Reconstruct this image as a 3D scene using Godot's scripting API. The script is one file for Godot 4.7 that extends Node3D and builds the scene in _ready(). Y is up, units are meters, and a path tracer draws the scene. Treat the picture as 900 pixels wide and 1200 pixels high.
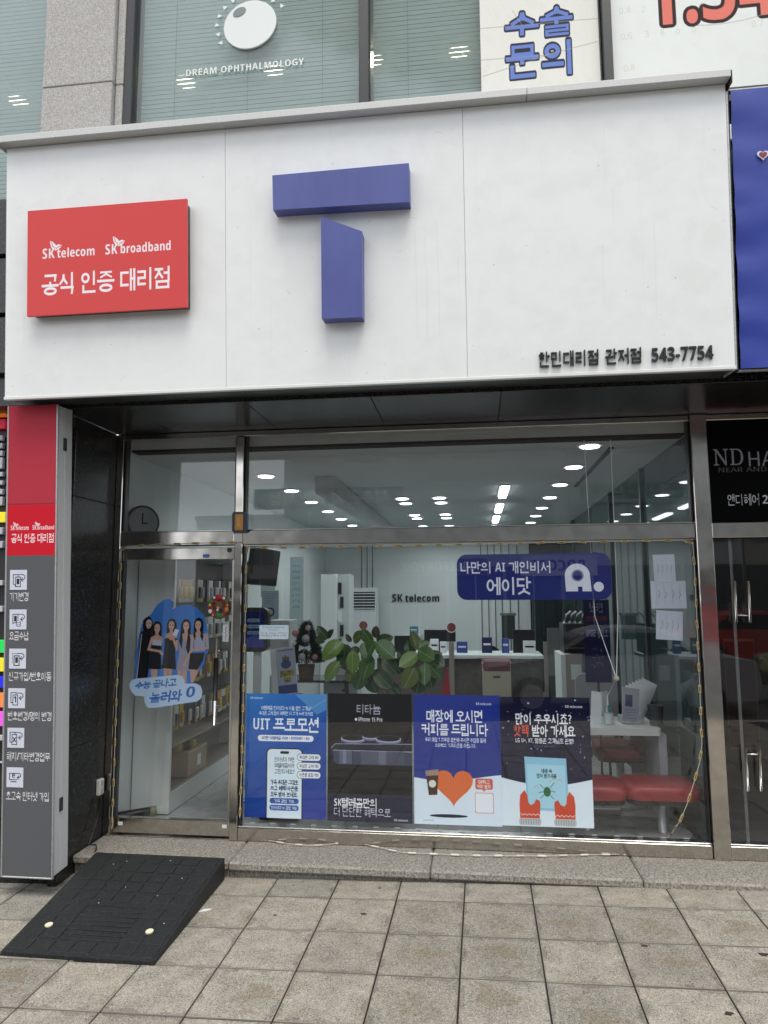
extends Node3D
# A phone shop front on a city pavement under an overcast sky.

const FPX := 831.0
const EYE := Vector3(0, 1.812, 0)
const GZ := -5.11          # plane of the shop glazing
const CEIL := 2.95
var cam_basis: Basis
var rng := RandomNumberGenerator.new()
var mats := {}
var taken := {}
var fascia_basis: Basis
var fascia_origin := Vector3(-2.912, 3.045, -4.02)


func _ready() -> void:
	rng.seed = 77
	cam_basis = Basis.from_euler(Vector3(deg_to_rad(6.709), deg_to_rad(7.185), deg_to_rad(-0.287)))
	fascia_basis = Basis(Vector3.RIGHT, atan2(0.12, 1.6))
	var cam := Camera3D.new()
	cam.name = "camera"
	cam.fov = rad_to_deg(2.0 * atan(600.0 / FPX))
	cam.near = 0.05
	cam.far = 400.0
	add_child(cam)
	cam.transform = Transform3D(cam_basis, EYE)
	cam.current = true

	var env := Environment.new()
	var sky := ProceduralSkyMaterial.new()
	sky.sky_top_color = Color(0.93, 0.95, 0.98)
	sky.sky_horizon_color = Color(0.86, 0.88, 0.90)
	sky.sky_curve = 0.25
	sky.ground_bottom_color = Color(0.30, 0.30, 0.29)
	sky.ground_horizon_color = Color(0.50, 0.50, 0.49)
	sky.sun_angle_max = 1.0
	env.background_mode = Environment.BG_SKY
	env.sky = Sky.new()
	env.sky.sky_material = sky
	env.background_energy_multiplier = 1.0
	env.tonemap_mode = Environment.TONE_MAPPER_LINEAR
	env.tonemap_exposure = 2.02
	env.sdfgi_enabled = true
	env.ssao_enabled = true
	env.ssil_enabled = true
	var we := WorldEnvironment.new()
	we.name = "environment"
	we.environment = env
	add_child(we)
	var sun := DirectionalLight3D.new()
	sun.name = "sun"
	sun.light_energy = 0.45
	sun.light_angular_distance = 30.0
	sun.light_color = Color(1.0, 0.985, 0.96)
	sun.shadow_enabled = true
	sun.rotation_degrees = Vector3(-66, 14, 0)
	add_child(sun)

	make_materials()
	build_ground()
	build_building()
	build_shopfront()
	build_fascia()
	build_pillar_sign()
	build_neighbours()
	build_upper_floor()
	build_across_street()
	build_glass_prints()
	build_outdoor_things()
	build_interior()


# ---------------------------------------------------------------- pixels to places
func ray(x: float, y: float) -> Vector3:
	return cam_basis * Vector3((x - 450.0) / FPX, (600.0 - y) / FPX, -1.0)

func pz(x: float, y: float, z: float) -> Vector3:
	var d := ray(x, y)
	return EYE + d * (z / d.z)

func py(x: float, y: float, h: float) -> Vector3:
	var d := ray(x, y)
	return EYE + d * ((h - EYE.y) / d.y)

func pf(x: float, y: float, out := 0.0) -> Vector2:      # along and up the leaning fascia, on a plane that stands out from it
	var o := fascia_origin + fascia_basis.z * out
	return plane_uv(x, y, o, fascia_basis)

func ground_y(x: float, z: float) -> float:
	return 0.052 + 0.02246 * x - 0.0246 * (z + 5.5)


# ---------------------------------------------------------------- nodes
func numbered(called: String) -> String:
	var n: int = taken.get(called, 0)
	taken[called] = n + 1
	return called if n == 0 else "%s_%03d" % [called, n]

func thing(called: String, label: String, category: String, at := Vector3.ZERO, group := "") -> Node3D:
	var o := Node3D.new()
	o.name = numbered(called)
	add_child(o)
	o.position = at
	tag(o, label, category, group)
	return o

func tag(o: Node, label: String, category: String, group := "") -> void:
	o.set_meta("label", label)
	o.set_meta("category", category)
	if group != "":
		o.set_meta("group", group)

func setting(called: String) -> Node3D:
	var o := Node3D.new()
	o.name = numbered(called)
	o.set_meta("kind", "structure")
	add_child(o)
	return o

func part(parent: Node, called: String, mesh: Mesh, m: Material, at := Vector3.ZERO, b := Basis.IDENTITY) -> MeshInstance3D:
	var o := MeshInstance3D.new()
	o.name = called
	o.mesh = mesh
	o.material_override = m
	parent.add_child(o, true)
	o.transform = Transform3D(b, at)
	return o

func single(called: String, mesh: Mesh, m: Material, label: String, category: String, at := Vector3.ZERO, b := Basis.IDENTITY, group := "") -> MeshInstance3D:
	var o := part(self, numbered(called), mesh, m, at, b)
	tag(o, label, category, group)
	return o


# ---------------------------------------------------------------- shapes
var box_cache := {}

func quad(st: SurfaceTool, a: Vector3, b: Vector3, c: Vector3, d: Vector3, uv := []) -> void:
	# corners run counter-clockwise seen from the front
	var n := (b - a).cross(c - a).normalized()
	var p := [a, b, c, d]
	for i in [0, 2, 1, 0, 3, 2]:
		st.set_normal(n)
		st.set_uv(uv[i] if uv.size() else Vector2(0.5, 0.5))
		st.add_vertex(p[i])

func tri(st: SurfaceTool, a: Vector3, b: Vector3, c: Vector3, uv := []) -> void:
	var n := (b - a).cross(c - a).normalized()
	var p := [a, b, c]
	for i in [0, 2, 1]:
		st.set_normal(n)
		st.set_uv(uv[i] if uv.size() else Vector2(0.5, 0.5))
		st.add_vertex(p[i])

func starts() -> SurfaceTool:
	var st := SurfaceTool.new()
	st.begin(Mesh.PRIMITIVE_TRIANGLES)
	return st

# chamfered box centred on the origin
func cbox(size: Vector3, bevel := 0.004) -> ArrayMesh:
	var key := "%.4f_%.4f_%.4f_%.4f" % [size.x, size.y, size.z, bevel]
	if box_cache.has(key):
		return box_cache[key]
	var st := starts()
	add_cbox(st, Transform3D.IDENTITY, size, bevel)
	var m := st.commit()
	box_cache[key] = m
	return m

func add_cbox(st: SurfaceTool, t: Transform3D, size: Vector3, bevel := 0.004) -> void:
	var h := size * 0.5
	var e: float = min(bevel, min(h.x, min(h.y, h.z)) * 0.6)
	var ax := [Vector3.RIGHT, Vector3.UP, Vector3.BACK]
	for i in 3:
		var j := (i + 1) % 3
		var k := (i + 2) % 3
		for s in [-1.0, 1.0]:
			var c: Vector3 = ax[i] * h[i] * s
			var u: Vector3 = ax[j] * (h[j] - e)
			var v: Vector3 = ax[k] * (h[k] - e) * s
			quad(st, t * (c - u - v), t * (c + u - v), t * (c + u + v), t * (c - u + v), [Vector2(0, 1), Vector2(1, 1), Vector2(1, 0), Vector2(0, 0)])
		for s in [-1.0, 1.0]:      # edges that run along axis i
			for r in [-1.0, 1.0]:
				var a1: Vector3 = ax[j] * h[j] * s + ax[k] * (h[k] - e) * r
				var a2: Vector3 = ax[j] * (h[j] - e) * s + ax[k] * h[k] * r
				var l: Vector3 = ax[i] * (h[i] - e)
				edge_quad(st, t, a1, a2, l)
	for sx in [-1.0, 1.0]:
		for sy in [-1.0, 1.0]:
			for sz in [-1.0, 1.0]:
				var a := Vector3(sx * h.x, sy * (h.y - e), sz * (h.z - e))
				var b := Vector3(sx * (h.x - e), sy * h.y, sz * (h.z - e))
				var c := Vector3(sx * (h.x - e), sy * (h.y - e), sz * h.z)
				if (b - a).cross(c - a).dot(a) > 0:
					tri(st, t * a, t * b, t * c)
				else:
					tri(st, t * a, t * c, t * b)

func edge_quad(st: SurfaceTool, t: Transform3D, a1: Vector3, a2: Vector3, l: Vector3) -> void:
	if ((a1 + l) - (a1 - l)).cross(a2 + l - (a1 - l)).dot(a1 + a2) > 0:
		quad(st, t * (a1 - l), t * (a1 + l), t * (a2 + l), t * (a2 - l))
	else:
		quad(st, t * (a1 + l), t * (a1 - l), t * (a2 - l), t * (a2 + l))

# sheet in the xy plane, centred, facing +z, with the print on the front face
func sheet(w: float, h: float, thick := 0.001, mirror := false, curl := 0.0, seed_n := 0) -> ArrayMesh:
	var st := starts()
	var nx := 1 if curl == 0.0 else 8
	var ny := 1 if curl == 0.0 else 10
	var f := func(i: int, j: int, back: float) -> Vector3:
		var u := float(i) / nx
		var v := float(j) / ny
		var z := 0.0
		if curl != 0.0:
			z = curl * (sin(u * 7.0 + seed_n) * sin(v * 5.0 + seed_n * 1.7) + 0.6 * sin(u * 13.0 + v * 9.0 + seed_n * 0.6))
		return Vector3((u - 0.5) * w, (0.5 - v) * h, z - back)
	for i in nx:
		for j in ny:
			var uv := []
			for q in [[0, 1], [1, 1], [1, 0], [0, 0]]:
				var uu := float(i + q[0]) / nx
				uv.append(Vector2(1.0 - uu if mirror else uu, float(j + q[1]) / ny))
			quad(st, f.call(i, j + 1, 0.0), f.call(i + 1, j + 1, 0.0), f.call(i + 1, j, 0.0), f.call(i, j, 0.0), uv)
			quad(st, f.call(i, j, thick), f.call(i + 1, j, thick), f.call(i + 1, j + 1, thick), f.call(i, j + 1, thick), [Vector2(0.02, 0.02), Vector2(0.02, 0.02), Vector2(0.02, 0.02), Vector2(0.02, 0.02)])
	return st.commit()

# flat outline (counter-clockwise or not), extruded towards +z from 0 to thick; uv spans the given rect, y down
func prism(pts: PackedVector2Array, thick: float, uvrect := Rect2(0, 0, 1, 1)) -> ArrayMesh:
	var st := starts()
	add_prism(st, Transform3D.IDENTITY, pts, thick, uvrect)
	return st.commit()

func add_prism(st: SurfaceTool, t: Transform3D, pts: PackedVector2Array, thick: float, uvrect := Rect2(0, 0, 1, 1)) -> void:
	if Geometry2D.is_polygon_clockwise(pts):
		pts.reverse()
	var idx := Geometry2D.triangulate_polygon(pts)
	var uvof := func(p: Vector2) -> Vector2:
		return Vector2((p.x - uvrect.position.x) / uvrect.size.x, 1.0 - (p.y - uvrect.position.y) / uvrect.size.y)
	for i in range(0, idx.size(), 3):
		var a := pts[idx[i]]
		var b := pts[idx[i + 1]]
		var c := pts[idx[i + 2]]
		if (b - a).cross(c - a) < 0:
			var q := b
			b = c
			c = q
		tri(st, t * Vector3(a.x, a.y, thick), t * Vector3(b.x, b.y, thick), t * Vector3(c.x, c.y, thick), [uvof.call(a), uvof.call(b), uvof.call(c)])
		tri(st, t * Vector3(a.x, a.y, 0), t * Vector3(c.x, c.y, 0), t * Vector3(b.x, b.y, 0), [uvof.call(a), uvof.call(c), uvof.call(b)])
	for i in pts.size():
		var a := pts[i]
		var b := pts[(i + 1) % pts.size()]
		quad(st, t * Vector3(a.x, a.y, 0), t * Vector3(b.x, b.y, 0), t * Vector3(b.x, b.y, thick), t * Vector3(a.x, a.y, thick), [uvof.call(a), uvof.call(b), uvof.call(b), uvof.call(a)])

func tube(path: PackedVector3Array, r0: float, r1 := -1.0, sides := 6) -> ArrayMesh:
	var st := starts()
	add_tube(st, path, r0, r1, sides)
	st.generate_normals()
	return st.commit()

func add_tube(st: SurfaceTool, path: PackedVector3Array, r0: float, r1 := -1.0, sides := 6) -> void:
	if r1 < 0.0:
		r1 = r0
	var rings := []
	for i in path.size():
		var t := (path[mini(i + 1, path.size() - 1)] - path[maxi(i - 1, 0)]).normalized()
		var u := t.cross(Vector3.UP if absf(t.y) < 0.9 else Vector3.RIGHT).normalized()
		var v := t.cross(u)
		var r := lerpf(r0, r1, float(i) / maxi(path.size() - 1, 1))
		var ring := []
		for k in sides:
			var a := TAU * k / sides
			ring.append(path[i] + (u * cos(a) + v * sin(a)) * r)
		rings.append(ring)
	st.set_smooth_group(1)
	for i in path.size() - 1:
		for k in sides:
			var k2 := (k + 1) % sides
			for p in [rings[i][k], rings[i + 1][k], rings[i + 1][k2], rings[i][k], rings[i + 1][k2], rings[i][k2]]:
				st.set_uv(Vector2.ZERO)
				st.add_vertex(p)
	for e in [0, path.size() - 1]:
		for k in range(1, sides - 1):
			var tri3 := [rings[e][0], rings[e][k + 1], rings[e][k]] if e == 0 else [rings[e][0], rings[e][k], rings[e][k + 1]]
			for p in tri3:
				st.set_uv(Vector2.ZERO)
				st.add_vertex(p)

func disc_mesh(r: float, h: float, sides := 20) -> CylinderMesh:
	var c := CylinderMesh.new()
	c.top_radius = r
	c.bottom_radius = r
	c.height = h
	c.radial_segments = sides
	c.rings = 1
	return c

func ball(r: float) -> SphereMesh:
	var s := SphereMesh.new()
	s.radius = r
	s.height = 2.0 * r
	s.radial_segments = 16
	s.rings = 8
	return s

# box whose front face covers a pixel rectangle on the plane z and which runs back by depth
func bz(x0: float, y0: float, x1: float, y1: float, z: float, depth: float, bevel := 0.004) -> Array:
	var a := pz(x0, y0, z)
	var b := pz(x1, y1, z)
	var size := Vector3(absf(b.x - a.x), absf(a.y - b.y), depth)
	return [cbox(size, bevel), Vector3((a.x + b.x) / 2.0, (a.y + b.y) / 2.0, z - depth / 2.0), size]

func span(a: Vector3, b: Vector3, bevel := 0.004) -> Array:     # box between two corners
	return [cbox((b - a).abs(), bevel), (a + b) * 0.5]

func add_span(st: SurfaceTool, a: Vector3, b: Vector3, bevel := 0.003) -> void:
	add_cbox(st, Transform3D(Basis.IDENTITY, (a + b) * 0.5), (b - a).abs(), bevel)

func round_rect(w: float, h: float, r: float, n := 6) -> PackedVector2Array:
	var p := PackedVector2Array()
	for c in [[w / 2 - r, h / 2 - r, 0.0], [-w / 2 + r, h / 2 - r, 0.5], [-w / 2 + r, -h / 2 + r, 1.0], [w / 2 - r, -h / 2 + r, 1.5]]:
		for i in n + 1:
			var a: float = PI * (c[2] + 0.5 * i / n)
			p.append(Vector2(c[0] + cos(a) * r, c[1] + sin(a) * r))
	return p

func ellipse(cx: float, cy: float, rx: float, ry: float, rot := 0.0, n := 28) -> PackedVector2Array:
	var p := PackedVector2Array()
	for i in n:
		var a := TAU * i / n
		p.append(Vector2(cx, cy) + Vector2(cos(a) * rx, sin(a) * ry).rotated(rot))
	return p


# ---------------------------------------------------------------- materials
func lin(r: float, g: float, b: float) -> Color:
	return Color(r, g, b).linear_to_srgb()

func mat(key: String, c: Color, rough := 0.6, metal := 0.0, spec := 0.5) -> StandardMaterial3D:
	if mats.has(key):
		return mats[key]
	var m := StandardMaterial3D.new()
	m.resource_name = key
	m.albedo_color = c
	m.roughness = rough
	m.metallic = metal
	m.metallic_specular = spec
	mats[key] = m
	return m

func noise_tex(freq: float, ramp: Array, size := 512, seed_n := 1, octaves := 3, kind := FastNoiseLite.TYPE_SIMPLEX_SMOOTH) -> NoiseTexture2D:
	var n := FastNoiseLite.new()
	n.seed = seed_n
	n.frequency = freq
	n.noise_type = kind
	n.fractal_octaves = octaves
	var t := NoiseTexture2D.new()
	t.width = size
	t.height = size
	t.seamless = true
	t.noise = n
	if ramp.size():
		var g := Gradient.new()
		var off := PackedFloat32Array()
		var col := PackedColorArray()
		for r in ramp:
			off.append(r[0])
			col.append(r[1])
		g.offsets = off
		g.colors = col
		t.color_ramp = g
	return t

# world-mapped grain; per_metre repeats of the texture in a metre
func granite(key: String, freq: float, ramp: Array, per_metre: float, rough: float) -> StandardMaterial3D:
	var m := grain(key, freq, ramp, per_metre, rough)
	var n: FastNoiseLite = m.albedo_texture.noise
	n.noise_type = FastNoiseLite.TYPE_CELLULAR
	n.cellular_return_type = FastNoiseLite.RETURN_CELL_VALUE
	n.fractal_type = FastNoiseLite.FRACTAL_FBM
	n.fractal_octaves = 2
	return m

func grain(key: String, freq: float, ramp: Array, per_metre: float, rough := 0.6, metal := 0.0, octaves := 3, seed_n := 1) -> StandardMaterial3D:
	var m := mat(key, Color.WHITE, rough, metal)
	m.albedo_texture = noise_tex(freq, ramp, 512, seed_n, octaves)
	m.uv1_triplanar = true
	m.uv1_world_triplanar = true
	m.uv1_scale = Vector3.ONE * per_metre
	return m

func print_mat(key: String, im: Image, rough := 0.45) -> StandardMaterial3D:
	var m := mat(key, Color.WHITE, rough)
	m.albedo_texture = ImageTexture.create_from_image(im)
	m.metallic_specular = 0.18
	m.texture_repeat = false
	return m

func glass(key: String, alpha := 0.02) -> StandardMaterial3D:
	var m := mat(key, Color(0.75, 0.85, 0.82, alpha), 0.0)
	m.transparency = BaseMaterial3D.TRANSPARENCY_ALPHA
	return m

func make_materials() -> void:
	grain("white_panel", 0.02, [[0.2, lin(0.765, 0.775, 0.77)], [0.6, lin(0.785, 0.795, 0.79)], [0.9, lin(0.79, 0.80, 0.795)]], 0.5, 0.40, 0.0, 5)
	granite("black_granite", 0.16, [[0.2, lin(0.005, 0.005, 0.006)], [0.6, lin(0.013, 0.013, 0.013)], [0.8, lin(0.03, 0.03, 0.029)], [0.97, lin(0.075, 0.075, 0.07)]], 1.5, 0.26)
	granite("grey_granite", 0.20, [[0.2, lin(0.27, 0.255, 0.24)], [0.42, lin(0.36, 0.345, 0.325)], [0.6, lin(0.40, 0.385, 0.365)], [0.9, lin(0.51, 0.495, 0.47)]], 1.6, 0.75)
	granite("step_granite", 0.20, [[0.15, lin(0.11, 0.10, 0.083)], [0.42, lin(0.215, 0.20, 0.17)], [0.6, lin(0.255, 0.238, 0.207)], [0.9, lin(0.38, 0.355, 0.31)]], 1.25, 0.8)
	var steel := grain("steel", 0.02, [[0.2, lin(0.52, 0.49, 0.45)], [0.8, lin(0.60, 0.57, 0.53)]], 0.8, 0.13, 1.0, 4)
	steel.normal_enabled = true
	var bumps := noise_tex(0.006, [], 512, 9, 2)
	bumps.as_normal_map = true
	bumps.bump_strength = 2.2
	steel.normal_texture = bumps
	steel.normal_scale = 0.45
	mat("steel_bright", lin(0.62, 0.61, 0.59), 0.25, 1.0)
	grain("alu", 0.05, [[0.2, lin(0.40, 0.41, 0.41)], [0.8, lin(0.52, 0.53, 0.53)]], 1.5, 0.45, 0.6, 4)
	mat("case_grey", lin(0.48, 0.49, 0.49), 0.5)
	grain("alu_cap", 0.12, [[0.3, lin(0.53, 0.53, 0.52)], [0.7, lin(0.58, 0.58, 0.57)]], 1.2, 0.5, 0.2, 3)
	grain("rubber", 0.06, [[0.2, lin(0.005, 0.0055, 0.006)], [0.5, lin(0.009, 0.010, 0.011)], [0.72, lin(0.016, 0.017, 0.018)], [0.9, lin(0.040, 0.040, 0.039)]], 1.4, 0.62, 0.0, 5)
	mat("joint", lin(0.016, 0.014, 0.012), 0.95)
	grain("asphalt", 0.3, [[0.2, lin(0.03, 0.03, 0.03)], [0.8, lin(0.08, 0.08, 0.078)]], 1.2, 0.9, 0.0, 3)
	mat("dark_frame", lin(0.02, 0.022, 0.024), 0.4)
	mat("black", lin(0.008, 0.008, 0.009), 0.4)
	mat("white", lin(0.72, 0.73, 0.72), 0.5)
	mat("interior_white", lin(0.63, 0.68, 0.665), 0.6)
	mat("ceiling_white", lin(0.50, 0.54, 0.53), 0.8)
	mat("paper", lin(0.70, 0.72, 0.74), 0.8)
	glass("pane_glass", 0.002)
	var lamp := mat("lamp_glow", Color.WHITE, 0.5)
	lamp.emission_enabled = true
	lamp.emission = Color(0.94, 0.98, 1.0)
	lamp.emission_energy_multiplier = 3.0


# ---------------------------------------------------------------- lettering
# Hangul is put together from strokes; Latin letters and digits come from the font. All as convex outlines, em = 1, y down.
const CONS := ["ㄱ", "ㄲ", "ㄴ", "ㄷ", "ㄸ", "ㄹ", "ㅁ", "ㅂ", "ㅃ", "ㅅ", "ㅆ", "ㅇ", "ㅈ", "ㅉ", "ㅊ", "ㅋ", "ㅌ", "ㅍ", "ㅎ"]
const ENDS := ["", "ㄱ", "ㄲ", "ㄱㅅ", "ㄴ", "ㄴㅈ", "ㄴㅎ", "ㄷ", "ㄹ", "ㄹㄱ", "ㄹㅁ", "ㄹㅂ", "ㄹㅅ", "ㄹㅌ", "ㄹㅍ", "ㄹㅎ", "ㅁ", "ㅂ", "ㅂㅅ", "ㅅ", "ㅆ", "ㅇ", "ㅈ", "ㅊ", "ㅋ", "ㅌ", "ㅍ", "ㅎ"]
const PAIR := {"ㄲ": "ㄱㄱ", "ㄸ": "ㄷㄷ", "ㅃ": "ㅂㅂ", "ㅆ": "ㅅㅅ", "ㅉ": "ㅈㅈ"}
const JAMO := {
	"ㄱ": [[0, 0, 1, 0, 0.94, 1]], "ㄴ": [[0, 0, 0, 1, 1, 1]], "ㄷ": [[1, 0, 0, 0, 0, 1, 1, 1]],
	"ㄹ": [[0, 0, 1, 0, 1, 0.5, 0, 0.5, 0, 1, 1, 1]], "ㅁ": [[0, 0, 1, 0, 1, 1, 0, 1, 0, 0]],
	"ㅂ": [[0, 0, 0, 1, 1, 1, 1, 0], [0, 0.5, 1, 0.5]], "ㅅ": [[0.5, 0, 0.42, 0.5, 0, 1], [0.5, 0, 0.58, 0.5, 1, 1]],
	"ㅈ": [[0, 0, 1, 0], [0.5, 0, 0.42, 0.5, 0, 1], [0.5, 0.1, 0.6, 0.5, 1, 1]],
	"ㅊ": [[0.3, 0, 0.7, 0], [0, 0.27, 1, 0.27], [0.5, 0.27, 0.42, 0.62, 0, 1], [0.5, 0.35, 0.6, 0.62, 1, 1]],
	"ㅋ": [[0, 0, 1, 0, 0.94, 1], [0, 0.48, 0.97, 0.48]], "ㅌ": [[1, 0, 0, 0, 0, 1, 1, 1], [0, 0.5, 1, 0.5]],
	"ㅍ": [[0, 0, 1, 0], [0, 1, 1, 1], [0.27, 0, 0.27, 1], [0.73, 0, 0.73, 1]], "ㅎ": [[0.28, -0.06, 0.72, -0.06], [0, 0.29, 1, 0.29]],
}
# vowel -> [strokes lying under the consonant in a 0..1 box, upright strokes beside it in a 0..1 box]
const VOWEL := [
	[[], [[0.3, 0, 0.3, 1], [0.3, 0.45, 1, 0.45]]], [[], [[0.15, 0, 0.15, 1], [0.85, 0, 0.85, 1], [0.15, 0.45, 0.85, 0.45]]],
	[[], [[0.3, 0, 0.3, 1], [0.3, 0.33, 1, 0.33], [0.3, 0.6, 1, 0.6]]], [[], [[0.15, 0, 0.15, 1], [0.85, 0, 0.85, 1], [0.15, 0.33, 0.85, 0.33], [0.15, 0.6, 0.85, 0.6]]],
	[[], [[0.8, 0, 0.8, 1], [0, 0.45, 0.8, 0.45]]], [[], [[0.45, 0, 0.45, 1], [1, 0, 1, 1], [-0.1, 0.45, 0.45, 0.45]]],
	[[], [[0.8, 0, 0.8, 1], [0, 0.3, 0.8, 0.3], [0, 0.58, 0.8, 0.58]]], [[], [[0.45, 0, 0.45, 1], [1, 0, 1, 1], [-0.1, 0.3, 0.45, 0.3], [-0.1, 0.58, 0.45, 0.58]]],
	[[[0, 1, 1, 1], [0.5, 0, 0.5, 1]], []], [[[0, 1, 1, 1], [0.5, 0, 0.5, 1]], [[0.3, 0, 0.3, 1], [0.3, 0.45, 1, 0.45]]],
	[[[0, 1, 1, 1], [0.5, 0, 0.5, 1]], [[0.15, 0, 0.15, 1], [0.85, 0, 0.85, 1], [0.15, 0.45, 0.85, 0.45]]], [[[0, 1, 1, 1], [0.5, 0, 0.5, 1]], [[0.6, 0, 0.6, 1]]],
	[[[0, 1, 1, 1], [0.3, 0, 0.3, 1], [0.7, 0, 0.7, 1]], []], [[[0, 0, 1, 0], [0.5, 0, 0.5, 1]], []],
	[[[0, 0, 1, 0], [0.5, 0, 0.5, 1]], [[0.8, 0, 0.8, 1], [0.1, 0.62, 0.8, 0.62]]], [[[0, 0, 1, 0], [0.5, 0, 0.5, 1]], [[0.45, 0, 0.45, 1], [1, 0, 1, 1], [0, 0.62, 0.45, 0.62]]],
	[[[0, 0, 1, 0], [0.5, 0, 0.5, 1]], [[0.6, 0, 0.6, 1]]], [[[0, 0, 1, 0], [0.3, 0, 0.3, 1], [0.7, 0, 0.7, 1]], []],
	[[[0, 0.5, 1, 0.5]], []], [[[0, 0.6, 1, 0.6]], [[0.6, 0, 0.6, 1]]], [[], [[0.6, 0, 0.6, 1]]],
]
var latin_cache := {}
var latin_fonts := {}

func stroke(out: Array, pts: PackedVector2Array, t: float, shut := false) -> void:
	for i in pts.size() - 1:
		var a := pts[i]
		var b := pts[i + 1]
		if a.distance_to(b) < 1e-5:
			continue
		var d := (b - a).normalized() * t * 0.5
		var n := Vector2(-d.y, d.x)
		var e0 := d if not shut else d * 0.3
		out.append(PackedVector2Array([a - e0 + n, b + e0 + n, b + e0 - n, a - e0 - n]))

func jamo_strokes(out: Array, j: String, r: Rect2, t: float) -> void:
	if PAIR.has(j):
		j = PAIR[j]
	if j.length() == 2:
		var w := r.size.x * 0.5 - t * 0.55
		jamo_strokes(out, j[0], Rect2(r.position, Vector2(w, r.size.y)), t)
		jamo_strokes(out, j[1], Rect2(r.position + Vector2(r.size.x - w, 0), Vector2(w, r.size.y)), t)
		return
	var bars: float = {"ㅎ": 0.23, "ㅊ": 0.22, "ㄹ": 0.30, "ㅂ": 0.34, "ㅌ": 0.30, "ㅍ": 0.36, "ㅁ": 0.42, "ㅋ": 0.34, "ㅈ": 0.34, "ㅇ": 0.42}.get(j, 0.5)
	t = minf(t, r.size.y * bars + 0.012)
	if j == "ㅇ" or j == "ㅎ":
		var c := r
		if j == "ㅎ":
			c = Rect2(r.position + Vector2(r.size.x * 0.12, r.size.y * 0.60), Vector2(r.size.x * 0.76, r.size.y * 0.44))
		var pts := PackedVector2Array()
		for i in 21:
			var a := TAU * i / 20.0
			pts.append(c.get_center() + Vector2(cos(a) * c.size.x * 0.5, sin(a) * c.size.y * 0.5))
		stroke(out, pts, t, true)
		if j == "ㅇ":
			return
	for s in JAMO[j]:
		var pts := PackedVector2Array()
		for i in range(0, s.size(), 2):
			pts.append(r.position + Vector2(s[i], s[i + 1]) * r.size)
		stroke(out, pts, t)

func hangul(c: int, t: float) -> Array:
	var out := []
	var k := c - 0xAC00
	var l := k / 588
	var v := (k % 588) / 28
	var e := k % 28
	var under: Array = VOWEL[v][0]
	var beside: Array = VOWEL[v][1]
	var fin := e > 0
	var h := t * 0.5
	var rc: Rect2
	var ru := Rect2()
	var rb := Rect2()
	if under.is_empty():
		rc = Rect2(0.05, 0.12, 0.44, 0.63) if not fin else Rect2(0.05, 0.06, 0.44, 0.42)
		rb = Rect2(0.64, 0.03, 0.30, 0.94) if not fin else Rect2(0.64, 0.02, 0.30, 0.57)
	elif beside.is_empty():
		rc = Rect2(0.17, 0.08, 0.66, 0.37) if not fin else Rect2(0.16, 0.03, 0.68, 0.27)
		ru = Rect2(0.02, 0.60, 0.96, 0.25) if not fin else Rect2(0.02, 0.42, 0.96, 0.13)
	else:
		rc = Rect2(0.07, 0.08, 0.42, 0.36) if not fin else Rect2(0.07, 0.05, 0.42, 0.24)
		ru = Rect2(0.02, 0.56, 0.58, 0.22) if not fin else Rect2(0.02, 0.40, 0.58, 0.13)
		rb = Rect2(0.70, 0.03, 0.25, 0.94) if not fin else Rect2(0.70, 0.03, 0.25, 0.56)
	jamo_strokes(out, CONS[l], Rect2(rc.position + Vector2(h, h) * 0.6, rc.size - Vector2(h, h) * 0.6), t)
	for s in under:
		stroke(out, PackedVector2Array([ru.position + Vector2(s[0], s[1]) * ru.size, ru.position + Vector2(s[2], s[3]) * ru.size]), t)
	for s in beside:
		stroke(out, PackedVector2Array([rb.position + Vector2(s[0], s[1]) * rb.size, rb.position + Vector2(s[2], s[3]) * rb.size]), t)
	if fin:
		jamo_strokes(out, ENDS[e], Rect2(0.16, 0.685, 0.70, 0.275), t)
	return out

func latin_font(weight: int, face: String) -> SystemFont:
	var k := "%s%d" % [face, weight]
	if not latin_fonts.has(k):
		var f := SystemFont.new()
		f.font_names = PackedStringArray([face])
		f.font_weight = weight
		latin_fonts[k] = f
	return latin_fonts[k]

func latin_mesh(s: String, weight: int, face: String) -> TextMesh:
	var t := TextMesh.new()
	t.font = latin_font(weight, face)
	t.font_size = 64
	t.pixel_size = 1.0 / 64.0
	t.depth = 0.0
	t.curve_step = 1.0
	t.horizontal_alignment = HORIZONTAL_ALIGNMENT_LEFT
	t.text = s
	return t

func latin(s: String, weight := 700, face := "Droid Sans") -> Dictionary:
	var k := "%s|%d|%s" % [s, weight, face]
	if latin_cache.has(k):
		return latin_cache[k]
	var base: float = latin_mesh("H", weight, face).get_aabb().position.y
	var t := latin_mesh(s, weight, face)
	var a := t.get_mesh_arrays()
	var out := []
	if a.size() and a[Mesh.ARRAY_VERTEX] != null:
		var v: PackedVector3Array = a[Mesh.ARRAY_VERTEX]
		var ix: PackedInt32Array = a[Mesh.ARRAY_INDEX]
		for i in range(0, ix.size(), 3):
			var p := PackedVector2Array()
			for q in 3:
				p.append(Vector2(v[ix[i + q]].x, 0.86 - (v[ix[i + q]].y - base) * 1.08))
			if absf((p[1] - p[0]).cross(p[2] - p[0])) > 1e-7:
				out.append(p)
	var wide: float = latin_font(weight, face).get_string_size(s, HORIZONTAL_ALIGNMENT_LEFT, -1, 64).x / 64.0
	latin_cache[k] = {"polys": out, "width": wide}
	return latin_cache[k]

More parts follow.
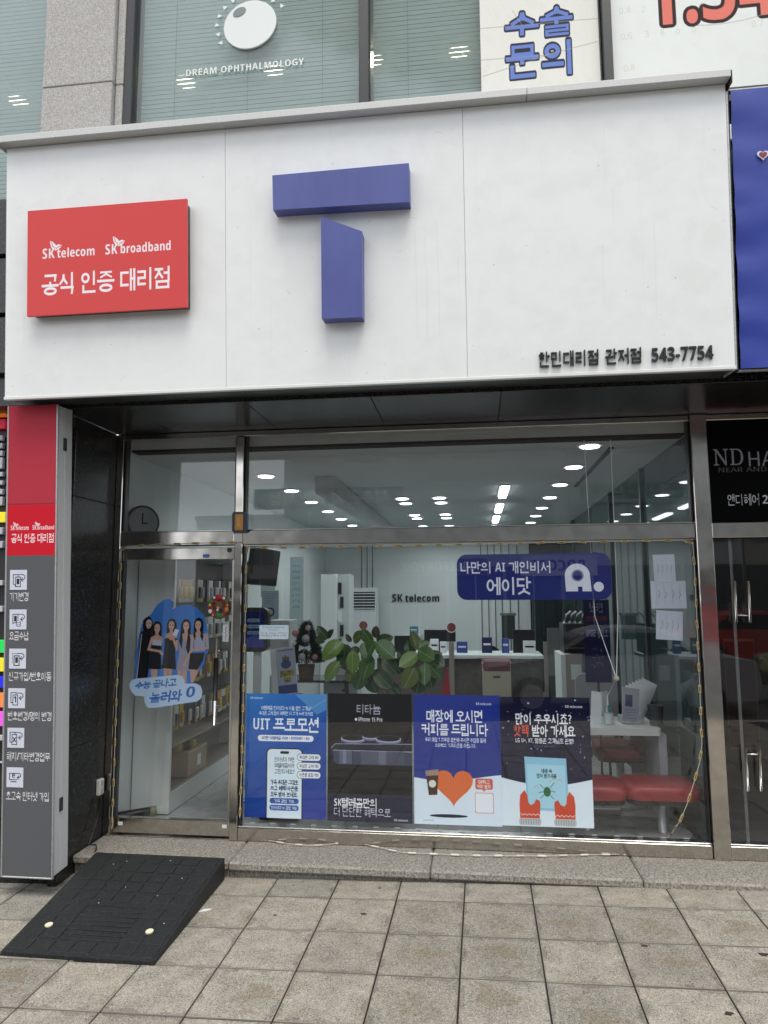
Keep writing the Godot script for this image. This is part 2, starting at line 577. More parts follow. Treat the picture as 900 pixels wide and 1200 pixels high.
# outlines of a line of text; em 1, from x = 0, y from 0 down to 1
func text_shapes(s: String, t := 0.12, weight := 700, face := "Droid Sans", gap := 0.0) -> Dictionary:
	var out := []
	var glyphs := []
	var x := 0.0
	var run := ""
	for i in s.length() + 1:
		var c := s.unicode_at(i) if i < s.length() else 0
		var korean := c >= 0xAC00 and c <= 0xD7A3
		if (korean or c == 0 or c == 32) and run != "":
			var l := latin(run, weight, face)
			var g := []
			for p in l.polys:
				g.append(Transform2D(0, Vector2(x, 0)) * p)
			glyphs.append(g)
			x += l.width + gap
			run = ""
		if korean:
			var g := []
			for p in hangul(c, t):
				g.append(Transform2D(0, Vector2(x, 0)) * p)
			glyphs.append(g)
			x += 1.06 + gap
		elif c == 32:
			x += 0.32
		elif c != 0:
			run += s[i]
	for g in glyphs:
		out.append_array(g)
	return {"polys": out, "width": x, "glyphs": glyphs}

# raised letters: each convex outline becomes a prism, its face a hair apart from the next so that crossings do not coincide
func letter_mesh(polys: Array, scale: float, thick: float, origin: Vector2, sx := 1.0) -> ArrayMesh:
	var st := starts()
	var n := 0
	for p in polys:
		var q := PackedVector2Array()
		for v in p:
			q.append(Vector2((v.x - origin.x) * scale * sx, (origin.y - v.y) * scale))
		add_prism(st, Transform3D.IDENTITY, q, thick + ((n % 7) * 0.0004 if p.size() == 4 else 0.0))
		n += 1
	return st.commit()


# ---------------------------------------------------------------- printing
class Sheet:
	var w: int
	var h: int
	var px: PackedByteArray

	func _init(width: int, height: int, c: Color) -> void:
		w = width
		h = height
		var im := Image.create(w, h, false, Image.FORMAT_RGB8)
		im.fill(c)
		px = im.get_data()

	func image() -> Image:
		return Image.create_from_data(w, h, false, Image.FORMAT_RGB8, px)

	func fill(polys: Array, c: Color, alpha := 1.0) -> void:
		var lo := Vector2(1e9, 1e9)
		var hi := Vector2(-1e9, -1e9)
		for p in polys:
			for v in p:
				lo = lo.min(v)
				hi = hi.max(v)
		var x0 := maxi(0, int(floor(lo.x)))
		var y0 := maxi(0, int(floor(lo.y)))
		var x1 := mini(w - 1, int(ceil(hi.x)))
		var y1 := mini(h - 1, int(ceil(hi.y)))
		if x1 < x0 or y1 < y0:
			return
		var bw := x1 - x0 + 1
		var cov := PackedFloat32Array()
		cov.resize(bw * (y1 - y0 + 1))
		const SUB := 3
		for p in polys:
			var n: int = p.size()
			var a := 1e9
			var b := -1e9
			for v in p:
				a = minf(a, v.y)
				b = maxf(b, v.y)
			for yy in range(maxi(y0, int(floor(a))), mini(y1, int(floor(b))) + 1):
				for s in SUB:
					var y := yy + (s + 0.5) / SUB
					var xs := []
					for i in n:
						var u: Vector2 = p[i]
						var v: Vector2 = p[(i + 1) % n]
						if (u.y <= y) != (v.y <= y):
							xs.append(u.x + (y - u.y) / (v.y - u.y) * (v.x - u.x))
					xs.sort()
					for i in range(0, xs.size() - 1, 2):
						var l: float = maxf(xs[i], x0)
						var r: float = minf(xs[i + 1], x1 + 1)
						if r <= l:
							continue
						var li := int(l)
						var ri := int(r)
						var row := (yy - y0) * bw - x0
						if li == ri:
							cov[row + li] += (r - l) / SUB
						else:
							cov[row + li] += (li + 1 - l) / SUB
							for x in range(li + 1, ri):
								cov[row + x] += 1.0 / SUB
							if ri <= x1:
								cov[row + ri] += (r - ri) / SUB
		var cr := c.r * 255.0
		var cg := c.g * 255.0
		var cb := c.b * 255.0
		var at := 0
		for yy in range(y0, y1 + 1):
			for xx in range(x0, x1 + 1):
				var k := cov[at]
				at += 1
				if k > 0.004:
					k = minf(k, 1.0) * alpha
					var o := (yy * w + xx) * 3
					px[o] = int(px[o] + (cr - px[o]) * k)
					px[o + 1] = int(px[o + 1] + (cg - px[o + 1]) * k)
					px[o + 2] = int(px[o + 2] + (cb - px[o + 2]) * k)

	func rect(x: float, y: float, rw: float, rh: float, c: Color, alpha := 1.0) -> void:
		fill([PackedVector2Array([Vector2(x, y), Vector2(x + rw, y), Vector2(x + rw, y + rh), Vector2(x, y + rh)])], c, alpha)

	func line(pts: Array, t: float, c: Color, alpha := 1.0) -> void:
		var polys := []
		for i in pts.size() - 1:
			var a: Vector2 = pts[i]
			var b: Vector2 = pts[i + 1]
			var d := (b - a).normalized() * t * 0.5
			var n := Vector2(-d.y, d.x)
			polys.append(PackedVector2Array([a - d + n, b + d + n, b + d - n, a - d - n]))
		fill(polys, c, alpha)

	# printed blend between colours, ramp direction given in sheet fractions
	func blend(cols: Array, dir: Vector2) -> void:
		for y in h:
			for x in w:
				var k := clampf((x * dir.x / w + y * dir.y / h), 0.0, 0.9999) * (cols.size() - 1)
				var i := int(k)
				var c: Color = cols[i].lerp(cols[i + 1], k - i)
				var o := (y * w + x) * 3
				px[o] = int(c.r * 255)
				px[o + 1] = int(c.g * 255)
				px[o + 2] = int(c.b * 255)

func write(s: Sheet, text: String, x: float, y: float, size: float, c: Color, align := 0, t := 0.12, sx := 1.0, weight := 700, slant := 0.0, gap := 0.0, face := "Droid Sans") -> float:
	var d := text_shapes(text, t, weight, face, gap)
	var wide: float = d.width * size * sx
	var ox := x - (wide * 0.5 if align == 1 else wide if align == 2 else 0.0)
	var polys := []
	for p in d.polys:
		var q := PackedVector2Array()
		for v in p:
			q.append(Vector2(ox + v.x * size * sx + (1.0 - v.y) * size * slant, y + v.y * size))
		polys.append(q)
	s.fill(polys, c)
	return wide

func shift(p: PackedVector2Array, o: Vector2, k := 1.0) -> PackedVector2Array:
	var q := PackedVector2Array()
	for v in p:
		q.append(o + v * k)
	return q

# the wing emblem that flies over the letters SK, drawn in a 1 x 0.75 box
func wings(s: Sheet, x: float, y: float, k: float, c: Color, gapc: Color) -> void:
	var o := Vector2(x, y)
	s.fill([shift(PackedVector2Array([Vector2(0, 0), Vector2(0.22, 0.08), Vector2(0.45, 0.3), Vector2(0.52, 0.42), Vector2(0.42, 0.62), Vector2(0.2, 0.66), Vector2(0.06, 0.4)]), o, k)], c)
	s.fill([shift(PackedVector2Array([Vector2(0.5, 0.4), Vector2(0.72, 0.3), Vector2(1.0, 0.42), Vector2(0.86, 0.6), Vector2(0.6, 0.76), Vector2(0.38, 0.78), Vector2(0.4, 0.62)]), o, k)], c)
	s.line([o + Vector2(0.14, 0.1) * k, o + Vector2(0.2, 0.42) * k, o + Vector2(0.42, 0.56) * k], 0.05 * k, gapc)
	s.line([o + Vector2(0.5, 0.66) * k, o + Vector2(0.66, 0.52) * k, o + Vector2(0.95, 0.46) * k], 0.05 * k, gapc)

func brand(s: Sheet, x: float, y: float, size: float, word: String, c: Color, back: Color, with_wings := true, wide := 0.0) -> float:
	var k := 1.0
	if wide > 0.0:
		k = wide / ((latin("SK", 800).width + 0.22 + latin(word, 600).width * 0.90) * size)
	var w1 := write(s, "SK", x, y, size, c, 0, 0.12, k, 800)
	var w2 := write(s, word, x + w1 + size * 0.22 * k, y + size * 0.08, size * 0.90, c, 0, 0.12, k, 600)
	if with_wings:
		wings(s, x + w1 * 0.62, y - size * 0.52, size * 1.02, c, back)
	return w1 + w2 + size * 0.16


func plane_uv(x: float, y: float, o: Vector3, b: Basis) -> Vector2:
	var d := ray(x, y)
	var p := EYE + d * ((o - EYE).dot(b.z) / d.dot(b.z))
	var q := b.inverse() * (p - o)
	return Vector2(q.x, q.y)


# ---------------------------------------------------------------- ground
func tile_image(n: int, stain: float) -> Image:
	var r := RandomNumberGenerator.new()
	r.seed = 900 + n
	var f := FastNoiseLite.new()
	f.seed = 31 + n
	f.frequency = 0.02
	f.fractal_octaves = 4
	var size := 112
	var px := PackedByteArray()
	px.resize(size * size * 3)
	var tone := 1.0 + r.randf_range(-0.10, 0.10)
	var warm := r.randf_range(-0.03, 0.03)
	var sx := r.randf_range(0.35, 0.65) * size
	var sy := r.randf_range(0.35, 0.65) * size
	for y in size:
		for x in size:
			var q := f.get_noise_2d(x, y)
			var g := r.randfn() * 0.22
			if r.randf() < 0.10:
				g -= 0.5
			if r.randf() < 0.09:
				g += 0.55
			var v := 0.245 * tone * (1.0 + g + q * 0.22)
			var c := Vector3(v * (1.05 + warm * 0.5), v * 0.97, v * (0.825 - warm * 0.6))
			if stain > 0.0:
				var d := Vector2((x - sx) / size, (y - sy) / size).length() * 2.6
				var k := clampf((0.85 - d + q * 1.3 + f.get_noise_2d(x * 4.0, y * 4.0) * 0.7) * stain, 0.0, 0.5)
				c = c.lerp(Vector3(0.125, 0.095, 0.055) * (1.0 + g), k)
			# grime caught along the arrises
			var e: float = min(min(x, size - 1 - x), min(y, size - 1 - y)) + q * 10.0
			if e < 3.0:
				c *= 0.8
			var o := (y * size + x) * 3
			px[o] = int(clampf(pow(maxf(c.x, 0.0), 1.0 / 2.2), 0, 1) * 255)
			px[o + 1] = int(clampf(pow(maxf(c.y, 0.0), 1.0 / 2.2), 0, 1) * 255)
			px[o + 2] = int(clampf(pow(maxf(c.z, 0.0), 1.0 / 2.2), 0, 1) * 255)
	return Image.create_from_data(size, size, false, Image.FORMAT_RGB8, px)

func tile_corner(c: float, r: float) -> Vector3:
	var gy := deg_to_rad(-0.657)
	var lx := -0.0829 + c * 0.4
	var lz := 0.680 + r * 0.4
	var x := cos(gy) * lx + sin(gy) * lz
	var z := -5.5 - sin(gy) * lx + cos(gy) * lz
	return Vector3(x, ground_y(x, z), z)

func build_ground() -> void:
	var road := setting("road")
	var st := starts()
	var xs := [-120.0, -8.0, 8.0, 120.0]
	for i in 3:
		var a: float = xs[i]
		var b: float = xs[i + 1]
		var ya := ground_y(clampf(a, -8, 8), 1.0) - 0.14
		var yb := ground_y(clampf(b, -8, 8), 1.0) - 0.14
		quad(st, Vector3(a, ya, 120), Vector3(b, yb, 120), Vector3(b, yb, -60), Vector3(a, ya, -60))
	part(road, "road_surface", st.commit(), mats["asphalt"])

	var pave := setting("pavement")
	st = starts()
	var bed := []
	for q in [[-14, 14.1], [13, 14.1], [13, 0.1], [-14, 0.1]]:
		bed.append(tile_corner(q[0], q[1]) + Vector3(0, -0.0065, 0))
	quad(st, bed[0], bed[1], bed[2], bed[3])
	for i in 4:
		var a: Vector3 = bed[i]
		var b: Vector3 = bed[(i + 1) % 4]
		quad(st, a + Vector3.DOWN * 0.4, b + Vector3.DOWN * 0.4, b, a)
	part(pave, "joint_bed", st.commit(), mats["joint"])
	var tm := []
	for n in 13:
		var m := print_mat("paving_%d" % n, tile_image(n, 0.0 if n < 8 else [0.75, 0.5, 0.9, 0.45, 0.6][n - 8]), 0.82)
		m.texture_repeat = true
		tm.append(m)
	var stained := {"0_1": 9, "0_2": 8, "-1_1": 9, "-1_3": 9, "0_3": 10, "1_3": 8, "1_1": 11, "-1_2": 11, "2_1": 9, "4_1": 10, "3_1": 12, "3_2": 12, "2_2": 11}
	var full := cbox(Vector3(0.392, 0.03, 0.389), 0.0015)
	var cut := cbox(Vector3(0.392, 0.03, 0.269), 0.0015)
	var gn := Vector3(-0.02246, 1.0, 0.0246).normalized()
	var gy := deg_to_rad(-0.657)
	for r in 14:
		for c in range(-11, 10):
			var r0 := 0.3 if r == 0 else float(r)
			var mid := (tile_corner(c, r0) + tile_corner(c + 1, r + 1)) * 0.5
			var turn := Basis(Vector3.UP, gy + (PI * rng.randi_range(0, 1)))
			var up := Basis(Quaternion(Vector3.UP, gn))
			var wob := Basis(Vector3(rng.randf_range(-1, 1), 0, rng.randf_range(-1, 1)).normalized(), rng.randf_range(0, 0.0035))
			var key := "%d_%d" % [c, r]
			var n: int = stained[key] if stained.has(key) else (rng.randi_range(0, 12) if rng.randf() < 0.25 else rng.randi_range(0, 7))
			part(pave, "paving_tile", cut if r == 0 else full, tm[n], mid + Vector3(0, -0.0148 + rng.randf_range(-0.0012, 0.0012), 0), up * turn * wob)
	# kerb between pavement and road
	var kerb := setting("kerb")
	for i in range(-6, 6):
		var x0 := i * 1.0
		var z0 := tile_corner(0, 14.1).z + 0.09
		var k := part(kerb, "kerb_stone", cbox(Vector3(0.992, 0.22, 0.18), 0.012), mats["step_granite"], Vector3(x0 + 0.5, ground_y(x0 + 0.5, z0) - 0.11, z0))
		k.rotation.z = 0.02246

	# granite step along the shop front
	var step := setting("step")
	var seams := [-2.70, -1.62, -0.31, 0.98, 2.3, 3.6]
	for i in seams.size() - 1:
		var a: float = seams[i] + 0.002
		var b: float = seams[i + 1] - 0.002
		var s := span(Vector3(a, 0.045, -5.25), Vector3(b, 0.1 + 0.0012 * (i % 2), -4.665 + 0.004 * (i % 2)), 0.012)
		part(step, "tread_slab", s[0], mats["step_granite"], s[1])
		s = span(Vector3(a, -0.25, -5.25), Vector3(b, 0.043, -4.70), 0.004)
		part(step, "riser_slab", s[0], mats["step_granite"], s[1])


# ---------------------------------------------------------------- building shell
func build_building() -> void:
	var b := thing("commercial_building", "office building with black granite ground floor and pale stone upper pilaster", "building")
	var g: Material = mats["black_granite"]
	# soffit panels over the recessed shop front
	var xs := [-2.70, -2.245, -1.435, -0.625, 0.19, 1.005, 1.82, 2.63, 3.44, 4.25]
	for i in xs.size() - 1:
		var s := span(Vector3(xs[i] + 0.002, 3.05, -5.2), Vector3(xs[i + 1] - 0.002, 3.085, -4.29), 0.003)
		part(b, "soffit_panel", s[0], g, s[1])
	# side wall of the recess
	var ys := [-0.1, 0.205, 0.805, 1.38, 1.943, 2.5, 3.048]
	for i in ys.size() - 1:
		var s := span(Vector3(-2.76, ys[i] + 0.0015, -5.2), Vector3(-2.70, ys[i + 1] - 0.0015, -4.49), 0.003)
		part(b, "wall_panel", s[0], g, s[1])
		s = span(Vector3(-3.2, ys[i] + 0.0015, -5.2), Vector3(-2.762, ys[i + 1] - 0.0015, -4.53), 0.003)
		part(b, "pillar_panel", s[0], g, s[1])
	# wall behind the fascia and upper storey wall band
	var s1 := span(Vector3(-6.0, 3.087, -5.2), Vector3(5.0, 4.58, -4.30))
	part(b, "spandrel", s1[0], mats["black_granite"], s1[1])
	s1 = span(Vector3(-6.0, 6.9, -5.2), Vector3(5.0, 8.2, -4.28))
	part(b, "upper_spandrel", s1[0], mats["grey_granite"], s1[1])
	# stone pilaster between the upper windows
	var p := Node3D.new()
	p.name = "pilaster"
	b.add_child(p)
	var py2 := [4.58, 5.42, 6.26, 6.9]
	for i in 3:
		s1 = span(Vector3(-2.99, py2[i] + 0.002, -4.6), Vector3(-2.462, py2[i + 1] - 0.002, -4.33), 0.006)
		part(p, "stone_slab", s1[0], mats["grey_granite"], s1[1])
		s1 = span(Vector3(-2.458, py2[i] + 0.002, -4.6), Vector3(-2.40, py2[i + 1] - 0.002, -4.37), 0.006)
		part(p, "stone_slab", s1[0], mats["grey_granite"], s1[1])
	# rooms of the shop
	s1 = span(Vector3(-2.78, -0.1, -13.2), Vector3(1.62, 0.105, -5.255), 0.0)
	part(b, "floor_slab", s1[0], mats["joint"], s1[1])
	var ft := grain("floor_tile", 0.02, [[0.3, lin(0.36, 0.38, 0.37)], [0.7, lin(0.42, 0.44, 0.43)]], 0.7, 0.22, 0.0, 4)
	var fm := cbox(Vector3(0.597, 0.012, 0.597), 0.002)
	for i in 7:
		for j in 13:
			part(b, "floor_tile", fm, ft, Vector3(-2.4 + i * 0.6, 0.112, -5.56 - j * 0.6))
	s1 = span(Vector3(-2.9, CEIL, -13.2), Vector3(1.62, CEIL + 0.08, -5.17), 0.0)
	part(b, "ceiling", s1[0], mats["ceiling_white"], s1[1])
	s1 = span(Vector3(-2.9, 0.1, -13.2), Vector3(-2.72, CEIL, -5.21), 0.0)
	part(b, "side_wall", s1[0], mats["interior_white"], s1[1])
	s1 = span(Vector3(-2.72, 0.1, -13.1), Vector3(0.98, CEIL, -12.9), 0.0)
	part(b, "back_wall", s1[0], mats["interior_white"], s1[1])
	s1 = span(Vector3(0.98, 0.1, -13.15), Vector3(1.62, CEIL, -12.98), 0.0)
	part(b, "dark_back_wall", s1[0], mat("dark_teal", lin(0.025, 0.04, 0.042), 0.5), s1[1])
	s1 = span(Vector3(1.53, 0.1, -13.2), Vector3(1.62, CEIL, -5.25), 0.0)
	part(b, "glazed_partition", s1[0], mat("teal_glass", lin(0.035, 0.062, 0.062), 0.03), s1[1])
	for i in 5:
		s1 = span(Vector3(1.505, 0.12, -6.6 - i * 1.5), Vector3(1.528, CEIL - 0.002, -6.66 - i * 1.5), 0.003)
		part(b, "partition_post", s1[0], mats["dark_frame"], s1[1])
	s1 = span(Vector3(-2.64, 2.932, -5.29), Vector3(1.503, 3.049, -5.17), 0.003)
	part(b, "blind_box", s1[0], mat("brown_box", lin(0.022, 0.015, 0.010), 0.8), s1[1])
	# beam and dark slot on the ceiling
	s1 = span(Vector3(-1.50, 2.79, -12.9), Vector3(-1.31, CEIL - 0.001, -6.6), 0.004)
	part(b, "ceiling_beam", s1[0], mats["ceiling_white"], s1[1])
	s1 = span(Vector3(1.06, CEIL - 0.012, -7.6), Vector3(1.10, CEIL - 0.001, -5.6), 0.002)
	part(b, "ceiling_slot", s1[0], mats["black"], s1[1])
	# narrow wall battens on the back wall
	for x in [-2.05, -1.95, -1.85, 0.12, 0.24, 0.36, 0.48, 0.62, 0.76]:
		s1 = span(Vector3(x, 0.12, -12.9), Vector3(x + 0.014, CEIL - 0.003, -12.885), 0.002)
		part(b, "wall_batten", s1[0], mat("batten_grey", lin(0.08, 0.085, 0.085), 0.5), s1[1])


# ---------------------------------------------------------------- glazing
func build_shopfront() -> void:
	var f := thing("shopfront_glazing", "stainless steel shopfront frame with wide window and transom lights", "shopfront")
	var steel: Material = mats["steel"]
	var bars := [
		["frame_post", -2.699, -2.645, 0.101, 3.048, -5.16, -5.05], ["mullion", -1.752, -1.692, 0.101, 3.005, -5.155, -5.05],
		["column", 1.505, 1.611, 0.094, 3.047, -5.165, -5.03],
		["head_rail", -2.643, 1.503, 3.007, 3.048, -5.155, -5.055], ["head_rail", 1.613, 4.2, 3.007, 3.048, -5.155, -5.055],
		["transom", -2.643, -1.754, 2.19, 2.293, -5.16, -5.048], ["transom", -1.690, 1.503, 2.19, 2.293, -5.16, -5.048], ["transom", 1.613, 4.2, 2.19, 2.293, -5.16, -5.048],
		["sill", -1.690, 1.503, 0.102, 0.188, -5.16, -5.052], ["sill", 1.613, 4.2, 0.102, 0.188, -5.16, -5.052],
		["threshold", -2.643, -1.754, 0.101, 0.108, -5.16, -5.06],
	]
	for q in bars:
		var s := span(Vector3(q[1], q[3], q[5]), Vector3(q[2], q[4], q[6]), 0.004)
		part(f, q[0], s[0], steel, s[1])
	for q in [[-1.690, 1.503], [1.613, 4.2]]:
		var s := span(Vector3(q[0], 0.189, -5.14), Vector3(q[1], 0.199, -5.062), 0.003)
		part(f, "sill_bead", s[0], mats["steel_bright"], s[1])
	for q in [[-1.690, 2.294, 1.503, 2.304], [-2.643, 2.294, -1.754, 2.304], [-1.690, 2.178, 1.503, 2.189]]:
		var s := span(Vector3(q[0], q[1], -5.13), Vector3(q[2], q[3], -5.075), 0.002)
		part(f, "glazing_bead", s[0], mats["steel_bright"], s[1])
	for q in [[-2.642, 2.305, -1.755, 3.006], [-1.689, 2.305, 1.502, 3.006], [-1.689, 0.20, 1.502, 2.177]]:
		var s := span(Vector3(q[0], q[1], GZ - 0.005), Vector3(q[2], q[3], GZ + 0.005), 0.0)
		part(f, "pane", s[0], mats["pane_glass"], s[1])
	for q in [[-2.643, -2.630, 2.305, 3.006], [-1.766, -1.754, 2.305, 3.006], [-1.69, -1.678, 2.305, 3.006], [1.492, 1.503, 2.305, 3.006], [-1.69, -1.68, 0.2, 2.177], [1.494, 1.503, 0.2, 2.177]]:
		var s := span(Vector3(q[0], q[2], -5.135), Vector3(q[1], q[3], -5.075), 0.002)
		part(f, "pane_gasket", s[0], mats["dark_frame"], s[1])
	# small pale tape tabs left along the lower edge of the big pane
	for i in 21:
		var x := -1.6 + i * 0.148
		part(f, "tape_tab", cbox(Vector3(0.038, 0.009, 0.002), 0.0), mat("tape_grey", lin(0.30, 0.31, 0.32), 0.6), Vector3(x, 0.2075, GZ - 0.008))

	var d := thing("glass_door", "glass entrance door with steel rails and tall pull handle", "door")
	var l := -2.640
	var r := -1.757
	for q in [["top_rail", l, r, 2.085, 2.172], ["bottom_rail", l, r, 0.115, 0.222]]:
		var s := span(Vector3(q[1], q[3], -5.132), Vector3(q[2], q[4], -5.085), 0.004)
		part(d, q[0], s[0], steel, s[1])
	var sd := span(Vector3(r - 0.022, 0.223, -5.13), Vector3(r, 2.084, -5.087), 0.003)
	part(d, "stile", sd[0], mats["steel_bright"], sd[1])
	sd = span(Vector3(l, 0.223, -5.13), Vector3(l + 0.018, 2.084, -5.087), 0.003)
	part(d, "stile", sd[0], mats["dark_frame"], sd[1])
	sd = span(Vector3(l + 0.019, 0.223, GZ - 0.005), Vector3(r - 0.023, 2.084, GZ + 0.005), 0.0)
	part(d, "pane", sd[0], mats["pane_glass"], sd[1])
	var ht := pz(256, 748, -5.04)
	var hb := pz(250, 849, -5.04)
	var hx := (ht.x + hb.x) / 2.0
	var h := part(d, "handle", tube(PackedVector3Array([Vector3(hx, hb.y, -5.03), Vector3(hx, ht.y, -5.03)]), 0.014, -1, 10), mats["steel_bright"])
	part(h, "grip", tube(PackedVector3Array([Vector3(hx, hb.y + 0.17, -5.03), Vector3(hx, ht.y - 0.14, -5.03)]), 0.017, -1, 10), mats["black"])
	for yy in [hb.y + 0.12, ht.y - 0.10]:
		part(h, "bracket", tube(PackedVector3Array([Vector3(hx, yy, -5.105), Vector3(hx, yy, -5.03)]), 0.009, -1, 8), mats["steel_bright"])
	var lock := pz(269, 644.5, -5.084)
	part(d, "lock", disc_mesh(0.018, 0.012), mats["dark_frame"], lock, Basis(Vector3.RIGHT, PI / 2))
	for q in [[141, 965], [263, 968.5]]:
		part(d, "sticker", cbox(Vector3(0.034, 0.024, 0.002), 0.0), mats["paper"], pz(q[0], q[1], -5.083))
	var bs := pz(241.5, 651.5, -5.083)
	part(d, "sticker", cbox(Vector3(0.048, 0.026, 0.002), 0.0), mat("sticker_blue", lin(0.05, 0.15, 0.45), 0.5), bs)


# ---------------------------------------------------------------- fascia
func on_fascia(u: float, v: float, w: float) -> Vector3:
	return fascia_origin + fascia_basis * Vector3(u, v, w)

# painted sheet metal with the specks, hair scratches and rain streaks that the photograph shows on it
func panel_face(n: int, wide: float) -> StandardMaterial3D:
	var w := int(wide * 300)
	var h := 480
	var r := RandomNumberGenerator.new()
	r.seed = 700 + n
	var s := Sheet.new(w, h, lin(0.785, 0.795, 0.79))
	for i in 900:
		s.fill([ellipse(r.randf() * w, r.randf() * h, r.randf_range(4, 40), r.randf_range(3, 24), r.randf() * 3.0, 10)], lin(0.75, 0.755, 0.74) if r.randf() < 0.5 else lin(0.80, 0.81, 0.81), 0.012)
	for i in int(wide * 9):
		var x := r.randf() * w
		var y := r.randf_range(-10.0, h * 0.7)
		var l := r.randf_range(20, 190)
		var c := r.randf_range(1.0, 3.5)
		s.fill([PackedVector2Array([Vector2(x, y), Vector2(x + c, y), Vector2(x + c * 0.7, y + l), Vector2(x + c * 0.3, y + l)])], lin(0.55, 0.54, 0.50), r.randf_range(0.04, 0.13))
	for i in int(wide * 16):
		var p := Vector2(r.randf() * w, r.randf() * h)
		if r.randf() < 0.6:
			s.fill([ellipse(p.x, p.y, r.randf_range(0.5, 1.2), r.randf_range(0.5, 1.2), 0, 8)], lin(0.2, 0.2, 0.19), r.randf_range(0.3, 0.8))
		else:
			s.line([p, p + Vector2(r.randf_range(-14, 14), r.randf_range(-8, 8))], 0.8, lin(0.35, 0.35, 0.34), r.randf_range(0.2, 0.5))
	if n == 1:
		for x in [0.80, 0.84, 0.89]:
			s.line([Vector2(w * x, h * 0.42), Vector2(w * (x + 0.004), h * 0.86)], 0.9, lin(0.55, 0.55, 0.54), 0.35)
	var m := print_mat("panel_face_%d" % n, s.image(), 0.4)
	m.metallic_specular = 0.5
	return m

func build_fascia() -> void:
	var H := 1.604
	var W := 4.37
	var f := thing("fascia_signboard", "long white metal fascia board leaning out over the shopfront", "signboard", fascia_origin)
	f.basis = fascia_basis
	var s1 := pf(264.5, 310).x
	var s2 := pf(545, 290).x
	var us := [0.0, s1, s2, W]
	for i in 3:
		var s := span(Vector3(us[i] + 0.0006, 0.022, -0.02), Vector3(us[i + 1] - 0.0006, H + 0.018, 0.0), 0.0015)
		part(f, "panel", s[0], mats["white_panel"], s[1])
		part(f, "panel_face", sheet(us[i + 1] - us[i] - 0.004, H - 0.010, 0.0004), panel_face(i, us[i + 1] - us[i]), Vector3((us[i] + us[i + 1]) / 2, (H + 0.036) / 2, 0.0008))
	var s := span(Vector3(0.004, 0.03, -0.28), Vector3(W - 0.004, H + 0.018, -0.021), 0.002)
	part(f, "casing", s[0], mat("casing_grey", lin(0.10, 0.105, 0.105), 0.5), s[1])
	s = span(Vector3(-0.004, 0.0, -0.03), Vector3(W + 0.004, 0.021, 0.006), 0.003)
	part(f, "bottom_trim", s[0], mats["white"], s[1])
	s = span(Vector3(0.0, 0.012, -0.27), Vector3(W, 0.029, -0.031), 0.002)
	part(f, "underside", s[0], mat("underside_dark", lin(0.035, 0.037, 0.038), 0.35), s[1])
	s = span(Vector3(-0.045, H + 0.020, -0.30), Vector3(pf(545, 100).x + 0.35, H + 0.066, 0.065), 0.004)
	part(f, "cap", s[0], mats["alu_cap"], s[1])
	s = span(Vector3(pf(545, 100).x + 0.352, H + 0.020, -0.30), Vector3(W + 0.01, H + 0.065, 0.064), 0.004)
	part(f, "cap", s[0], mats["alu_cap"], s[1])
	s = span(Vector3(W + 0.0115, H - 0.012, -0.1), Vector3(W + 0.018, H + 0.06, 0.06), 0.002)
	part(f, "cap_end", s[0], mats["dark_frame"], s[1])
	s = span(Vector3(W + 0.001, 0.0, -0.2), Vector3(W + 0.012, H - 0.02, -0.003), 0.002)
	part(f, "side_trim", s[0], mats["alu"], s[1])

	# red dealer sign
	var red := Color(0.83, 0.325, 0.32)
	var tl := pf(33, 247, 0.07)
	var br := pf(219.5, 361, 0.07)
	var bl := pf(31, 370, 0.07)
	var tr := pf(219, 233, 0.07)
	var w := ((tr.x + br.x) - (tl.x + bl.x)) * 0.5
	var h := ((tl.y + tr.y) - (bl.y + br.y)) * 0.5
	var c := (tl + br + bl + tr) * 0.25
	var rs := thing("red_signboard", "red dealer signboard with white lettering mounted on the white fascia", "signboard", on_fascia(c.x, c.y, 0.07))
	rs.basis = fascia_basis
	var sh := Sheet.new(640, int(640 * h / w), red)
	var white := Color(0.93, 0.91, 0.93)
	var sc := 640.0 / 758.0      # from the enlarged view, 758 wide and about 490 high
	brand(sh, 72 * sc, 176 * sc, 58 * sc, "telecom", white, red, true, 256 * sc)
	brand(sh, 374 * sc, 176 * sc, 58 * sc, "broadband", white, red, true, 312 * sc)
	fit(sh, "공식 인증 대리점", 380 * sc, 300 * sc, 612 * sc, 94 * sc, white, 0.125)
	part(rs, "face", sheet(w, h, 0.012), print_mat("red_face", sh.image(), 0.4), Vector3.ZERO)
	var rim := cbox(Vector3(w, h, 0.016), 0.002)
	part(rs, "face_tray", rim, mat("red_tray", lin(0.62, 0.09, 0.10), 0.45), Vector3(0, 0, -0.0105))
	part(rs, "casing", cbox(Vector3(w - 0.03, h - 0.03, 0.05), 0.003), mats["dark_frame"], Vector3(0.006, -0.004, -0.0445))

	# blue letter-shaped emblem of two blocks
	var blue := mat("emblem_blue", lin(0.082, 0.10, 0.315), 0.38)
	blue.albedo_texture = noise_tex(0.01, [[0.2, Color(0.93, 0.93, 0.95)], [0.7, Color(1, 1, 1)]], 256, 4, 4)
	blue.uv1_triplanar = true
	blue.uv1_world_triplanar = true
	blue.uv1_scale = Vector3(1.5, 0.5, 1.5)
	var a := pf(319, 205, 0.092)
	var t := thing("emblem_sign", "pair of blue blocks forming a large letter T on the fascia", "emblem", on_fascia(a.x, a.y, 0))
	t.basis = fascia_basis
	for block in [["bar", [[319, 205.5], [479, 191], [480, 236.5], [320, 246]]], ["stem", [[376, 253.5], [424, 271], [424.5, 371.5], [377, 373.5]]]]:
		var out := PackedVector2Array()
		for q in block[1]:
			out.append(pf(q[0], q[1], 0.092) - a)
		part(t, block[0], prism(out, 0.092), blue)

	# raised black lettering with the telephone number
	var l0 := pf(631, 423)
	var l1 := pf(835.5, 412)
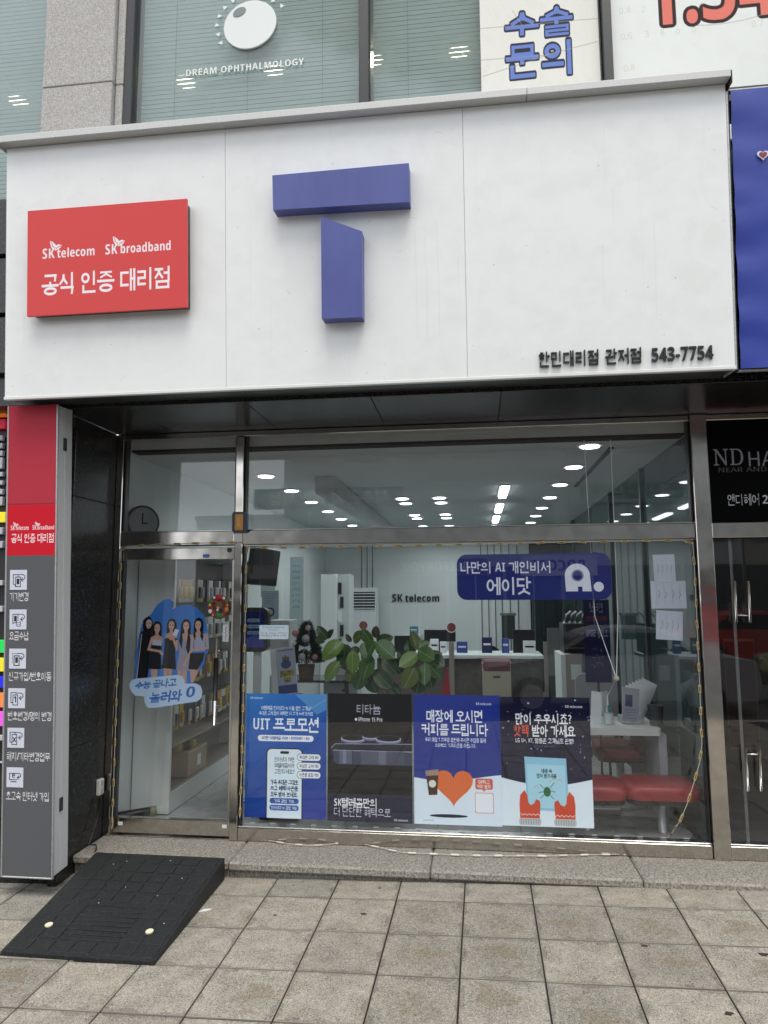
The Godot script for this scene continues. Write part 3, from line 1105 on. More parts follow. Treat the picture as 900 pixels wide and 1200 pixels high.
	var lt := thing("raised_lettering", "raised black lettering of dealer name and telephone number on white fascia", "lettering", on_fascia(l0.x, 0, 0))
	lt.basis = fascia_basis
	for word in [["한민대리점", 631, 703], ["관저점", 709.5, 753], ["543-7754", 762.5, 835.5]]:
		var w0 := pf(word[1], 420)
		var w1 := pf(word[2], 414)
		var cells := []
		var x := 0.0
		for ch in word[0]:
			var d := text_shapes(ch, 0.11, 800)
			cells.append([d.polys, x])
			x += d.width + (0.02 if ch.unicode_at(0) < 256 else 0.05)
		var sx := (w1.x - w0.x) / x
		var em := 0.084 if word[0][0] != "5" else 0.098
		for q in cells:
			part(lt, "letter", letter_mesh(q[0], em, 0.014, Vector2(0, 0.5), sx / em), mats["dark_frame"], Vector3(w0.x - l0.x + q[1] * sx, (l0.y + l1.y) * 0.5 - (0.004 if em > 0.09 else 0.0), 0.0005))


# ---------------------------------------------------------------- pillar sign
func build_pillar_sign() -> void:
	var lean := atan2(0.19, 2.96)
	var b := Basis(Vector3.RIGHT, lean)
	var o := Vector3(-2.967, 0.08, -4.33)
	var W := 0.337
	var H := 2.966
	var p := thing("pillar_sign", "tall box sign on the pillar, red above and grey list of services below", "sign", o)
	p.basis = b
	var sh := Sheet.new(224, int(224 * H / W), Color(0.365, 0.372, 0.385))
	var ppm := 224.0 / W
	var v := func(y: float) -> float:
		return sh.h - plane_uv(36, y, o, b).y * ppm
	var u := func(x: float, y: float) -> float:
		return plane_uv(x, y, o, b).x * ppm
	sh.rect(0, 0, 224, v.call(592), Color(0.70, 0.235, 0.285))
	sh.rect(0, v.call(592), 224, v.call(651) - v.call(592), Color(0.79, 0.145, 0.20))
	# a crease where the upper sheet overlaps
	sh.rect(0, v.call(590), 224, 5, Color(0.60, 0.17, 0.215))
	var white := Color(0.92, 0.91, 0.92)
	var redc := Color(0.79, 0.145, 0.20)
	brand(sh, u.call(12.5, 620), v.call(615), 25, "telecom", white, redc, true, 84)
	brand(sh, u.call(38, 620), v.call(615), 25, "broadband", white, redc, true, 100)
	fit(sh, "공식 인증 대리점", u.call(38.5, 630), v.call(625.5), 196, 38, white, 0.12)
	var rows := [[679.5, 12, 694, "기기변경", 11.5, 34], [726, 11.5, 740, "요금수납", 11, 34], [772, 11, 787.5, "신규가입/번호이동", 10.2, 60.5], [818.5, 10, 834, "번호변경/명의 변경", 9.2, 61], [865, 9, 881.5, "해지/기타변경업무", 8, 59], [911.5, 8, 928, "초고속 인터넷 가입", 7.2, 58]]
	var tiles := []
	for q in rows:
		var x0: float = u.call(q[1], q[0])
		var y0: float = v.call(q[0] - 11.7)
		var hh: float = v.call(q[0] + 11.7) - y0
		tiles.append([x0, y0, hh])
		var ca: float = u.call(q[4], q[2])
		var cb: float = u.call(q[5], q[2])
		fit(sh, q[3], (ca + cb) / 2, v.call(q[2]), cb - ca, 37, white, 0.085, 600)
	part(p, "face_panel", sheet(W, H, 0.004), print_mat("pillar_face", sh.image(), 0.5), Vector3(W / 2, H / 2, 0.001))
	# pale icon tiles stuck on the grey face
	var n := 0
	for q in tiles:
		var im := Sheet.new(96, 104, Color(0.80, 0.82, 0.87))
		var dk := Color(0.22, 0.22, 0.27)
		var V := func(x: float, y: float) -> Vector2: return Vector2(x * 96, y * 104)
		# the turning arrow
		if n != 5:
			im.line([V.call(0.5, 0.24), V.call(0.78, 0.24), V.call(0.88, 0.32), V.call(0.88, 0.42), V.call(0.78, 0.5), V.call(0.70, 0.5)], 4, dk)
			im.line([V.call(0.76, 0.40), V.call(0.66, 0.49), V.call(0.76, 0.58)], 4, dk)
		match n:
			0:
				im.line([V.call(0.36, 0.8), V.call(0.2, 0.7), V.call(0.2, 0.24), V.call(0.48, 0.24), V.call(0.48, 0.36)], 4, dk)
				im.line([V.call(0.34, 0.36), V.call(0.62, 0.36), V.call(0.62, 0.84), V.call(0.34, 0.84), V.call(0.34, 0.36)], 4, dk)
				im.rect(0.40 * 96, 0.44 * 104, 0.16 * 96, 0.28 * 104, dk)
			1:
				im.line([V.call(0.2, 0.24), V.call(0.5, 0.24), V.call(0.5, 0.62), V.call(0.2, 0.7), V.call(0.2, 0.24)], 4, dk)
				im.rect(0.27 * 96, 0.32 * 104, 0.16 * 96, 0.28 * 104, dk)
				for k in 3:
					im.fill([ellipse(0.54 * 96, (0.62 + k * 0.09) * 104, 14, 6)], dk)
					im.fill([ellipse(0.54 * 96, (0.605 + k * 0.09) * 104, 11, 4)], Color(0.80, 0.82, 0.87))
			2:
				for k in 7:
					im.rect(0.18 * 96, (0.24 + k * 0.075) * 104, 4, 4, dk)
					im.rect((0.18 + k * 0.05) * 96, 0.23 * 104, 3, 4, dk)
				im.line([V.call(0.30, 0.36), V.call(0.60, 0.36), V.call(0.60, 0.84), V.call(0.30, 0.84), V.call(0.30, 0.36)], 5, dk)
				im.rect(0.37 * 96, 0.43 * 104, 0.16 * 96, 0.28 * 104, dk)
			3, 4:
				im.line([V.call(0.28, 0.72), V.call(0.16, 0.72), V.call(0.16, 0.22), V.call(0.46, 0.22), V.call(0.46, 0.34)], 4, dk)
				im.line([V.call(0.28, 0.34), V.call(0.56, 0.34), V.call(0.56, 0.84), V.call(0.28, 0.84), V.call(0.28, 0.34)], 4, dk)
				write(im, "1" if n == 3 else "x", 0.42 * 96, 0.36 * 104, 42, dk, 1, 0.12, 1.0, 800)
			5:
				im.line([V.call(0.66, 0.30), V.call(0.18, 0.30), V.call(0.18, 0.62), V.call(0.62, 0.62)], 4, dk)
				im.line([V.call(0.28, 0.72), V.call(0.58, 0.72)], 5, dk)
				write(im, "e", 0.42 * 96, 0.22 * 104, 36, dk, 1, 0.12, 1.0, 700)
				im.line([V.call(0.72, 0.28), V.call(0.84, 0.34), V.call(0.84, 0.46), V.call(0.66, 0.52)], 4, dk)
				im.line([V.call(0.74, 0.42), V.call(0.64, 0.52), V.call(0.74, 0.6)], 4, dk)
		var hh: float = q[2] / ppm
		var ww := hh * 0.92
		part(p, "icon_tile", sheet(ww, hh, 0.002), print_mat("icon_%d" % n, im.image(), 0.5), Vector3(q[0] / ppm + ww / 2, H - q[1] / ppm - hh / 2, 0.0032))
		n += 1
	var s := span(Vector3(0.003, 0.003, -0.09), Vector3(W - 0.003, H - 0.003, -0.004), 0.003)
	part(p, "front_case", s[0], mats["case_grey"], s[1])
	s = span(Vector3(0.003, 0.003, -0.178), Vector3(W - 0.003, H - 0.003, -0.093), 0.003)
	part(p, "rear_case", s[0], mats["case_grey"], s[1])
	var fr := starts()
	add_span(fr, Vector3(-0.006, -0.006, -0.012), Vector3(0.004, H, 0.006))
	add_span(fr, Vector3(W - 0.004, -0.006, -0.012), Vector3(W + 0.006, H, 0.0055))
	add_span(fr, Vector3(0.0041, -0.006, -0.012), Vector3(W - 0.0041, 0.005, 0.005))
	part(p, "face_frame", fr.commit(), mats["alu"])
	for y in [0.42, 2.72]:
		part(p, "hinge", cbox(Vector3(0.006, 0.085, 0.036), 0.002), mats["dark_frame"], Vector3(W, y, -0.0915))


# ---------------------------------------------------------------- neighbours
func build_neighbours() -> void:
	# left: a dark board of coloured letter boxes, cut by the picture's edge
	var lb := thing("letter_board", "dark board of glowing coloured letter boxes beside the pillar sign", "sign", Vector3(-3.45, 0.35, -4.50))
	part(lb, "board", cbox(Vector3(0.80, 2.66, 0.06), 0.004), mat("board_plum", lin(0.02, 0.016, 0.02), 0.5), Vector3(0.0, 1.36, -0.03))
	var cols := {"orange": Color(1.0, 0.55, 0.2), "rose": Color(0.85, 0.12, 0.25), "white": Color(0.75, 0.75, 0.78), "green": Color(0.1, 0.85, 0.35), "yellow": Color(0.95, 0.88, 0.15), "blue": Color(0.12, 0.18, 0.9), "amber": Color(1.0, 0.55, 0.25), "pink": Color(0.95, 0.35, 0.9)}
	for q in [[479, 488, "orange"], [491, 502, "rose"], [510, 516, "white"], [519, 525, "white"], [528, 534, "white"], [536, 549, "white"], [553, 558, "white"], [563, 568, "white"], [573, 579, "white"], [582, 592, "white"], [600, 612, "yellow"], [618, 626, "white"], [634, 642, "white"], [680, 686, "white"], [710, 717, "white"], [750, 765, "green"], [771, 787, "yellow"], [793, 806, "blue"], [812, 829, "amber"], [834, 851, "pink"], [862, 868, "white"], [893, 894.5, "white"]]:
		var a := pz(0, q[0], -4.46)
		var b := pz(0, q[1], -4.46)
		var m := mat("box_" + q[2], cols[q[2]], 0.5)
		if q[2] != "white":
			m.emission_enabled = true
			m.emission = cols[q[2]]
			m.emission_energy_multiplier = 0.12
		var right := pz(3.0 if q[2] == "white" else 6.5, q[0], -4.46).x
		var w := right + 3.72
		part(lb, "letter_box", cbox(Vector3(w, a.y - b.y, 0.03), 0.003), m, Vector3(right - w / 2, (a.y + b.y) / 2, -4.475) - lb.position)
	var nw := thing("neighbour_wall", "dark stone wall of the neighbouring shop left of the fascia", "wall")
	for q in [[-6.0, -3.21, -0.2, 2.0], [-6.0, -3.21, 2.004, 3.084]]:
		var s := span(Vector3(q[0], q[2], -5.2), Vector3(q[1], q[3], -4.58), 0.003)
		part(nw, "stone_panel", s[0], mats["black_granite"], s[1])
	for i in 3:
		var s := span(Vector3(-6.0, 3.3 + i * 0.42, -4.299), Vector3(-3.02, 3.69 + i * 0.42, -4.24), 0.003)
		part(nw, "stone_panel", s[0], mats["black_granite"], s[1])

	# right: blue fabric banner on its frame
	var bb := thing("blue_banner", "blue fabric banner stretched on a frame right of the fascia", "banner", Vector3(1.50, 3.06, -4.06))
	bb.basis = fascia_basis
	var st := starts()
	var nx := 26
	var ny := 34
	var bw := 2.6
	var bh := 1.60
	var fl := FastNoiseLite.new()
	fl.seed = 5
	fl.frequency = 1.1
	fl.fractal_octaves = 2
	var f := func(i: int, j: int) -> Vector3:
		var x := float(i) / nx * bw
		var y := float(j) / ny * bh
		var edge := exp(-x * 1.6)
		var fold := sin((y * 26.0 + x * 11.0) + 2.0 * fl.get_noise_2d(x * 2.0, y * 2.0)) * 0.006 * edge + fl.get_noise_2d(x, y * 2.5) * 0.008
		return Vector3(x, y, fold)
	st.set_smooth_group(0)
	for i in nx:
		for j in ny:
			for p in [f.call(i, j), f.call(i + 1, j + 1), f.call(i + 1, j), f.call(i, j), f.call(i, j + 1), f.call(i + 1, j + 1)]:
				st.set_uv(Vector2(p.x / bw, 1.0 - p.y / bh))
				st.add_vertex(p)
	st.generate_normals()
	part(bb, "fabric", st.commit(), mat("banner_blue", lin(0.022, 0.045, 0.30), 0.42))
	var s0 := span(Vector3(-0.006, -0.012, -0.05), Vector3(bw, -0.001, -0.015), 0.003)
	part(bb, "frame", s0[0], mats["alu"], s0[1])
	s0 = span(Vector3(-0.012, -0.012, -0.05), Vector3(-0.0062, bh, -0.012), 0.002)
	part(bb, "frame", s0[0], mats["dark_frame"], s0[1])
	s0 = span(Vector3(-0.006, bh + 0.001, -0.05), Vector3(bw, bh + 0.012, -0.012), 0.003)
	part(bb, "frame", s0[0], mats["alu"], s0[1])
	# the small printed heart of its motif, as a flat patch
	var heart := PackedVector2Array()
	for i in 24:
		var a := TAU * i / 24.0
		heart.append(Vector2(pow(sin(a), 3) * 16.0, 13.0 * cos(a) - 5.0 * cos(2 * a) - 2.0 * cos(3 * a) - cos(4 * a)) * 0.00135)
	var hp := plane_uv(893, 183, bb.position, bb.basis)
	part(bb, "heart_patch", prism(shift(heart, Vector2.ZERO, 1.45), 0.002), mats["paper"], Vector3(hp.x, hp.y, 0.012))
	part(bb, "heart_patch", prism(heart, 0.002), mat("heart_red", lin(0.25, 0.03, 0.05), 0.6), Vector3(hp.x, hp.y, 0.0145))
	var bu := thing("banner_bracket", "dark steel beam along the top of the blue banner", "beam")
	s0 = span(Vector3(1.50, 4.67, -4.28), Vector3(4.6, 4.76, -4.06), 0.004)
	part(bu, "beam", s0[0], mats["dark_frame"], s0[1])

	# black hair salon panel in the transom light to the right
	var im := Sheet.new(720, 330, Color(0.035, 0.036, 0.042))
	var hw := 1.62
	var hh := 0.70
	var hx := 1.614
	var hy := 3.004
	var ppm := 720.0 / hw
	var U := func(x: float, y: float) -> Vector2:
		var p := pz(x, y, GZ + 0.01)
		return Vector2((p.x - hx) * ppm, (hy - p.y) * ppm * 330.0 / (hh * ppm))
	var gl := Color(0.62, 0.62, 0.66)
	var p0: Vector2 = U.call(834.5, 524.5)
	write(im, "ND", p0.x, p0.y, 70, gl, 0, 0.1, 93.0 / (latin("ND", 400, "Droid Serif").width * 70.0), 400, 0.0, 0.0, "Droid Serif")
	p0 = U.call(874, 525.5)
	write(im, "HAIR", p0.x, p0.y + 6, 62, gl, 0, 0.08, 1.0, 400)
	p0 = U.call(841, 547.5)
	write(im, "NEAR AND DESIGN", p0.x, p0.y, 20, Color(0.45, 0.45, 0.47), 0, 0.08, 1.5, 400)
	p0 = U.call(852, 579.5)
	write(im, "앤디헤어", p0.x, p0.y, 36, Color(0.80, 0.80, 0.84), 0, 0.10, 0.62)
	p0 = U.call(888, 580)
	im.rect(p0.x, p0.y + 2, 2, 34, Color(0.4, 0.4, 0.42))
	p0 = U.call(892.5, 578.5)
	write(im, "2F", p0.x, p0.y + 2, 36, Color(0.80, 0.80, 0.84), 0, 0.11, 0.9)
	var ns := thing("salon_sign", "black hair salon sign panel above the right glass door", "sign", Vector3(hx + hw / 2, hy - hh / 2, GZ + 0.01))
	part(ns, "face", sheet(hw, hh, 0.004), print_mat("salon_face", im.image(), 0.25))
	part(ns, "backing", cbox(Vector3(hw, hh, 0.02), 0.0), mats["black"], Vector3(0, 0, -0.016))

	# right: glass door into a dark stairwell
	var gd := thing("stairwell_door", "dark glass door with steel bar handles beside the steel column", "door")
	var s := span(Vector3(1.614, 0.20, GZ - 0.005), Vector3(2.9, 2.186, GZ + 0.005), 0.0)
	part(gd, "pane", s[0], mats["pane_glass"], s[1])
	for q in [[860, 681, 863, 730], [876, 681, 879, 730], [872.5, 876, 877, 927], [889, 876, 892, 927]]:
		var a := pz(q[0] + 1, q[1], GZ + 0.05)
		var b := pz(q[2], q[3], GZ + 0.05)
		part(gd, "handle", tube(PackedVector3Array([a, b]), 0.009, -1, 8), mats["steel"])
	for q in [[862, 721, 878, 721], [875, 884, 891, 884]]:
		part(gd, "handle_bracket", tube(PackedVector3Array([pz(q[0], q[1], GZ + 0.03), pz(q[2], q[3], GZ + 0.03)]), 0.007, -1, 8), mats["steel_bright"])
	var a1 := pz(859, 690, GZ)
	s = span(Vector3(a1.x - 0.01, 0.20, GZ - 0.012), Vector3(a1.x + 0.01, 2.186, GZ - 0.006), 0.002)
	part(gd, "meeting_stile", s[0], mat("stile_grey", lin(0.10, 0.11, 0.11), 0.3), s[1])
	var sw := thing("stairwell", "dim stairwell walls behind the right glass door", "stairwell")
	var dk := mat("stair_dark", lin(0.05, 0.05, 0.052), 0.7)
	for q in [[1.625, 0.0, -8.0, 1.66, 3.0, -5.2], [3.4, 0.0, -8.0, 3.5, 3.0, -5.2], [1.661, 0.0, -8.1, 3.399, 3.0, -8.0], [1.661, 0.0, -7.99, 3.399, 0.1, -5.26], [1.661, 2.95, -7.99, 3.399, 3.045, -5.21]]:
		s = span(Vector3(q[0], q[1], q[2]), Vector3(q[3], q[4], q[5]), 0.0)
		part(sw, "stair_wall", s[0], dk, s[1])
	# red vertical sign leaning inside
	im = Sheet.new(128, 420, Color(0.16, 0.06, 0.05))
	for k in 4:
		im.line([Vector2(50, 30 + k * 100), Vector2(96, 30 + k * 100), Vector2(96, 80 + k * 100), Vector2(54, 84 + k * 100)], 7, Color(0.09, 0.08, 0.10))
	var r0 := bz(847, 748, 892, 880, -6.4, 0.08)
	var rsn := thing("red_box_sign", "dark red upright box sign standing inside the stairwell", "sign", r0[1])
	part(rsn, "case", r0[0], mat("sign_maroon", lin(0.06, 0.014, 0.010), 0.5))
	part(rsn, "face", sheet(r0[2].x * 0.92, r0[2].y * 0.94, 0.002), print_mat("red_upright", im.image(), 0.4), Vector3(0, 0, 0.044))


# ---------------------------------------------------------------- upper floor
func build_upper_floor() -> void:
	var ZU := -4.42
	var wins := [[-6.0, -3.0, "green tinted office window with closed blinds left of the stone pilaster"], [-2.34, -0.705, "green tinted office window with white eye emblem and blinds"], [-0.645, 0.905, "green tinted office window with blinds beside the pale lettered sheet"], [0.955, 3.2, "office window covered by a pale sheet with red number"]]
	var frame: Material = mats["dark_frame"]
	var slat_m := mat("blind_teal", lin(0.225, 0.325, 0.30), 0.6)
	var n := 0
	for w in wins:
		var o := thing("upper_window", w[2], "window", Vector3((w[0] + w[1]) / 2.0, 4.6, ZU))
		var W: float = w[1] - w[0]
		part(o, "pane", cbox(Vector3(W - 0.02, 2.24, 0.01), 0.0), mats["pane_glass"], Vector3(0, 1.14, 0))
		for q in [[-W / 2 - 0.025, 0.05], [W / 2 + 0.025, 0.05]]:
			part(o, "frame_post", cbox(Vector3(q[1] + 0.008, 2.29, 0.10), 0.004), frame, Vector3(q[0], 1.145, 0.0 if n != 3 else 0.004))
		part(o, "frame_rail", cbox(Vector3(W - 0.008, 0.05, 0.09), 0.004), frame, Vector3(0, 0.0, 0))
		part(o, "frame_rail", cbox(Vector3(W - 0.008, 0.05, 0.09), 0.004), frame, Vector3(0, 2.26, 0))
		if n < 3:
			var slat := cbox(Vector3(W - 0.04, 0.0265, 0.0016), 0.0)
			for k in 62:
				part(o, "blind_slat", slat, slat_m, Vector3(0, 0.06 + k * 0.0348, -0.075), Basis(Vector3.RIGHT, 0.22 + rng.randf_range(-0.02, 0.02)))
			for k in 3:
				part(o, "blind_cord", cbox(Vector3(0.003, 2.2, 0.002), 0.0), mat("cord_teal", lin(0.12, 0.17, 0.16), 0.8), Vector3(W * (-0.33 + 0.33 * k), 1.14, -0.055))
		n += 1
	# office behind the blinds
	var rm := thing("upper_office", "plain office room behind the upper window blinds", "room")
	var pale := mat("office_pale", lin(0.22, 0.26, 0.25), 0.8)
	for q in [[-6.0, 4.4, -8.2, 5.0, 4.585, -4.62], [-6.0, 6.6, -8.2, 5.0, 6.7, -4.62], [-6.0, 4.586, -8.2, 5.0, 6.599, -8.1]]:
		var s := span(Vector3(q[0], q[1], q[2]), Vector3(q[3], q[4], q[5]), 0.0)
		part(rm, "room_wall", s[0], pale, s[1])
	var warm := mat("office_lamp_glow", Color.WHITE, 0.5)
	warm.emission_enabled = true
	warm.emission = Color(1.0, 0.95, 0.78)
	warm.emission_energy_multiplier = 1.3
	for q in [[21.5, 118.5], [218, 96.5], [320.5, 82], [437, 70], [538, 60.5]]:
		var p := py(q[0], q[1], 6.585)
		var o := thing("office_lamp", "warm round ceiling lamp glowing through the upper window blinds", "ceiling lamp", p, "lamps behind the upper blinds")
		part(o, "diffuser", disc_mesh(0.085, 0.012), warm)
		part(o, "trim_ring", disc_mesh(0.10, 0.008), mats["white"], Vector3(0, 0.004, 0))
		var l := OmniLight3D.new()
		l.name = "glow"
		l.light_color = Color(1.0, 0.95, 0.8)
		l.light_energy = 0.05
		l.omni_range = 8.0
		l.omni_attenuation = 2.0
		l.light_size = 0.08
		l.shadow_enabled = true
		o.add_child(l)
		l.position = Vector3(0, -0.03, 0)

	# eye emblem and lettering on the outside of the glass
	var ew := ZU + 0.006
	var c := pz(293.5, 30, ew)
	var em := thing("eye_emblem", "white round eye emblem with ring of small triangles on office window", "emblem", c)
	var wv := mat("vinyl_white", lin(0.66, 0.69, 0.67), 0.5)
	var k := pz(294.5, 30, ew).x - c.x
	part(em, "eyeball", prism(ellipse(0, 0, 31 * k, 29 * k, 0.5, 40), 0.012), wv)
	part(em, "pupil", prism(ellipse(-12.5 * k, 16.5 * k, 8 * k, 5 * k, 0.5, 20), 0.003), mat("vinyl_grey", lin(0.16, 0.20, 0.19), 0.5), Vector3(0, 0, 0.0125))
	for q in [[258.5, 51, -2.6], [255.5, 41, -2.9], [255, 30.5, 0.0], [258, 19.5, 0.3], [264.5, 9.5, 0.65], [274, 1, 0.95], [320, 0.5, 2.0], [285, -5, 1.2], [310, -6, 1.8], [330, 7, 2.5]]:
		var t := pz(q[0], q[1], ew) - c
		var tri2 := PackedVector2Array([Vector2(2.9, 0) * k, Vector2(-2.4, 2.6) * k, Vector2(-2.4, -2.6) * k])
		var rot := PackedVector2Array()
		for v in tri2:
			rot.append(v.rotated(q[2] - 0.4))
		part(em, "triangle", prism(rot, 0.006), wv, Vector3(t.x, t.y, 0))
	var a := pz(218, 86, ew)
	var b := pz(357, 75, ew)
	var lt := thing("window_lettering", "white raised clinic name lettering on office window", "lettering", Vector3(a.x, (a.y + b.y) / 2, ew))
	var d := text_shapes("DREAM OPHTHALMOLOGY", 0.1, 700)
	var x := 0.0
	var total := 0.0
	var cells := []
	for ch in "DREAM OPHTHALMOLOGY":
		if ch == " ":
			total += 0.34
			continue
		var g := text_shapes(ch, 0.1, 700)
		cells.append([g.polys, total])
		total += g.width + 0.06
	var emh: float = (b.x - a.x) / total
	for q in cells:
		part(lt, "letter", letter_mesh(q[0], emh, 0.012, Vector2(0, 0.5)), wv, Vector3(q[1] * emh, 0, 0))

	# pale lettered sheets on the window to the right
	var im := Sheet.new(420, 400, Color(0.86, 0.855, 0.83))
	var sx0 := pz(563, 50, ew).x
	var sx1 := pz(702, 50, ew).x
	var top := 6.05
	var bot := 4.66
	var pw := 420.0 / (sx1 - sx0)
	var ph := 400.0 / (top - bot)
	var U := func(px: float, pyy: float) -> Vector2:
		var p := pz(px, pyy, ew)
		return Vector2((p.x - sx0) * pw, (top - p.y) * ph)
	rng.seed = 12
	for i in 260:      # water marks and rust blooms
		var bx := rng.randf() * 420
		var by := rng.randf() * 400
		im.fill([ellipse(bx, by, rng.randf_range(3, 26), rng.randf_range(3, 16), rng.randf(), 10)], Color(0.80, 0.76, 0.68) if rng.randf() < 0.6 else Color(0.89, 0.89, 0.88), 0.07)
	var outline := Color(0.20, 0.20, 0.25)
	var fillc := Color(0.41, 0.50, 0.76)
	var glyphs := [["수", 591, 14, 617, 44], ["술", 632, 8, 672, 42], ["문", 592, 52, 632, 91], ["의", 634, 49, 675, 87]]
	glyphs[0][3] = 632
	for pass_n in 2:
		for q in glyphs:
			var p0: Vector2 = U.call(q[1], q[2])
			var p1: Vector2 = U.call(q[3], q[4])
			var polys := []
			for s in hangul(q[0].unicode_at(0), 0.14):
				polys.append(s)
			var mapped := []
			for s in polys:
				var o := PackedVector2Array()
				for v in s:
					o.append(p0 + (v * 0.9 + Vector2(0.05, 0.05)) * (p1 - p0))
				mapped.append(o)
			if pass_n == 1:
				im.fill(mapped, fillc)
			else:
				for step_n in 10:
					var ring := []
					for s in mapped:
						ring.append(shift(s, Vector2(cos(TAU * step_n / 10.0), sin(TAU * step_n / 10.0)) * 4.5))
					im.fill(ring, outline)
	for q in [[[563, 34], [700, 22]], [[563, 71], [640, 65], [700, 49]], [[566, 90], [650, 62]], [[600, 12], [612, 30]]]:
		var pts := []
		for v in q:
			pts.append(U.call(v[0], v[1]))
		im.line(pts, 1.6, Color(0.62, 0.60, 0.57), 0.7)
	var sh := thing("window_sheet", "pale stained window sheet with blue outlined lettering", "poster", Vector3((sx0 + sx1) / 2, (top + bot) / 2, ew + 0.003))
	part(sh, "print", sheet(sx1 - sx0, top - bot, 0.002, false, 0.0012, 3), print_mat("sheet_blue", im.image(), 0.55))

	var nx0 := pz(716, 50, ew).x
	var nx1 := nx0 + 2.05
	im = Sheet.new(640, 400, Color(0.87, 0.88, 0.865))
	pw = 640.0 / (nx1 - nx0)
	var U2 := func(px: float, pyy: float) -> Vector2:
		var p := pz(px, pyy, ew)
		return Vector2((p.x - nx0) * pw, (top - p.y) * ph)
	for i in 200:
		im.fill([ellipse(rng.randf() * 640, rng.randf() * 400, rng.randf_range(4, 30), rng.randf_range(3, 16), rng.randf(), 10)], Color(0.83, 0.81, 0.75), 0.06)
	# the big number: drawn with thick strokes, dark outline first
	var b0: Vector2 = U2.call(757, 27)
	var b1: Vector2 = U2.call(910, 10)
	var num := text_shapes("1.34", 0.1, 800)
	var bsize: float = (b1.x - b0.x) / num.width
	var base: float = (b0.y + U2.call(860, 26).y) * 0.5
	for pass_n in 2:
		for step_n in (12 if pass_n == 0 else 1):
			var off := Vector2(cos(TAU * step_n / 12.0), sin(TAU * step_n / 12.0)) * (7.0 if pass_n == 0 else 0.0)
			var polys := []
			for pg in num.polys:
				var o := PackedVector2Array()
				for v in pg:
					o.append(Vector2(b0.x + v.x * bsize, base + (v.y - 0.86) * bsize * 1.25) + off)
				polys.append(o)
			im.fill(polys, Color(0.22, 0.17, 0.18) if pass_n == 0 else Color(0.86, 0.48, 0.43))
	var faint := Color(0.80, 0.80, 0.74)
	for q in [[725, 11, "0.4"], [751, 9, "2"], [727, 41, "0.6"], [755, 38, "3"], [773, 36, "8"], [791, 34, "o"], [810, 32, "o"], [880, 26, "0.7"], [730, 78, "0.8"]]:
		var p0: Vector2 = U2.call(q[0], q[1] - 2)
		write(im, q[2], p0.x, p0.y, 17, faint, 0, 0.08, 1.0, 400)
	var cr := []
	for i in 12:
		cr.append(U2.call(815 + i * 8, 30 - i * i * 0.13))
	im.line(cr, 1.6, Color(0.6, 0.6, 0.58), 0.6)
	sh = thing("window_sheet", "pale window sheet with big red outlined number", "poster", Vector3((nx0 + nx1) / 2, (top + bot) / 2, ew + 0.003))
	part(sh, "print", sheet(nx1 - nx0, top - bot, 0.002, false, 0.0012, 5), print_mat("sheet_red", im.image(), 0.55))


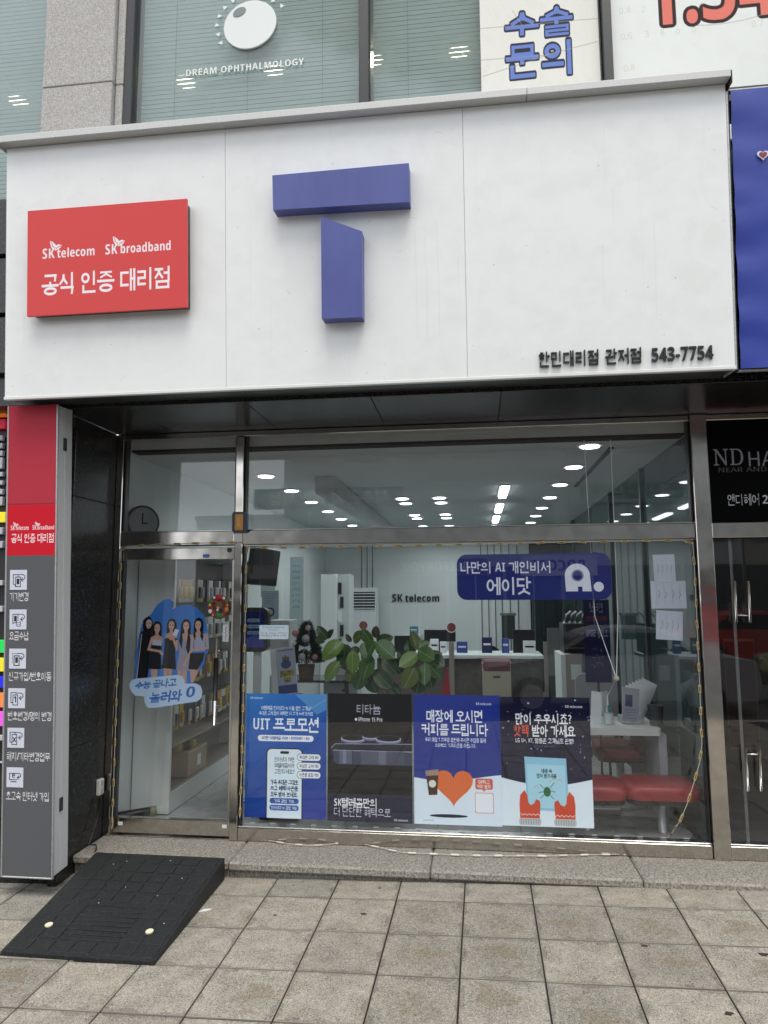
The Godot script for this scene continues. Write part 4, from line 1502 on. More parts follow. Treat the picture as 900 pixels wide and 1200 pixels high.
# ---------------------------------------------------------------- what the glass mirrors: the other side of the street
func build_across_street() -> void:
	var y0 := -0.25
	var specs := [
		[-6.9, 9.0, 15.0, 10.5, "grey office building across the street with rows of signs", lin(0.33, 0.34, 0.345)],
		[9.2, 26.0, 15.5, 9.0, "beige building across the street with flat roof", lin(0.30, 0.28, 0.24)],
		[-30.0, -16.5, 16.0, 5.2, "low brown building across the street left of the gap", lin(0.20, 0.17, 0.15)],
		[-16.3, -11.0, 30.0, 6.5, "distant pale house at the end of the side street", lin(0.35, 0.34, 0.32)],
	]
	var wm := mat("far_window", lin(0.10, 0.12, 0.125), 0.1)
	var n := 0
	for q in specs:
		var b := thing("office_building" if n < 2 else "low_house", q[4], "building", Vector3((q[0] + q[1]) / 2, y0, q[2]))
		var W: float = q[1] - q[0]
		part(b, "wall", cbox(Vector3(W, q[3], 6.0), 0.03), mat("far_wall_%d" % n, q[5], 0.8), Vector3(0, q[3] / 2, 3.0))
		part(b, "parapet", cbox(Vector3(W + 0.2, 0.3, 6.2), 0.03), mat("far_parapet", lin(0.28, 0.28, 0.27), 0.8), Vector3(0, q[3] + 0.152, 3.0))
		var floors := int(q[3] / 3.2)
		var count := int(W / 1.9)
		for f in floors:
			for i in count:
				var w := part(b, "window" if f else "shop_window", cbox(Vector3(1.5, 1.6, 0.06) if f else Vector3(W / count - 0.12, 3.0, 0.06), 0.01), wm if f else mat("far_shop_window", lin(0.03, 0.032, 0.034), 0.2), Vector3(-W / 2 + (i + 0.5) * W / count, 1.55 + f * 3.1, -0.02))
				part(w, "frame", cbox(Vector3(0.05, 1.6 if f else 3.0, 0.05), 0.005), mats["alu"], Vector3(0, 0, -0.04))
		n += 1
	# shop signs on the facing building
	var sd := [["척추관절 골반체형", -5.2, 5.6, 5.6, 0.75, Color(0.12, 0.16, 0.30), Color(0.85, 0.82, 0.7)], ["ROCODI", 2.9, 3.05, 2.6, 0.7, Color(0.75, 0.76, 0.75), Color(0.1, 0.1, 0.1)], ["운 짐 헬스 P.T", 5.4, 5.6, 4.0, 0.8, Color(0.55, 0.60, 0.58), Color(0.1, 0.12, 0.12)], ["CALLFORYOU", -1.2, 3.05, 3.4, 0.6, Color(0.35, 0.36, 0.36), Color(0.85, 0.85, 0.85)]]
	for q in sd:
		var im := Sheet.new(400, int(400.0 * q[4] / q[3]), q[5])
		var d := text_shapes(q[0], 0.12)
		var sz: float = minf(im.h * 0.7, 360.0 / d.width)
		write(im, q[0], 200, (im.h - sz) / 2, sz, q[6], 1)
		var o := thing("shop_sign", "%s sign on the grey office building across the street" % {"척": "navy blue wide", "R": "white short", "운": "grey green", "C": "dark grey narrow"}[q[0][0]], "sign", Vector3(q[1], q[2] + y0, 14.9))
		o.rotation.y = PI
		part(o, "case", cbox(Vector3(q[3], q[4], 0.12), 0.01), mats["alu"], Vector3(0, 0, 0))
		part(o, "face", sheet(q[3] * 0.98, q[4] * 0.96, 0.002), print_mat("far_sign_" + q[0][0], im.image(), 0.4), Vector3(0, 0, 0.064))
	# cars at the kerb
	car(Vector3(2.3, 0, 3.0), PI, mat("car_silver", lin(0.33, 0.34, 0.35), 0.25), "silver sedan parked at the kerb behind the viewer")
	car(Vector3(7.3, 0, 3.1), PI, mat("car_olive", lin(0.24, 0.22, 0.09), 0.25), "olive sedan parked at the kerb behind the silver car")
	car(Vector3(7.4, 0, 9.8), 0.0, mat("car_red", lin(0.35, 0.03, 0.03), 0.25), "red sedan on the far side of the road")

func car(at: Vector3, turn: float, paint: Material, label: String) -> void:
	var c := thing("parked_car", label, "car", Vector3(at.x, ground_y(clampf(at.x, -8, 8), 1.0) - 0.14, at.z))
	c.rotation.y = turn
	var prof := PackedVector2Array([Vector2(-2.2, 0.28), Vector2(2.2, 0.28), Vector2(2.26, 0.55), Vector2(2.1, 0.78), Vector2(1.2, 0.93), Vector2(-1.75, 0.98), Vector2(-2.2, 0.92), Vector2(-2.27, 0.6)])
	var body := prism(prof, 1.76)
	part(c, "body", body, paint, Vector3(0, 0, -0.88))
	var cab := PackedVector2Array([Vector2(1.15, 0.92), Vector2(0.45, 1.36), Vector2(0.1, 1.44), Vector2(-0.75, 1.43), Vector2(-1.1, 1.34), Vector2(-1.75, 0.97)])
	part(c, "cabin", prism(cab, 1.46), paint, Vector3(0, 0, -0.73))
	var gl := mat("car_glass", lin(0.02, 0.025, 0.025), 0.05)
	for s in [-1.0, 1.0]:
		var win := PackedVector2Array([Vector2(0.92, 0.98), Vector2(0.40, 1.31), Vector2(0.08, 1.37), Vector2(-0.72, 1.36), Vector2(-1.0, 1.29), Vector2(-1.4, 1.0)])
		part(c, "side_window", prism(win, 0.01), gl, Vector3(0, 0, 0.731 if s > 0 else -0.741))
		for x in [-1.38, 1.38]:
			var w := part(c, "wheel", disc_mesh(0.32, 0.2, 24), mats["black"], Vector3(x, 0.32, s * 0.80), Basis(Vector3.RIGHT, PI / 2))
			part(w, "rim", disc_mesh(0.2, 0.21, 20), mats["alu"])
		part(c, "headlight", cbox(Vector3(0.08, 0.14, 0.35), 0.02), mats["steel_bright"], Vector3(2.18, 0.68, s * 0.62))
		part(c, "tail_light", cbox(Vector3(0.06, 0.16, 0.35), 0.02), mat("tail_red", lin(0.25, 0.01, 0.01), 0.3), Vector3(-2.24, 0.78, s * 0.62))
	part(c, "windscreen", cbox(Vector3(0.012, 0.72, 1.3), 0.0), gl, Vector3(0.83, 1.135, 0), Basis(Vector3.BACK, deg_to_rad(57.5)))


# ---------------------------------------------------------------- prints behind and on the glass
func fit(s: Sheet, text: String, cx: float, y: float, wide: float, high: float, c: Color, t := 0.12, weight := 700, slant := 0.0) -> void:
	var d := text_shapes(text, t, weight)
	write(s, text, cx, y, high, c, 1, t, wide / (d.width * high), weight, slant)

# print too small to read in the photograph: rows of little strokes
func marks(s: Sheet, x: float, y: float, wide: float, high: float, c: Color, seed_n: int) -> void:
	var r := RandomNumberGenerator.new()
	r.seed = seed_n
	var at := x
	while at < x + wide - high:
		if r.randf() < 0.2:
			at += high * 0.5
			continue
		for k in 3:
			var a := Vector2(at + r.randf() * high * 0.8, y + r.randf() * high)
			var b := a + (Vector2(high * 0.6, 0) if r.randf() < 0.5 else Vector2(0, high * 0.6))
			s.line([a, b], high * 0.16, c)
		at += high * 1.05

func rr(x: float, y: float, w: float, h: float, r: float) -> PackedVector2Array:
	return shift(round_rect(w, h, r, 5), Vector2(x + w / 2, y + h / 2))

func poster_image(n: int) -> Image:
	var W := 330.0
	var H := 480.0
	var s := Sheet.new(330, 480, Color(0.1, 0.1, 0.15))
	var white := Color(0.93, 0.95, 0.97)
	match n:
		0:
			s.blend([Color(0.20, 0.50, 0.80), Color(0.10, 0.36, 0.70), Color(0.09, 0.27, 0.60), Color(0.22, 0.25, 0.60)], Vector2(0.25, 0.75))
			s.fill([PackedVector2Array([Vector2(200, 0), Vector2(330, 0), Vector2(330, 60), Vector2(290, 80)])], Color(0.45, 0.68, 0.86), 0.6)
			s.line([Vector2(235, 75), Vector2(330, 20)], 2, Color(0.7, 0.85, 0.95), 0.6)
			brand(s, 16, 12, 11, "telecom", white, Color(0.2, 0.5, 0.8), false)
			fit(s, "SK텔레콤 인터넷과 tv 사용 중인 고객님!", 165, 48, 205, 17, white)
			fit(s, "휴대폰 교체 없이 혜택만 더 크게 누려 보세요", 165, 69, 222, 16, white)
			fit(s, "UIT 프로모션", 165, 93, 275, 56, white, 0.14, 800)
			s.fill([rr(50, 162, 228, 24, 12)], white)
			fit(s, "UIT란? SK텔레콤 USIM + INTERNET + Btv", 164, 167, 196, 13, Color(0.15, 0.3, 0.6), 0.12)
			s.fill([rr(87, 212, 148, 290, 20)], Color(0.08, 0.09, 0.12))
			s.fill([rr(91, 216, 140, 290, 17)], Color(0.86, 0.93, 0.97))
			s.fill([rr(143, 224, 36, 10, 5)], Color(0.05, 0.05, 0.07))
			for q in [["인터넷과 TV만", 247], ["SK텔레콤이라", 270], ["고민되세요?", 293]]:
				fit(s, q[0], 161, q[1], 82, 18, Color(0.25, 0.3, 0.36), 0.1, 600)
			for q in [["가족 휴대폰 그대로", 334], ["쓰고 혜택/사은품", 357], ["모두 받아 보세요.", 380]]:
				fit(s, q[0], 161, q[1], 112, 19, Color(0.08, 0.12, 0.30), 0.14)
			for q in [["가족 결합 가능", 404], ["인터넷과 tv 결합 가능", 430]]:
				s.fill([rr(102, q[1], 118, 21, 10)], Color(0.25, 0.38, 0.66))
				fit(s, q[0], 161, q[1] + 4, 82 if q[1] < 420 else 104, 13, white)
			for q in [["휴대폰 교체 NO", 232], ["유심만 교체 YES", 265], ["사은품 증정 YES", 299]]:
				s.fill([rr(212, q[1], 96, 28, 13)], Color(0.20, 0.26, 0.36))
				s.fill([rr(213.5, q[1] + 1.5, 93, 25, 12)], Color(0.92, 0.95, 0.98))
				fit(s, q[0], 260, q[1] + 7, 78, 14, Color(0.25, 0.28, 0.36), 0.1)
		1:
			s.blend([Color(0.03, 0.034, 0.06), Color(0.025, 0.03, 0.055), Color(0.035, 0.04, 0.07)], Vector2(0, 1))
			fit(s, "티타늄", 162, 40, 96, 38, Color(0.70, 0.73, 0.80), 0.10)
			fit(s, "iPhone 15 Pro", 168, 88, 96, 20, white, 0.1, 600)
			s.fill([ellipse(112, 98, 5, 5.5)], white)
			# the phone lying on its face: metal band, glass edge, three lens rings
			s.fill([PackedVector2Array([Vector2(12, 205), Vector2(22, 188), Vector2(60, 180), Vector2(330, 184), Vector2(330, 270), Vector2(40, 270), Vector2(16, 258)])], Color(0.12, 0.14, 0.20))
			s.fill([PackedVector2Array([Vector2(22, 214), Vector2(330, 216), Vector2(330, 268), Vector2(40, 268), Vector2(24, 258)])], Color(0.24, 0.27, 0.36))
			s.line([Vector2(14, 208), Vector2(30, 192), Vector2(330, 188)], 2.5, Color(0.62, 0.66, 0.76))
			s.line([Vector2(22, 216), Vector2(330, 217)], 2, Color(0.75, 0.78, 0.86))
			for q in [[46, 60, 0.55], [60, 74, 0.75], [74, 96, 0.5], [96, 100, 0.2], [130, 200, 0.45], [200, 230, 0.6], [230, 300, 0.38]]:
				s.rect(q[0], 216, q[1] - q[0], 50, Color(q[2] * 0.88, q[2] * 0.92, q[2] * 1.08), 0.55)
			s.fill([PackedVector2Array([Vector2(36, 188), Vector2(60, 168), Vector2(285, 166), Vector2(300, 186)])], Color(0.12, 0.14, 0.20))
			for q in [[100, 168, 48], [170, 160, 34], [238, 168, 50]]:
				s.fill([ellipse(q[0], q[1] + 8, q[2], q[2] * 0.30)], Color(0.42, 0.47, 0.58))
				s.fill([ellipse(q[0], q[1] + 2, q[2], q[2] * 0.28)], Color(0.66, 0.70, 0.80))
				s.fill([ellipse(q[0], q[1], q[2] * 0.92, q[2] * 0.23)], Color(0.05, 0.06, 0.10))
			s.rect(0, 378, 330, 102, Color(0.15, 0.16, 0.24))
			fit(s, "SK텔레콤만의", 110, 394, 170, 34, white, 0.13)
			fit(s, "더 단단한 혜택으로", 136, 428, 222, 34, Color(0.85, 0.87, 0.92), 0.08)
			brand(s, 258, 464, 11, "telecom", white, Color(0.15, 0.16, 0.24), false)
		2:
			s = Sheet.new(330, 480, Color(0.12, 0.20, 0.55))
			var curve := PackedVector2Array()
			for i in 17:
				curve.append(Vector2(i * 330.0 / 16, 305 + 14 * sin(i / 16.0 * PI * 1.2 + 0.3)))
			curve.append(Vector2(330, 480))
			curve.append(Vector2(0, 480))
			s.fill([curve], Color(0.85, 0.91, 0.96))
			brand(s, 240, 26, 12, "telecom", white, Color(0.12, 0.2, 0.55), false)
			fit(s, "매장에 오시면", 158, 58, 218, 44, white, 0.13)
			fit(s, "커피를 드립니다", 158, 108, 256, 44, white, 0.13)
			fit(s, "우리 매장 T 크루를 응원해 주시면 추첨을 통해", 160, 160, 232, 17, white)
			fit(s, "스타벅스 기프티콘을 드립니다.", 160, 181, 158, 16, white)
			var hp := PackedVector2Array()
			for i in 40:
				var a := TAU * i / 40.0
				hp.append(Vector2(150, 336) + Vector2(pow(sin(a), 3) * 16.0, -(13.0 * cos(a) - 5.0 * cos(2 * a) - 2.0 * cos(3 * a) - cos(4 * a))) * 4.6)
			s.fill([hp], Color(0.86, 0.44, 0.25))
			# iced coffee cup
			s.fill([PackedVector2Array([Vector2(44, 284), Vector2(94, 278), Vector2(88, 372), Vector2(56, 374)])], Color(0.30, 0.19, 0.15))
			s.fill([PackedVector2Array([Vector2(44, 284), Vector2(94, 278), Vector2(93, 300), Vector2(46, 304)])], Color(0.62, 0.55, 0.50))
			s.fill([ellipse(70, 332, 14, 14)], Color(0.85, 0.88, 0.85))
			s.fill([ellipse(130, 448, 72, 6)], Color(0.10, 0.13, 0.22))
			s.fill([rr(232, 308, 66, 40, 8), PackedVector2Array([Vector2(258, 348), Vector2(272, 348), Vector2(265, 356)])], Color(0.80, 0.40, 0.32))
			fit(s, "QR찍고", 265, 313, 44, 15, white)
			fit(s, "커피 받자", 265, 330, 52, 15, white)
			s.fill([rr(230, 360, 70, 74, 6)], Color(0.80, 0.48, 0.42))
			s.fill([rr(232, 362, 66, 70, 5)], Color(0.90, 0.93, 0.96))
			marks(s, 33, 463, 46, 4, Color(0.4, 0.45, 0.5), 5)
		3:
			s = Sheet.new(330, 480, Color(0.085, 0.085, 0.20))
			var r := RandomNumberGenerator.new()
			r.seed = 3
			for i in 46:
				s.fill([ellipse(r.randf() * 330, r.randf() * 330, r.randf_range(0.8, 4.6), r.randf_range(0.8, 4.6), 0, 10)], Color(0.75, 0.82, 0.92), r.randf_range(0.5, 0.95))
			var curve2 := PackedVector2Array()
			for i in 17:
				curve2.append(Vector2(i * 330.0 / 16, 303 + 26 * sin(i / 16.0 * PI)))
			curve2.append(Vector2(330, 480))
			curve2.append(Vector2(0, 480))
			s.fill([curve2], Color(0.86, 0.92, 0.96))
			brand(s, 240, 28, 13, "telecom", white, Color(0.085, 0.085, 0.2), false)
			fit(s, "많이 추우시죠?", 160, 62, 206, 42, white, 0.14)
			fit(s, "핫팩", 78, 106, 58, 42, Color(0.82, 0.36, 0.28), 0.15)
			fit(s, "받아 가세요", 196, 106, 158, 42, white, 0.14)
			fit(s, "LG U+, KT, 알뜰폰 고객님도 환영!", 162, 154, 214, 20, white, 0.14)
			marks(s, 122, 181, 80, 5, Color(0.6, 0.62, 0.7), 6)
			s.fill([PackedVector2Array([Vector2(86, 224), Vector2(238, 228), Vector2(244, 424), Vector2(92, 420)])], Color(0.56, 0.78, 0.88))
			s.fill([PackedVector2Array([Vector2(94, 252), Vector2(232, 254), Vector2(236, 414), Vector2(98, 410)])], Color(0.66, 0.84, 0.91))
			fit(s, "새해 복", 166, 268, 40, 16, Color(0.15, 0.22, 0.28), 0.13)
			fit(s, "많이 받으세용", 166, 286, 72, 16, Color(0.15, 0.26, 0.28), 0.13)
			s.fill([ellipse(166, 352, 13, 18)], Color(0.20, 0.42, 0.26))
			for q in [[140, 326, 152, 338], [192, 318, 178, 336], [136, 356, 152, 352], [196, 352, 180, 350], [142, 376, 154, 364], [190, 378, 178, 366]]:
				s.line([Vector2(q[0], q[1]), Vector2(q[2], q[3])], 2, Color(0.25, 0.40, 0.30))
			for q in [[[200, 312], [214, 306], [222, 318]], [[120, 336], [130, 330], [136, 338]], [[176, 316], [188, 304], [198, 308]]]:
				s.line([Vector2(q[0][0], q[0][1]), Vector2(q[1][0], q[1][1]), Vector2(q[2][0], q[2][1])], 2, Color(0.80, 0.60, 0.40))
			for sd in [0, 1]:
				var mx := func(x: float, y: float) -> Vector2: return Vector2(x if sd == 0 else 330.0 - x, y + sd * 2)
				s.fill([PackedVector2Array([mx.call(66, 456), mx.call(64, 400), mx.call(68, 366), mx.call(84, 348), mx.call(94, 368), mx.call(96, 392), mx.call(104, 402), mx.call(116, 398), mx.call(126, 380), mx.call(138, 386), mx.call(140, 400), mx.call(136, 456)])], Color(0.80, 0.30, 0.20))
				for k in 9:
					s.line([mx.call(68 + k * 7.6, 440 if k % 2 else 434), mx.call(68 + (k + 1) * 7.6, 434 if k % 2 else 440)], 2.5, Color(0.92, 0.86, 0.84))
				s.fill([rr(62.0 if sd == 0 else 330.0 - 62 - 80, 450, 80, 26, 8)], Color(0.74, 0.75, 0.77))
				for k in 8:
					s.rect((68.0 if sd == 0 else 330.0 - 62 - 74) + k * 9, 453, 2.5, 20, Color(0.55, 0.56, 0.60))
	return s.image()

func build_glass_prints() -> void:
	var labels := ["blue promotion poster with white phone drawing and rounded labels on the window", "black poster with a metal phone camera close-up on the window", "blue and white coffee poster with plain orange heart on the window", "navy snow poster with red mittens holding a pale pack on the window"]
	var corners := [[289, 813, 383, 813, 286, 957, 382, 961], [384, 812, 482, 814, 384, 961, 484, 966], [484, 813, 585, 816, 486, 964, 589, 970], [586, 816, 690, 818, 588, 968, 697, 970]]
	for i in 4:
		var q: Array = corners[i]
		var z := GZ - 0.0085 - 0.002 * (i % 2)
		var a := pz(q[0], q[1], z)
		var b := pz(q[2], q[3], z)
		var c := pz(q[4], q[5], z)
		var d := pz(q[6], q[7], z)
		var w := ((b.x - a.x) + (d.x - c.x)) / 2
		var h := ((a.y - c.y) + (b.y - d.y)) / 2
		var o := thing("poster", labels[i], "poster", (a + b + c + d) / 4.0)
		part(o, "print", sheet(w, h, 0.0008, false, 0.0006, i), print_mat("poster_%d" % i, poster_image(i), 0.35))

	# navy assistant banner, rounded, on the glass
	var s := Sheet.new(720, 216, Color(0.155, 0.19, 0.46))
	var white := Color(0.88, 0.90, 0.95)
	fit(s, "나만의 AI 개인비서", 232, 36, 430, 54, white, 0.125)
	fit(s, "에이닷", 246, 112, 214, 78, white, 0.13)
	var ab := PackedVector2Array()
	for i in 13:
		var an := PI + PI * i / 12.0
		ab.append(Vector2(565 + cos(an) * 58, 104 + sin(an) * 56))
	ab.append_array(PackedVector2Array([Vector2(628, 178), Vector2(586, 178), Vector2(586, 156), Vector2(566, 156), Vector2(566, 178), Vector2(510, 178)]))
	s.fill([ab], white)
	s.fill([ellipse(566, 104, 28, 28)], Color(0.50, 0.53, 0.70))
	s.fill([ellipse(566, 104, 21, 21)], Color(0.155, 0.19, 0.46))
	s.fill([ellipse(661, 157, 23, 23)], white)
	var a0 := pz(535, 650, GZ - 0.009)
	var b0 := pz(717.5, 702.5, GZ - 0.009)
	var w0 := b0.x - a0.x
	var h0 := a0.y - b0.y
	var bn := thing("window_banner", "navy rounded banner with white lettering and dotted letter mark on window", "banner", (a0 + b0) / 2.0)
	part(bn, "print", prism(round_rect(w0, h0, 0.07), 0.001, Rect2(-w0 / 2, -h0 / 2, w0, h0)), print_mat("assistant_banner", s.image(), 0.4))

	# cut-out sticker on the door: five standing people in front of a blue shape, and a pale caption
	var Z := GZ - 0.0075
	var toz := func(x: float, y: float) -> Vector3: return pz(120.0 + x / 5.0, 640.0 + y / 5.0, Z)
	var o0: Vector3 = toz.call(395, 625)
	var blob := PackedVector2Array()
	for q in [[190, 790], [193, 650], [215, 520], [240, 430], [285, 400], [320, 345], [360, 315], [395, 308], [418, 328], [416, 356], [404, 374], [445, 350], [500, 342], [555, 362], [596, 405], [612, 470], [626, 560], [622, 610], [602, 640], [598, 690], [560, 740], [525, 812], [440, 820], [250, 800]]:
		var p: Vector3 = toz.call(q[0], q[1])
		blob.append(Vector2(p.x - o0.x, p.y - o0.y))
	s = Sheet.new(480, 655, Color(0.22, 0.47, 0.78))
	var V := func(x: float, y: float) -> Vector2: return Vector2(x - 155.0, y - 300.0)
	var P := func(pts: Array) -> PackedVector2Array:
		var out := PackedVector2Array()
		for q in pts:
			out.append(V.call(q[0], q[1]))
		return out
	var skin := Color(0.74, 0.60, 0.55)
	var dark := Color(0.07, 0.065, 0.08)
	var black := Color(0.10, 0.10, 0.12)
	# long hair behind, neck and shoulders, outfit, then the face with a parting
	var hair := func(x: float, y: float, drop: float) -> void:
		s.fill([P.call([[x - 24, y + drop], [x - 29, y + 20], [x - 27, y - 14], [x - 14, y - 36], [x + 2, y - 41], [x + 18, y - 34], [x + 28, y - 12], [x + 29, y + 22], [x + 25, y + drop], [x + 10, y + drop * 0.9], [x, y + 30], [x - 10, y + drop * 0.9]])], dark)
	var neck := func(x: float, y: float) -> void:
		s.fill([P.call([[x - 8, y + 10], [x + 8, y + 10], [x + 10, y + 38], [x + 36, y + 52], [x + 34, y + 84], [x - 34, y + 84], [x - 36, y + 52], [x - 10, y + 38]])], skin)
	var face := func(x: float, y: float) -> void:
		s.fill([P.call([[x - 16, y - 16], [x - 10, y - 26], [x, y - 29], [x + 10, y - 26], [x + 16, y - 16], [x + 17, y + 2], [x + 12, y + 17], [x + 2, y + 26], [x - 4, y + 26], [x - 13, y + 16], [x - 17, y + 2]])], Color(0.80, 0.67, 0.62))
		s.line([V.call(x - 11, y - 3), V.call(x - 5, y - 3)], 2.6, dark)
		s.line([V.call(x + 4, y - 3), V.call(x + 10, y - 3)], 2.6, dark)
		s.line([V.call(x - 12, y - 9), V.call(x - 5, y - 10)], 1.4, dark)
		s.line([V.call(x + 4, y - 10), V.call(x + 11, y - 9)], 1.4, dark)
		s.line([V.call(x, y - 1), V.call(x + 1, y + 7)], 1.5, Color(0.66, 0.50, 0.46))
		s.line([V.call(x - 4, y + 14), V.call(x + 4, y + 14)], 3, Color(0.62, 0.30, 0.32))
	for q in [[[285, 715], [330, 715], [326, 790], [298, 790]], [[362, 710], [416, 710], [408, 800], [368, 800]], [[442, 720], [500, 720], [497, 820], [456, 820]], [[516, 710], [572, 710], [545, 800], [524, 800]]]:
		s.fill([P.call(q)], skin)
	s.line([V.call(390, 735), V.call(390, 800)], 3, Color(0.55, 0.42, 0.4))
	s.line([V.call(472, 735), V.call(474, 815)], 3, Color(0.55, 0.42, 0.4))
	hair.call(262, 455, 44)
	s.fill([P.call([[220, 512], [248, 486], [292, 494], [300, 540], [284, 600], [270, 790], [206, 790], [212, 620]])], black)
	s.line([V.call(228, 520), V.call(218, 640), V.call(208, 780)], 4, Color(0.75, 0.76, 0.80))
	face.call(268, 460)
	hair.call(317, 482, 66)
	neck.call(318, 486)
	s.fill([P.call([[296, 552], [344, 556], [350, 598], [290, 592]])], Color(0.70, 0.72, 0.78))
	s.fill([P.call([[286, 582], [350, 588], [346, 640], [352, 724], [276, 724], [282, 640]])], black)
	s.line([V.call(288, 548), V.call(272, 608), V.call(338, 620), V.call(350, 634)], 15, skin)
	face.call(319, 486)
	hair.call(404, 468, 80)
	neck.call(402, 470)
	s.fill([P.call([[366, 544], [384, 540], [400, 556], [420, 540], [440, 546], [428, 620], [436, 724], [350, 718], [362, 640]])], black)
	s.line([V.call(436, 560), V.call(438, 606), V.call(416, 548), V.call(412, 526)], 14, skin)
	s.fill([P.call([[424, 486], [448, 494], [432, 532], [410, 522]])], Color(0.82, 0.84, 0.88))
	face.call(402, 470)
	hair.call(487, 470, 140)
	neck.call(488, 474)
	s.fill([P.call([[452, 552], [470, 546], [488, 562], [506, 546], [520, 552], [512, 630], [520, 732], [438, 728], [450, 640]])], Color(0.58, 0.58, 0.65))
	s.fill([P.call([[460, 490], [470, 540], [466, 606], [450, 560]]), P.call([[504, 490], [516, 550], [510, 650], [490, 600]])], dark)
	s.line([V.call(526, 548), V.call(524, 610), V.call(482, 700)], 14, skin)
	face.call(488, 474)
	hair.call(561, 462, 96)
	neck.call(560, 468)
	s.fill([P.call([[534, 524], [556, 534], [582, 526], [604, 514], [600, 616], [540, 620], [538, 570]])], Color(0.62, 0.63, 0.72))
	s.fill([P.call([[516, 630], [600, 626], [592, 670], [562, 726], [508, 722]])], black)
	s.line([V.call(608, 520), V.call(618, 596), V.call(532, 612)], 14, skin)
	s.fill([P.call([[536, 480], [546, 530], [540, 556], [530, 520]]), P.call([[578, 480], [590, 530], [586, 560], [572, 530]])], dark)
	face.call(558, 468)
	var dc := thing("door_decal", "cut-out door sticker of five standing people on a blue shape", "sticker", o0)
	var wpx: float = toz.call(635, 625).x - toz.call(155, 625).x
	var hpx: float = toz.call(395, 300).y - toz.call(395, 955).y
	var lx: float = toz.call(155, 625).x - o0.x
	var ly: float = toz.call(395, 955).y - o0.y
	part(dc, "picture", prism(blob, 0.0008, Rect2(lx, ly, wpx, hpx)), print_mat("decal_people", s.image(), 0.45))
	# caption with its two rounded lines
	s = Sheet.new(480, 230, Color(0.71, 0.81, 0.92))
	var ink := Color(0.20, 0.42, 0.72)
	var cap := PackedVector2Array()
	for q in [[162, 838], [160, 805], [176, 782], [206, 776], [440, 754], [470, 762], [482, 788], [480, 806], [548, 804], [576, 818], [586, 850], [580, 890], [556, 910], [300, 948], [266, 946], [248, 920], [246, 880], [190, 876]]:
		var p: Vector3 = toz.call(q[0], q[1])
		cap.append(Vector2(p.x - o0.x, p.y - o0.y))
	for q in [["수능 끝나고", 320, 796, 240, 46, -0.095], ["놀러와", 380, 866, 184, 62, -0.095], ["0", 520, 836, 56, 78, -0.095]]:
		var d := text_shapes(q[0], 0.17, 800)
		var polys := []
		for pg in d.polys:
			var out := PackedVector2Array()
			for v in pg:
				var xx: float = q[1] + (v.x / d.width - 0.5) * q[3] + (1.0 - v.y) * q[4] * 0.12
				out.append(Vector2(xx - 155, q[2] + (v.y - 0.25) * q[4] + (xx - q[1]) * q[5] - 740))
			polys.append(out)
		s.fill(polys, ink)
	var cy0: float = toz.call(395, 970).y - o0.y
	var ch: float = toz.call(395, 740).y - toz.call(395, 970).y
	part(dc, "caption", prism(cap, 0.0009, Rect2(lx, cy0, wpx, ch)), print_mat("decal_caption", s.image(), 0.45), Vector3(0, 0, 0.0012))

	# papers taped inside the window by the column
	var n := 0
	for q in [[765, 650, 792, 682, 0.02, "white paper taped on the window, topmost of three by the column"], [762, 681, 805, 713, 0.0, "wide white paper taped on the window between two other papers"], [768, 716, 801, 750, -0.06, "white paper taped on the window, lowest of three by the column"]]:
		var a := pz(q[0], q[1], GZ - 0.010 - 0.003 * n)
		var b := pz(q[2], q[3], GZ - 0.010 - 0.003 * n)
		s = Sheet.new(120, 120, Color(0.72, 0.75, 0.80))
		for k in 4:
			s.line([Vector2(20 + k * 26, 14), Vector2(20 + k * 26, 106)], 1.2, Color(0.6, 0.63, 0.68))
			s.line([Vector2(26 + k * 24, 40 + 8 * (k % 2)), Vector2(30 + k * 24, 58), Vector2(24 + k * 24, 76)], 1.6, Color(0.45, 0.47, 0.52))
		var p := thing("paper_sheet", q[5], "paper", (a + b) / 2.0)
		p.rotation.z = q[4]
		part(p, "sheet", sheet(b.x - a.x, a.y - b.y, 0.0008, false, 0.0018, n), print_mat("paper_%d" % n, s.image(), 0.8))
		n += 1
	var na := pz(304, 732.5, GZ - 0.009)
	var nb := pz(338, 749, GZ - 0.009)
	s = Sheet.new(204, 98, Color(0.85, 0.92, 0.95))
	marks(s, 26, 10, 152, 9, Color(0.2, 0.45, 0.7), 1)
	marks(s, 66, 29, 72, 8, Color(0.3, 0.5, 0.7), 2)
	marks(s, 10, 51, 184, 10, Color(0.65, 0.3, 0.35), 3)
	marks(s, 12, 68, 180, 9, Color(0.35, 0.3, 0.45), 4)
	var nt := thing("window_notice", "small pale printed notice stuck on the window above the brochure stand", "notice", (na + nb) / 2.0)
	part(nt, "print", sheet(nb.x - na.x, na.y - nb.y, 0.0008), print_mat("notice", s.image(), 0.5))
	var st := pz(264.5, 742, GZ + 0.006)
	var stk := thing("door_sticker", "small white upright handwritten sticker on the glass door", "sticker", st)
	s = Sheet.new(30, 96, Color(0.80, 0.82, 0.84))
	s.line([Vector2(14, 10), Vector2(20, 18), Vector2(11, 26), Vector2(19, 36), Vector2(12, 48), Vector2(20, 58), Vector2(12, 70), Vector2(18, 86)], 2, Color(0.15, 0.15, 0.2))
	part(stk, "print", sheet(0.046, 0.125, 0.0006), print_mat("hand_sticker", s.image(), 0.5))


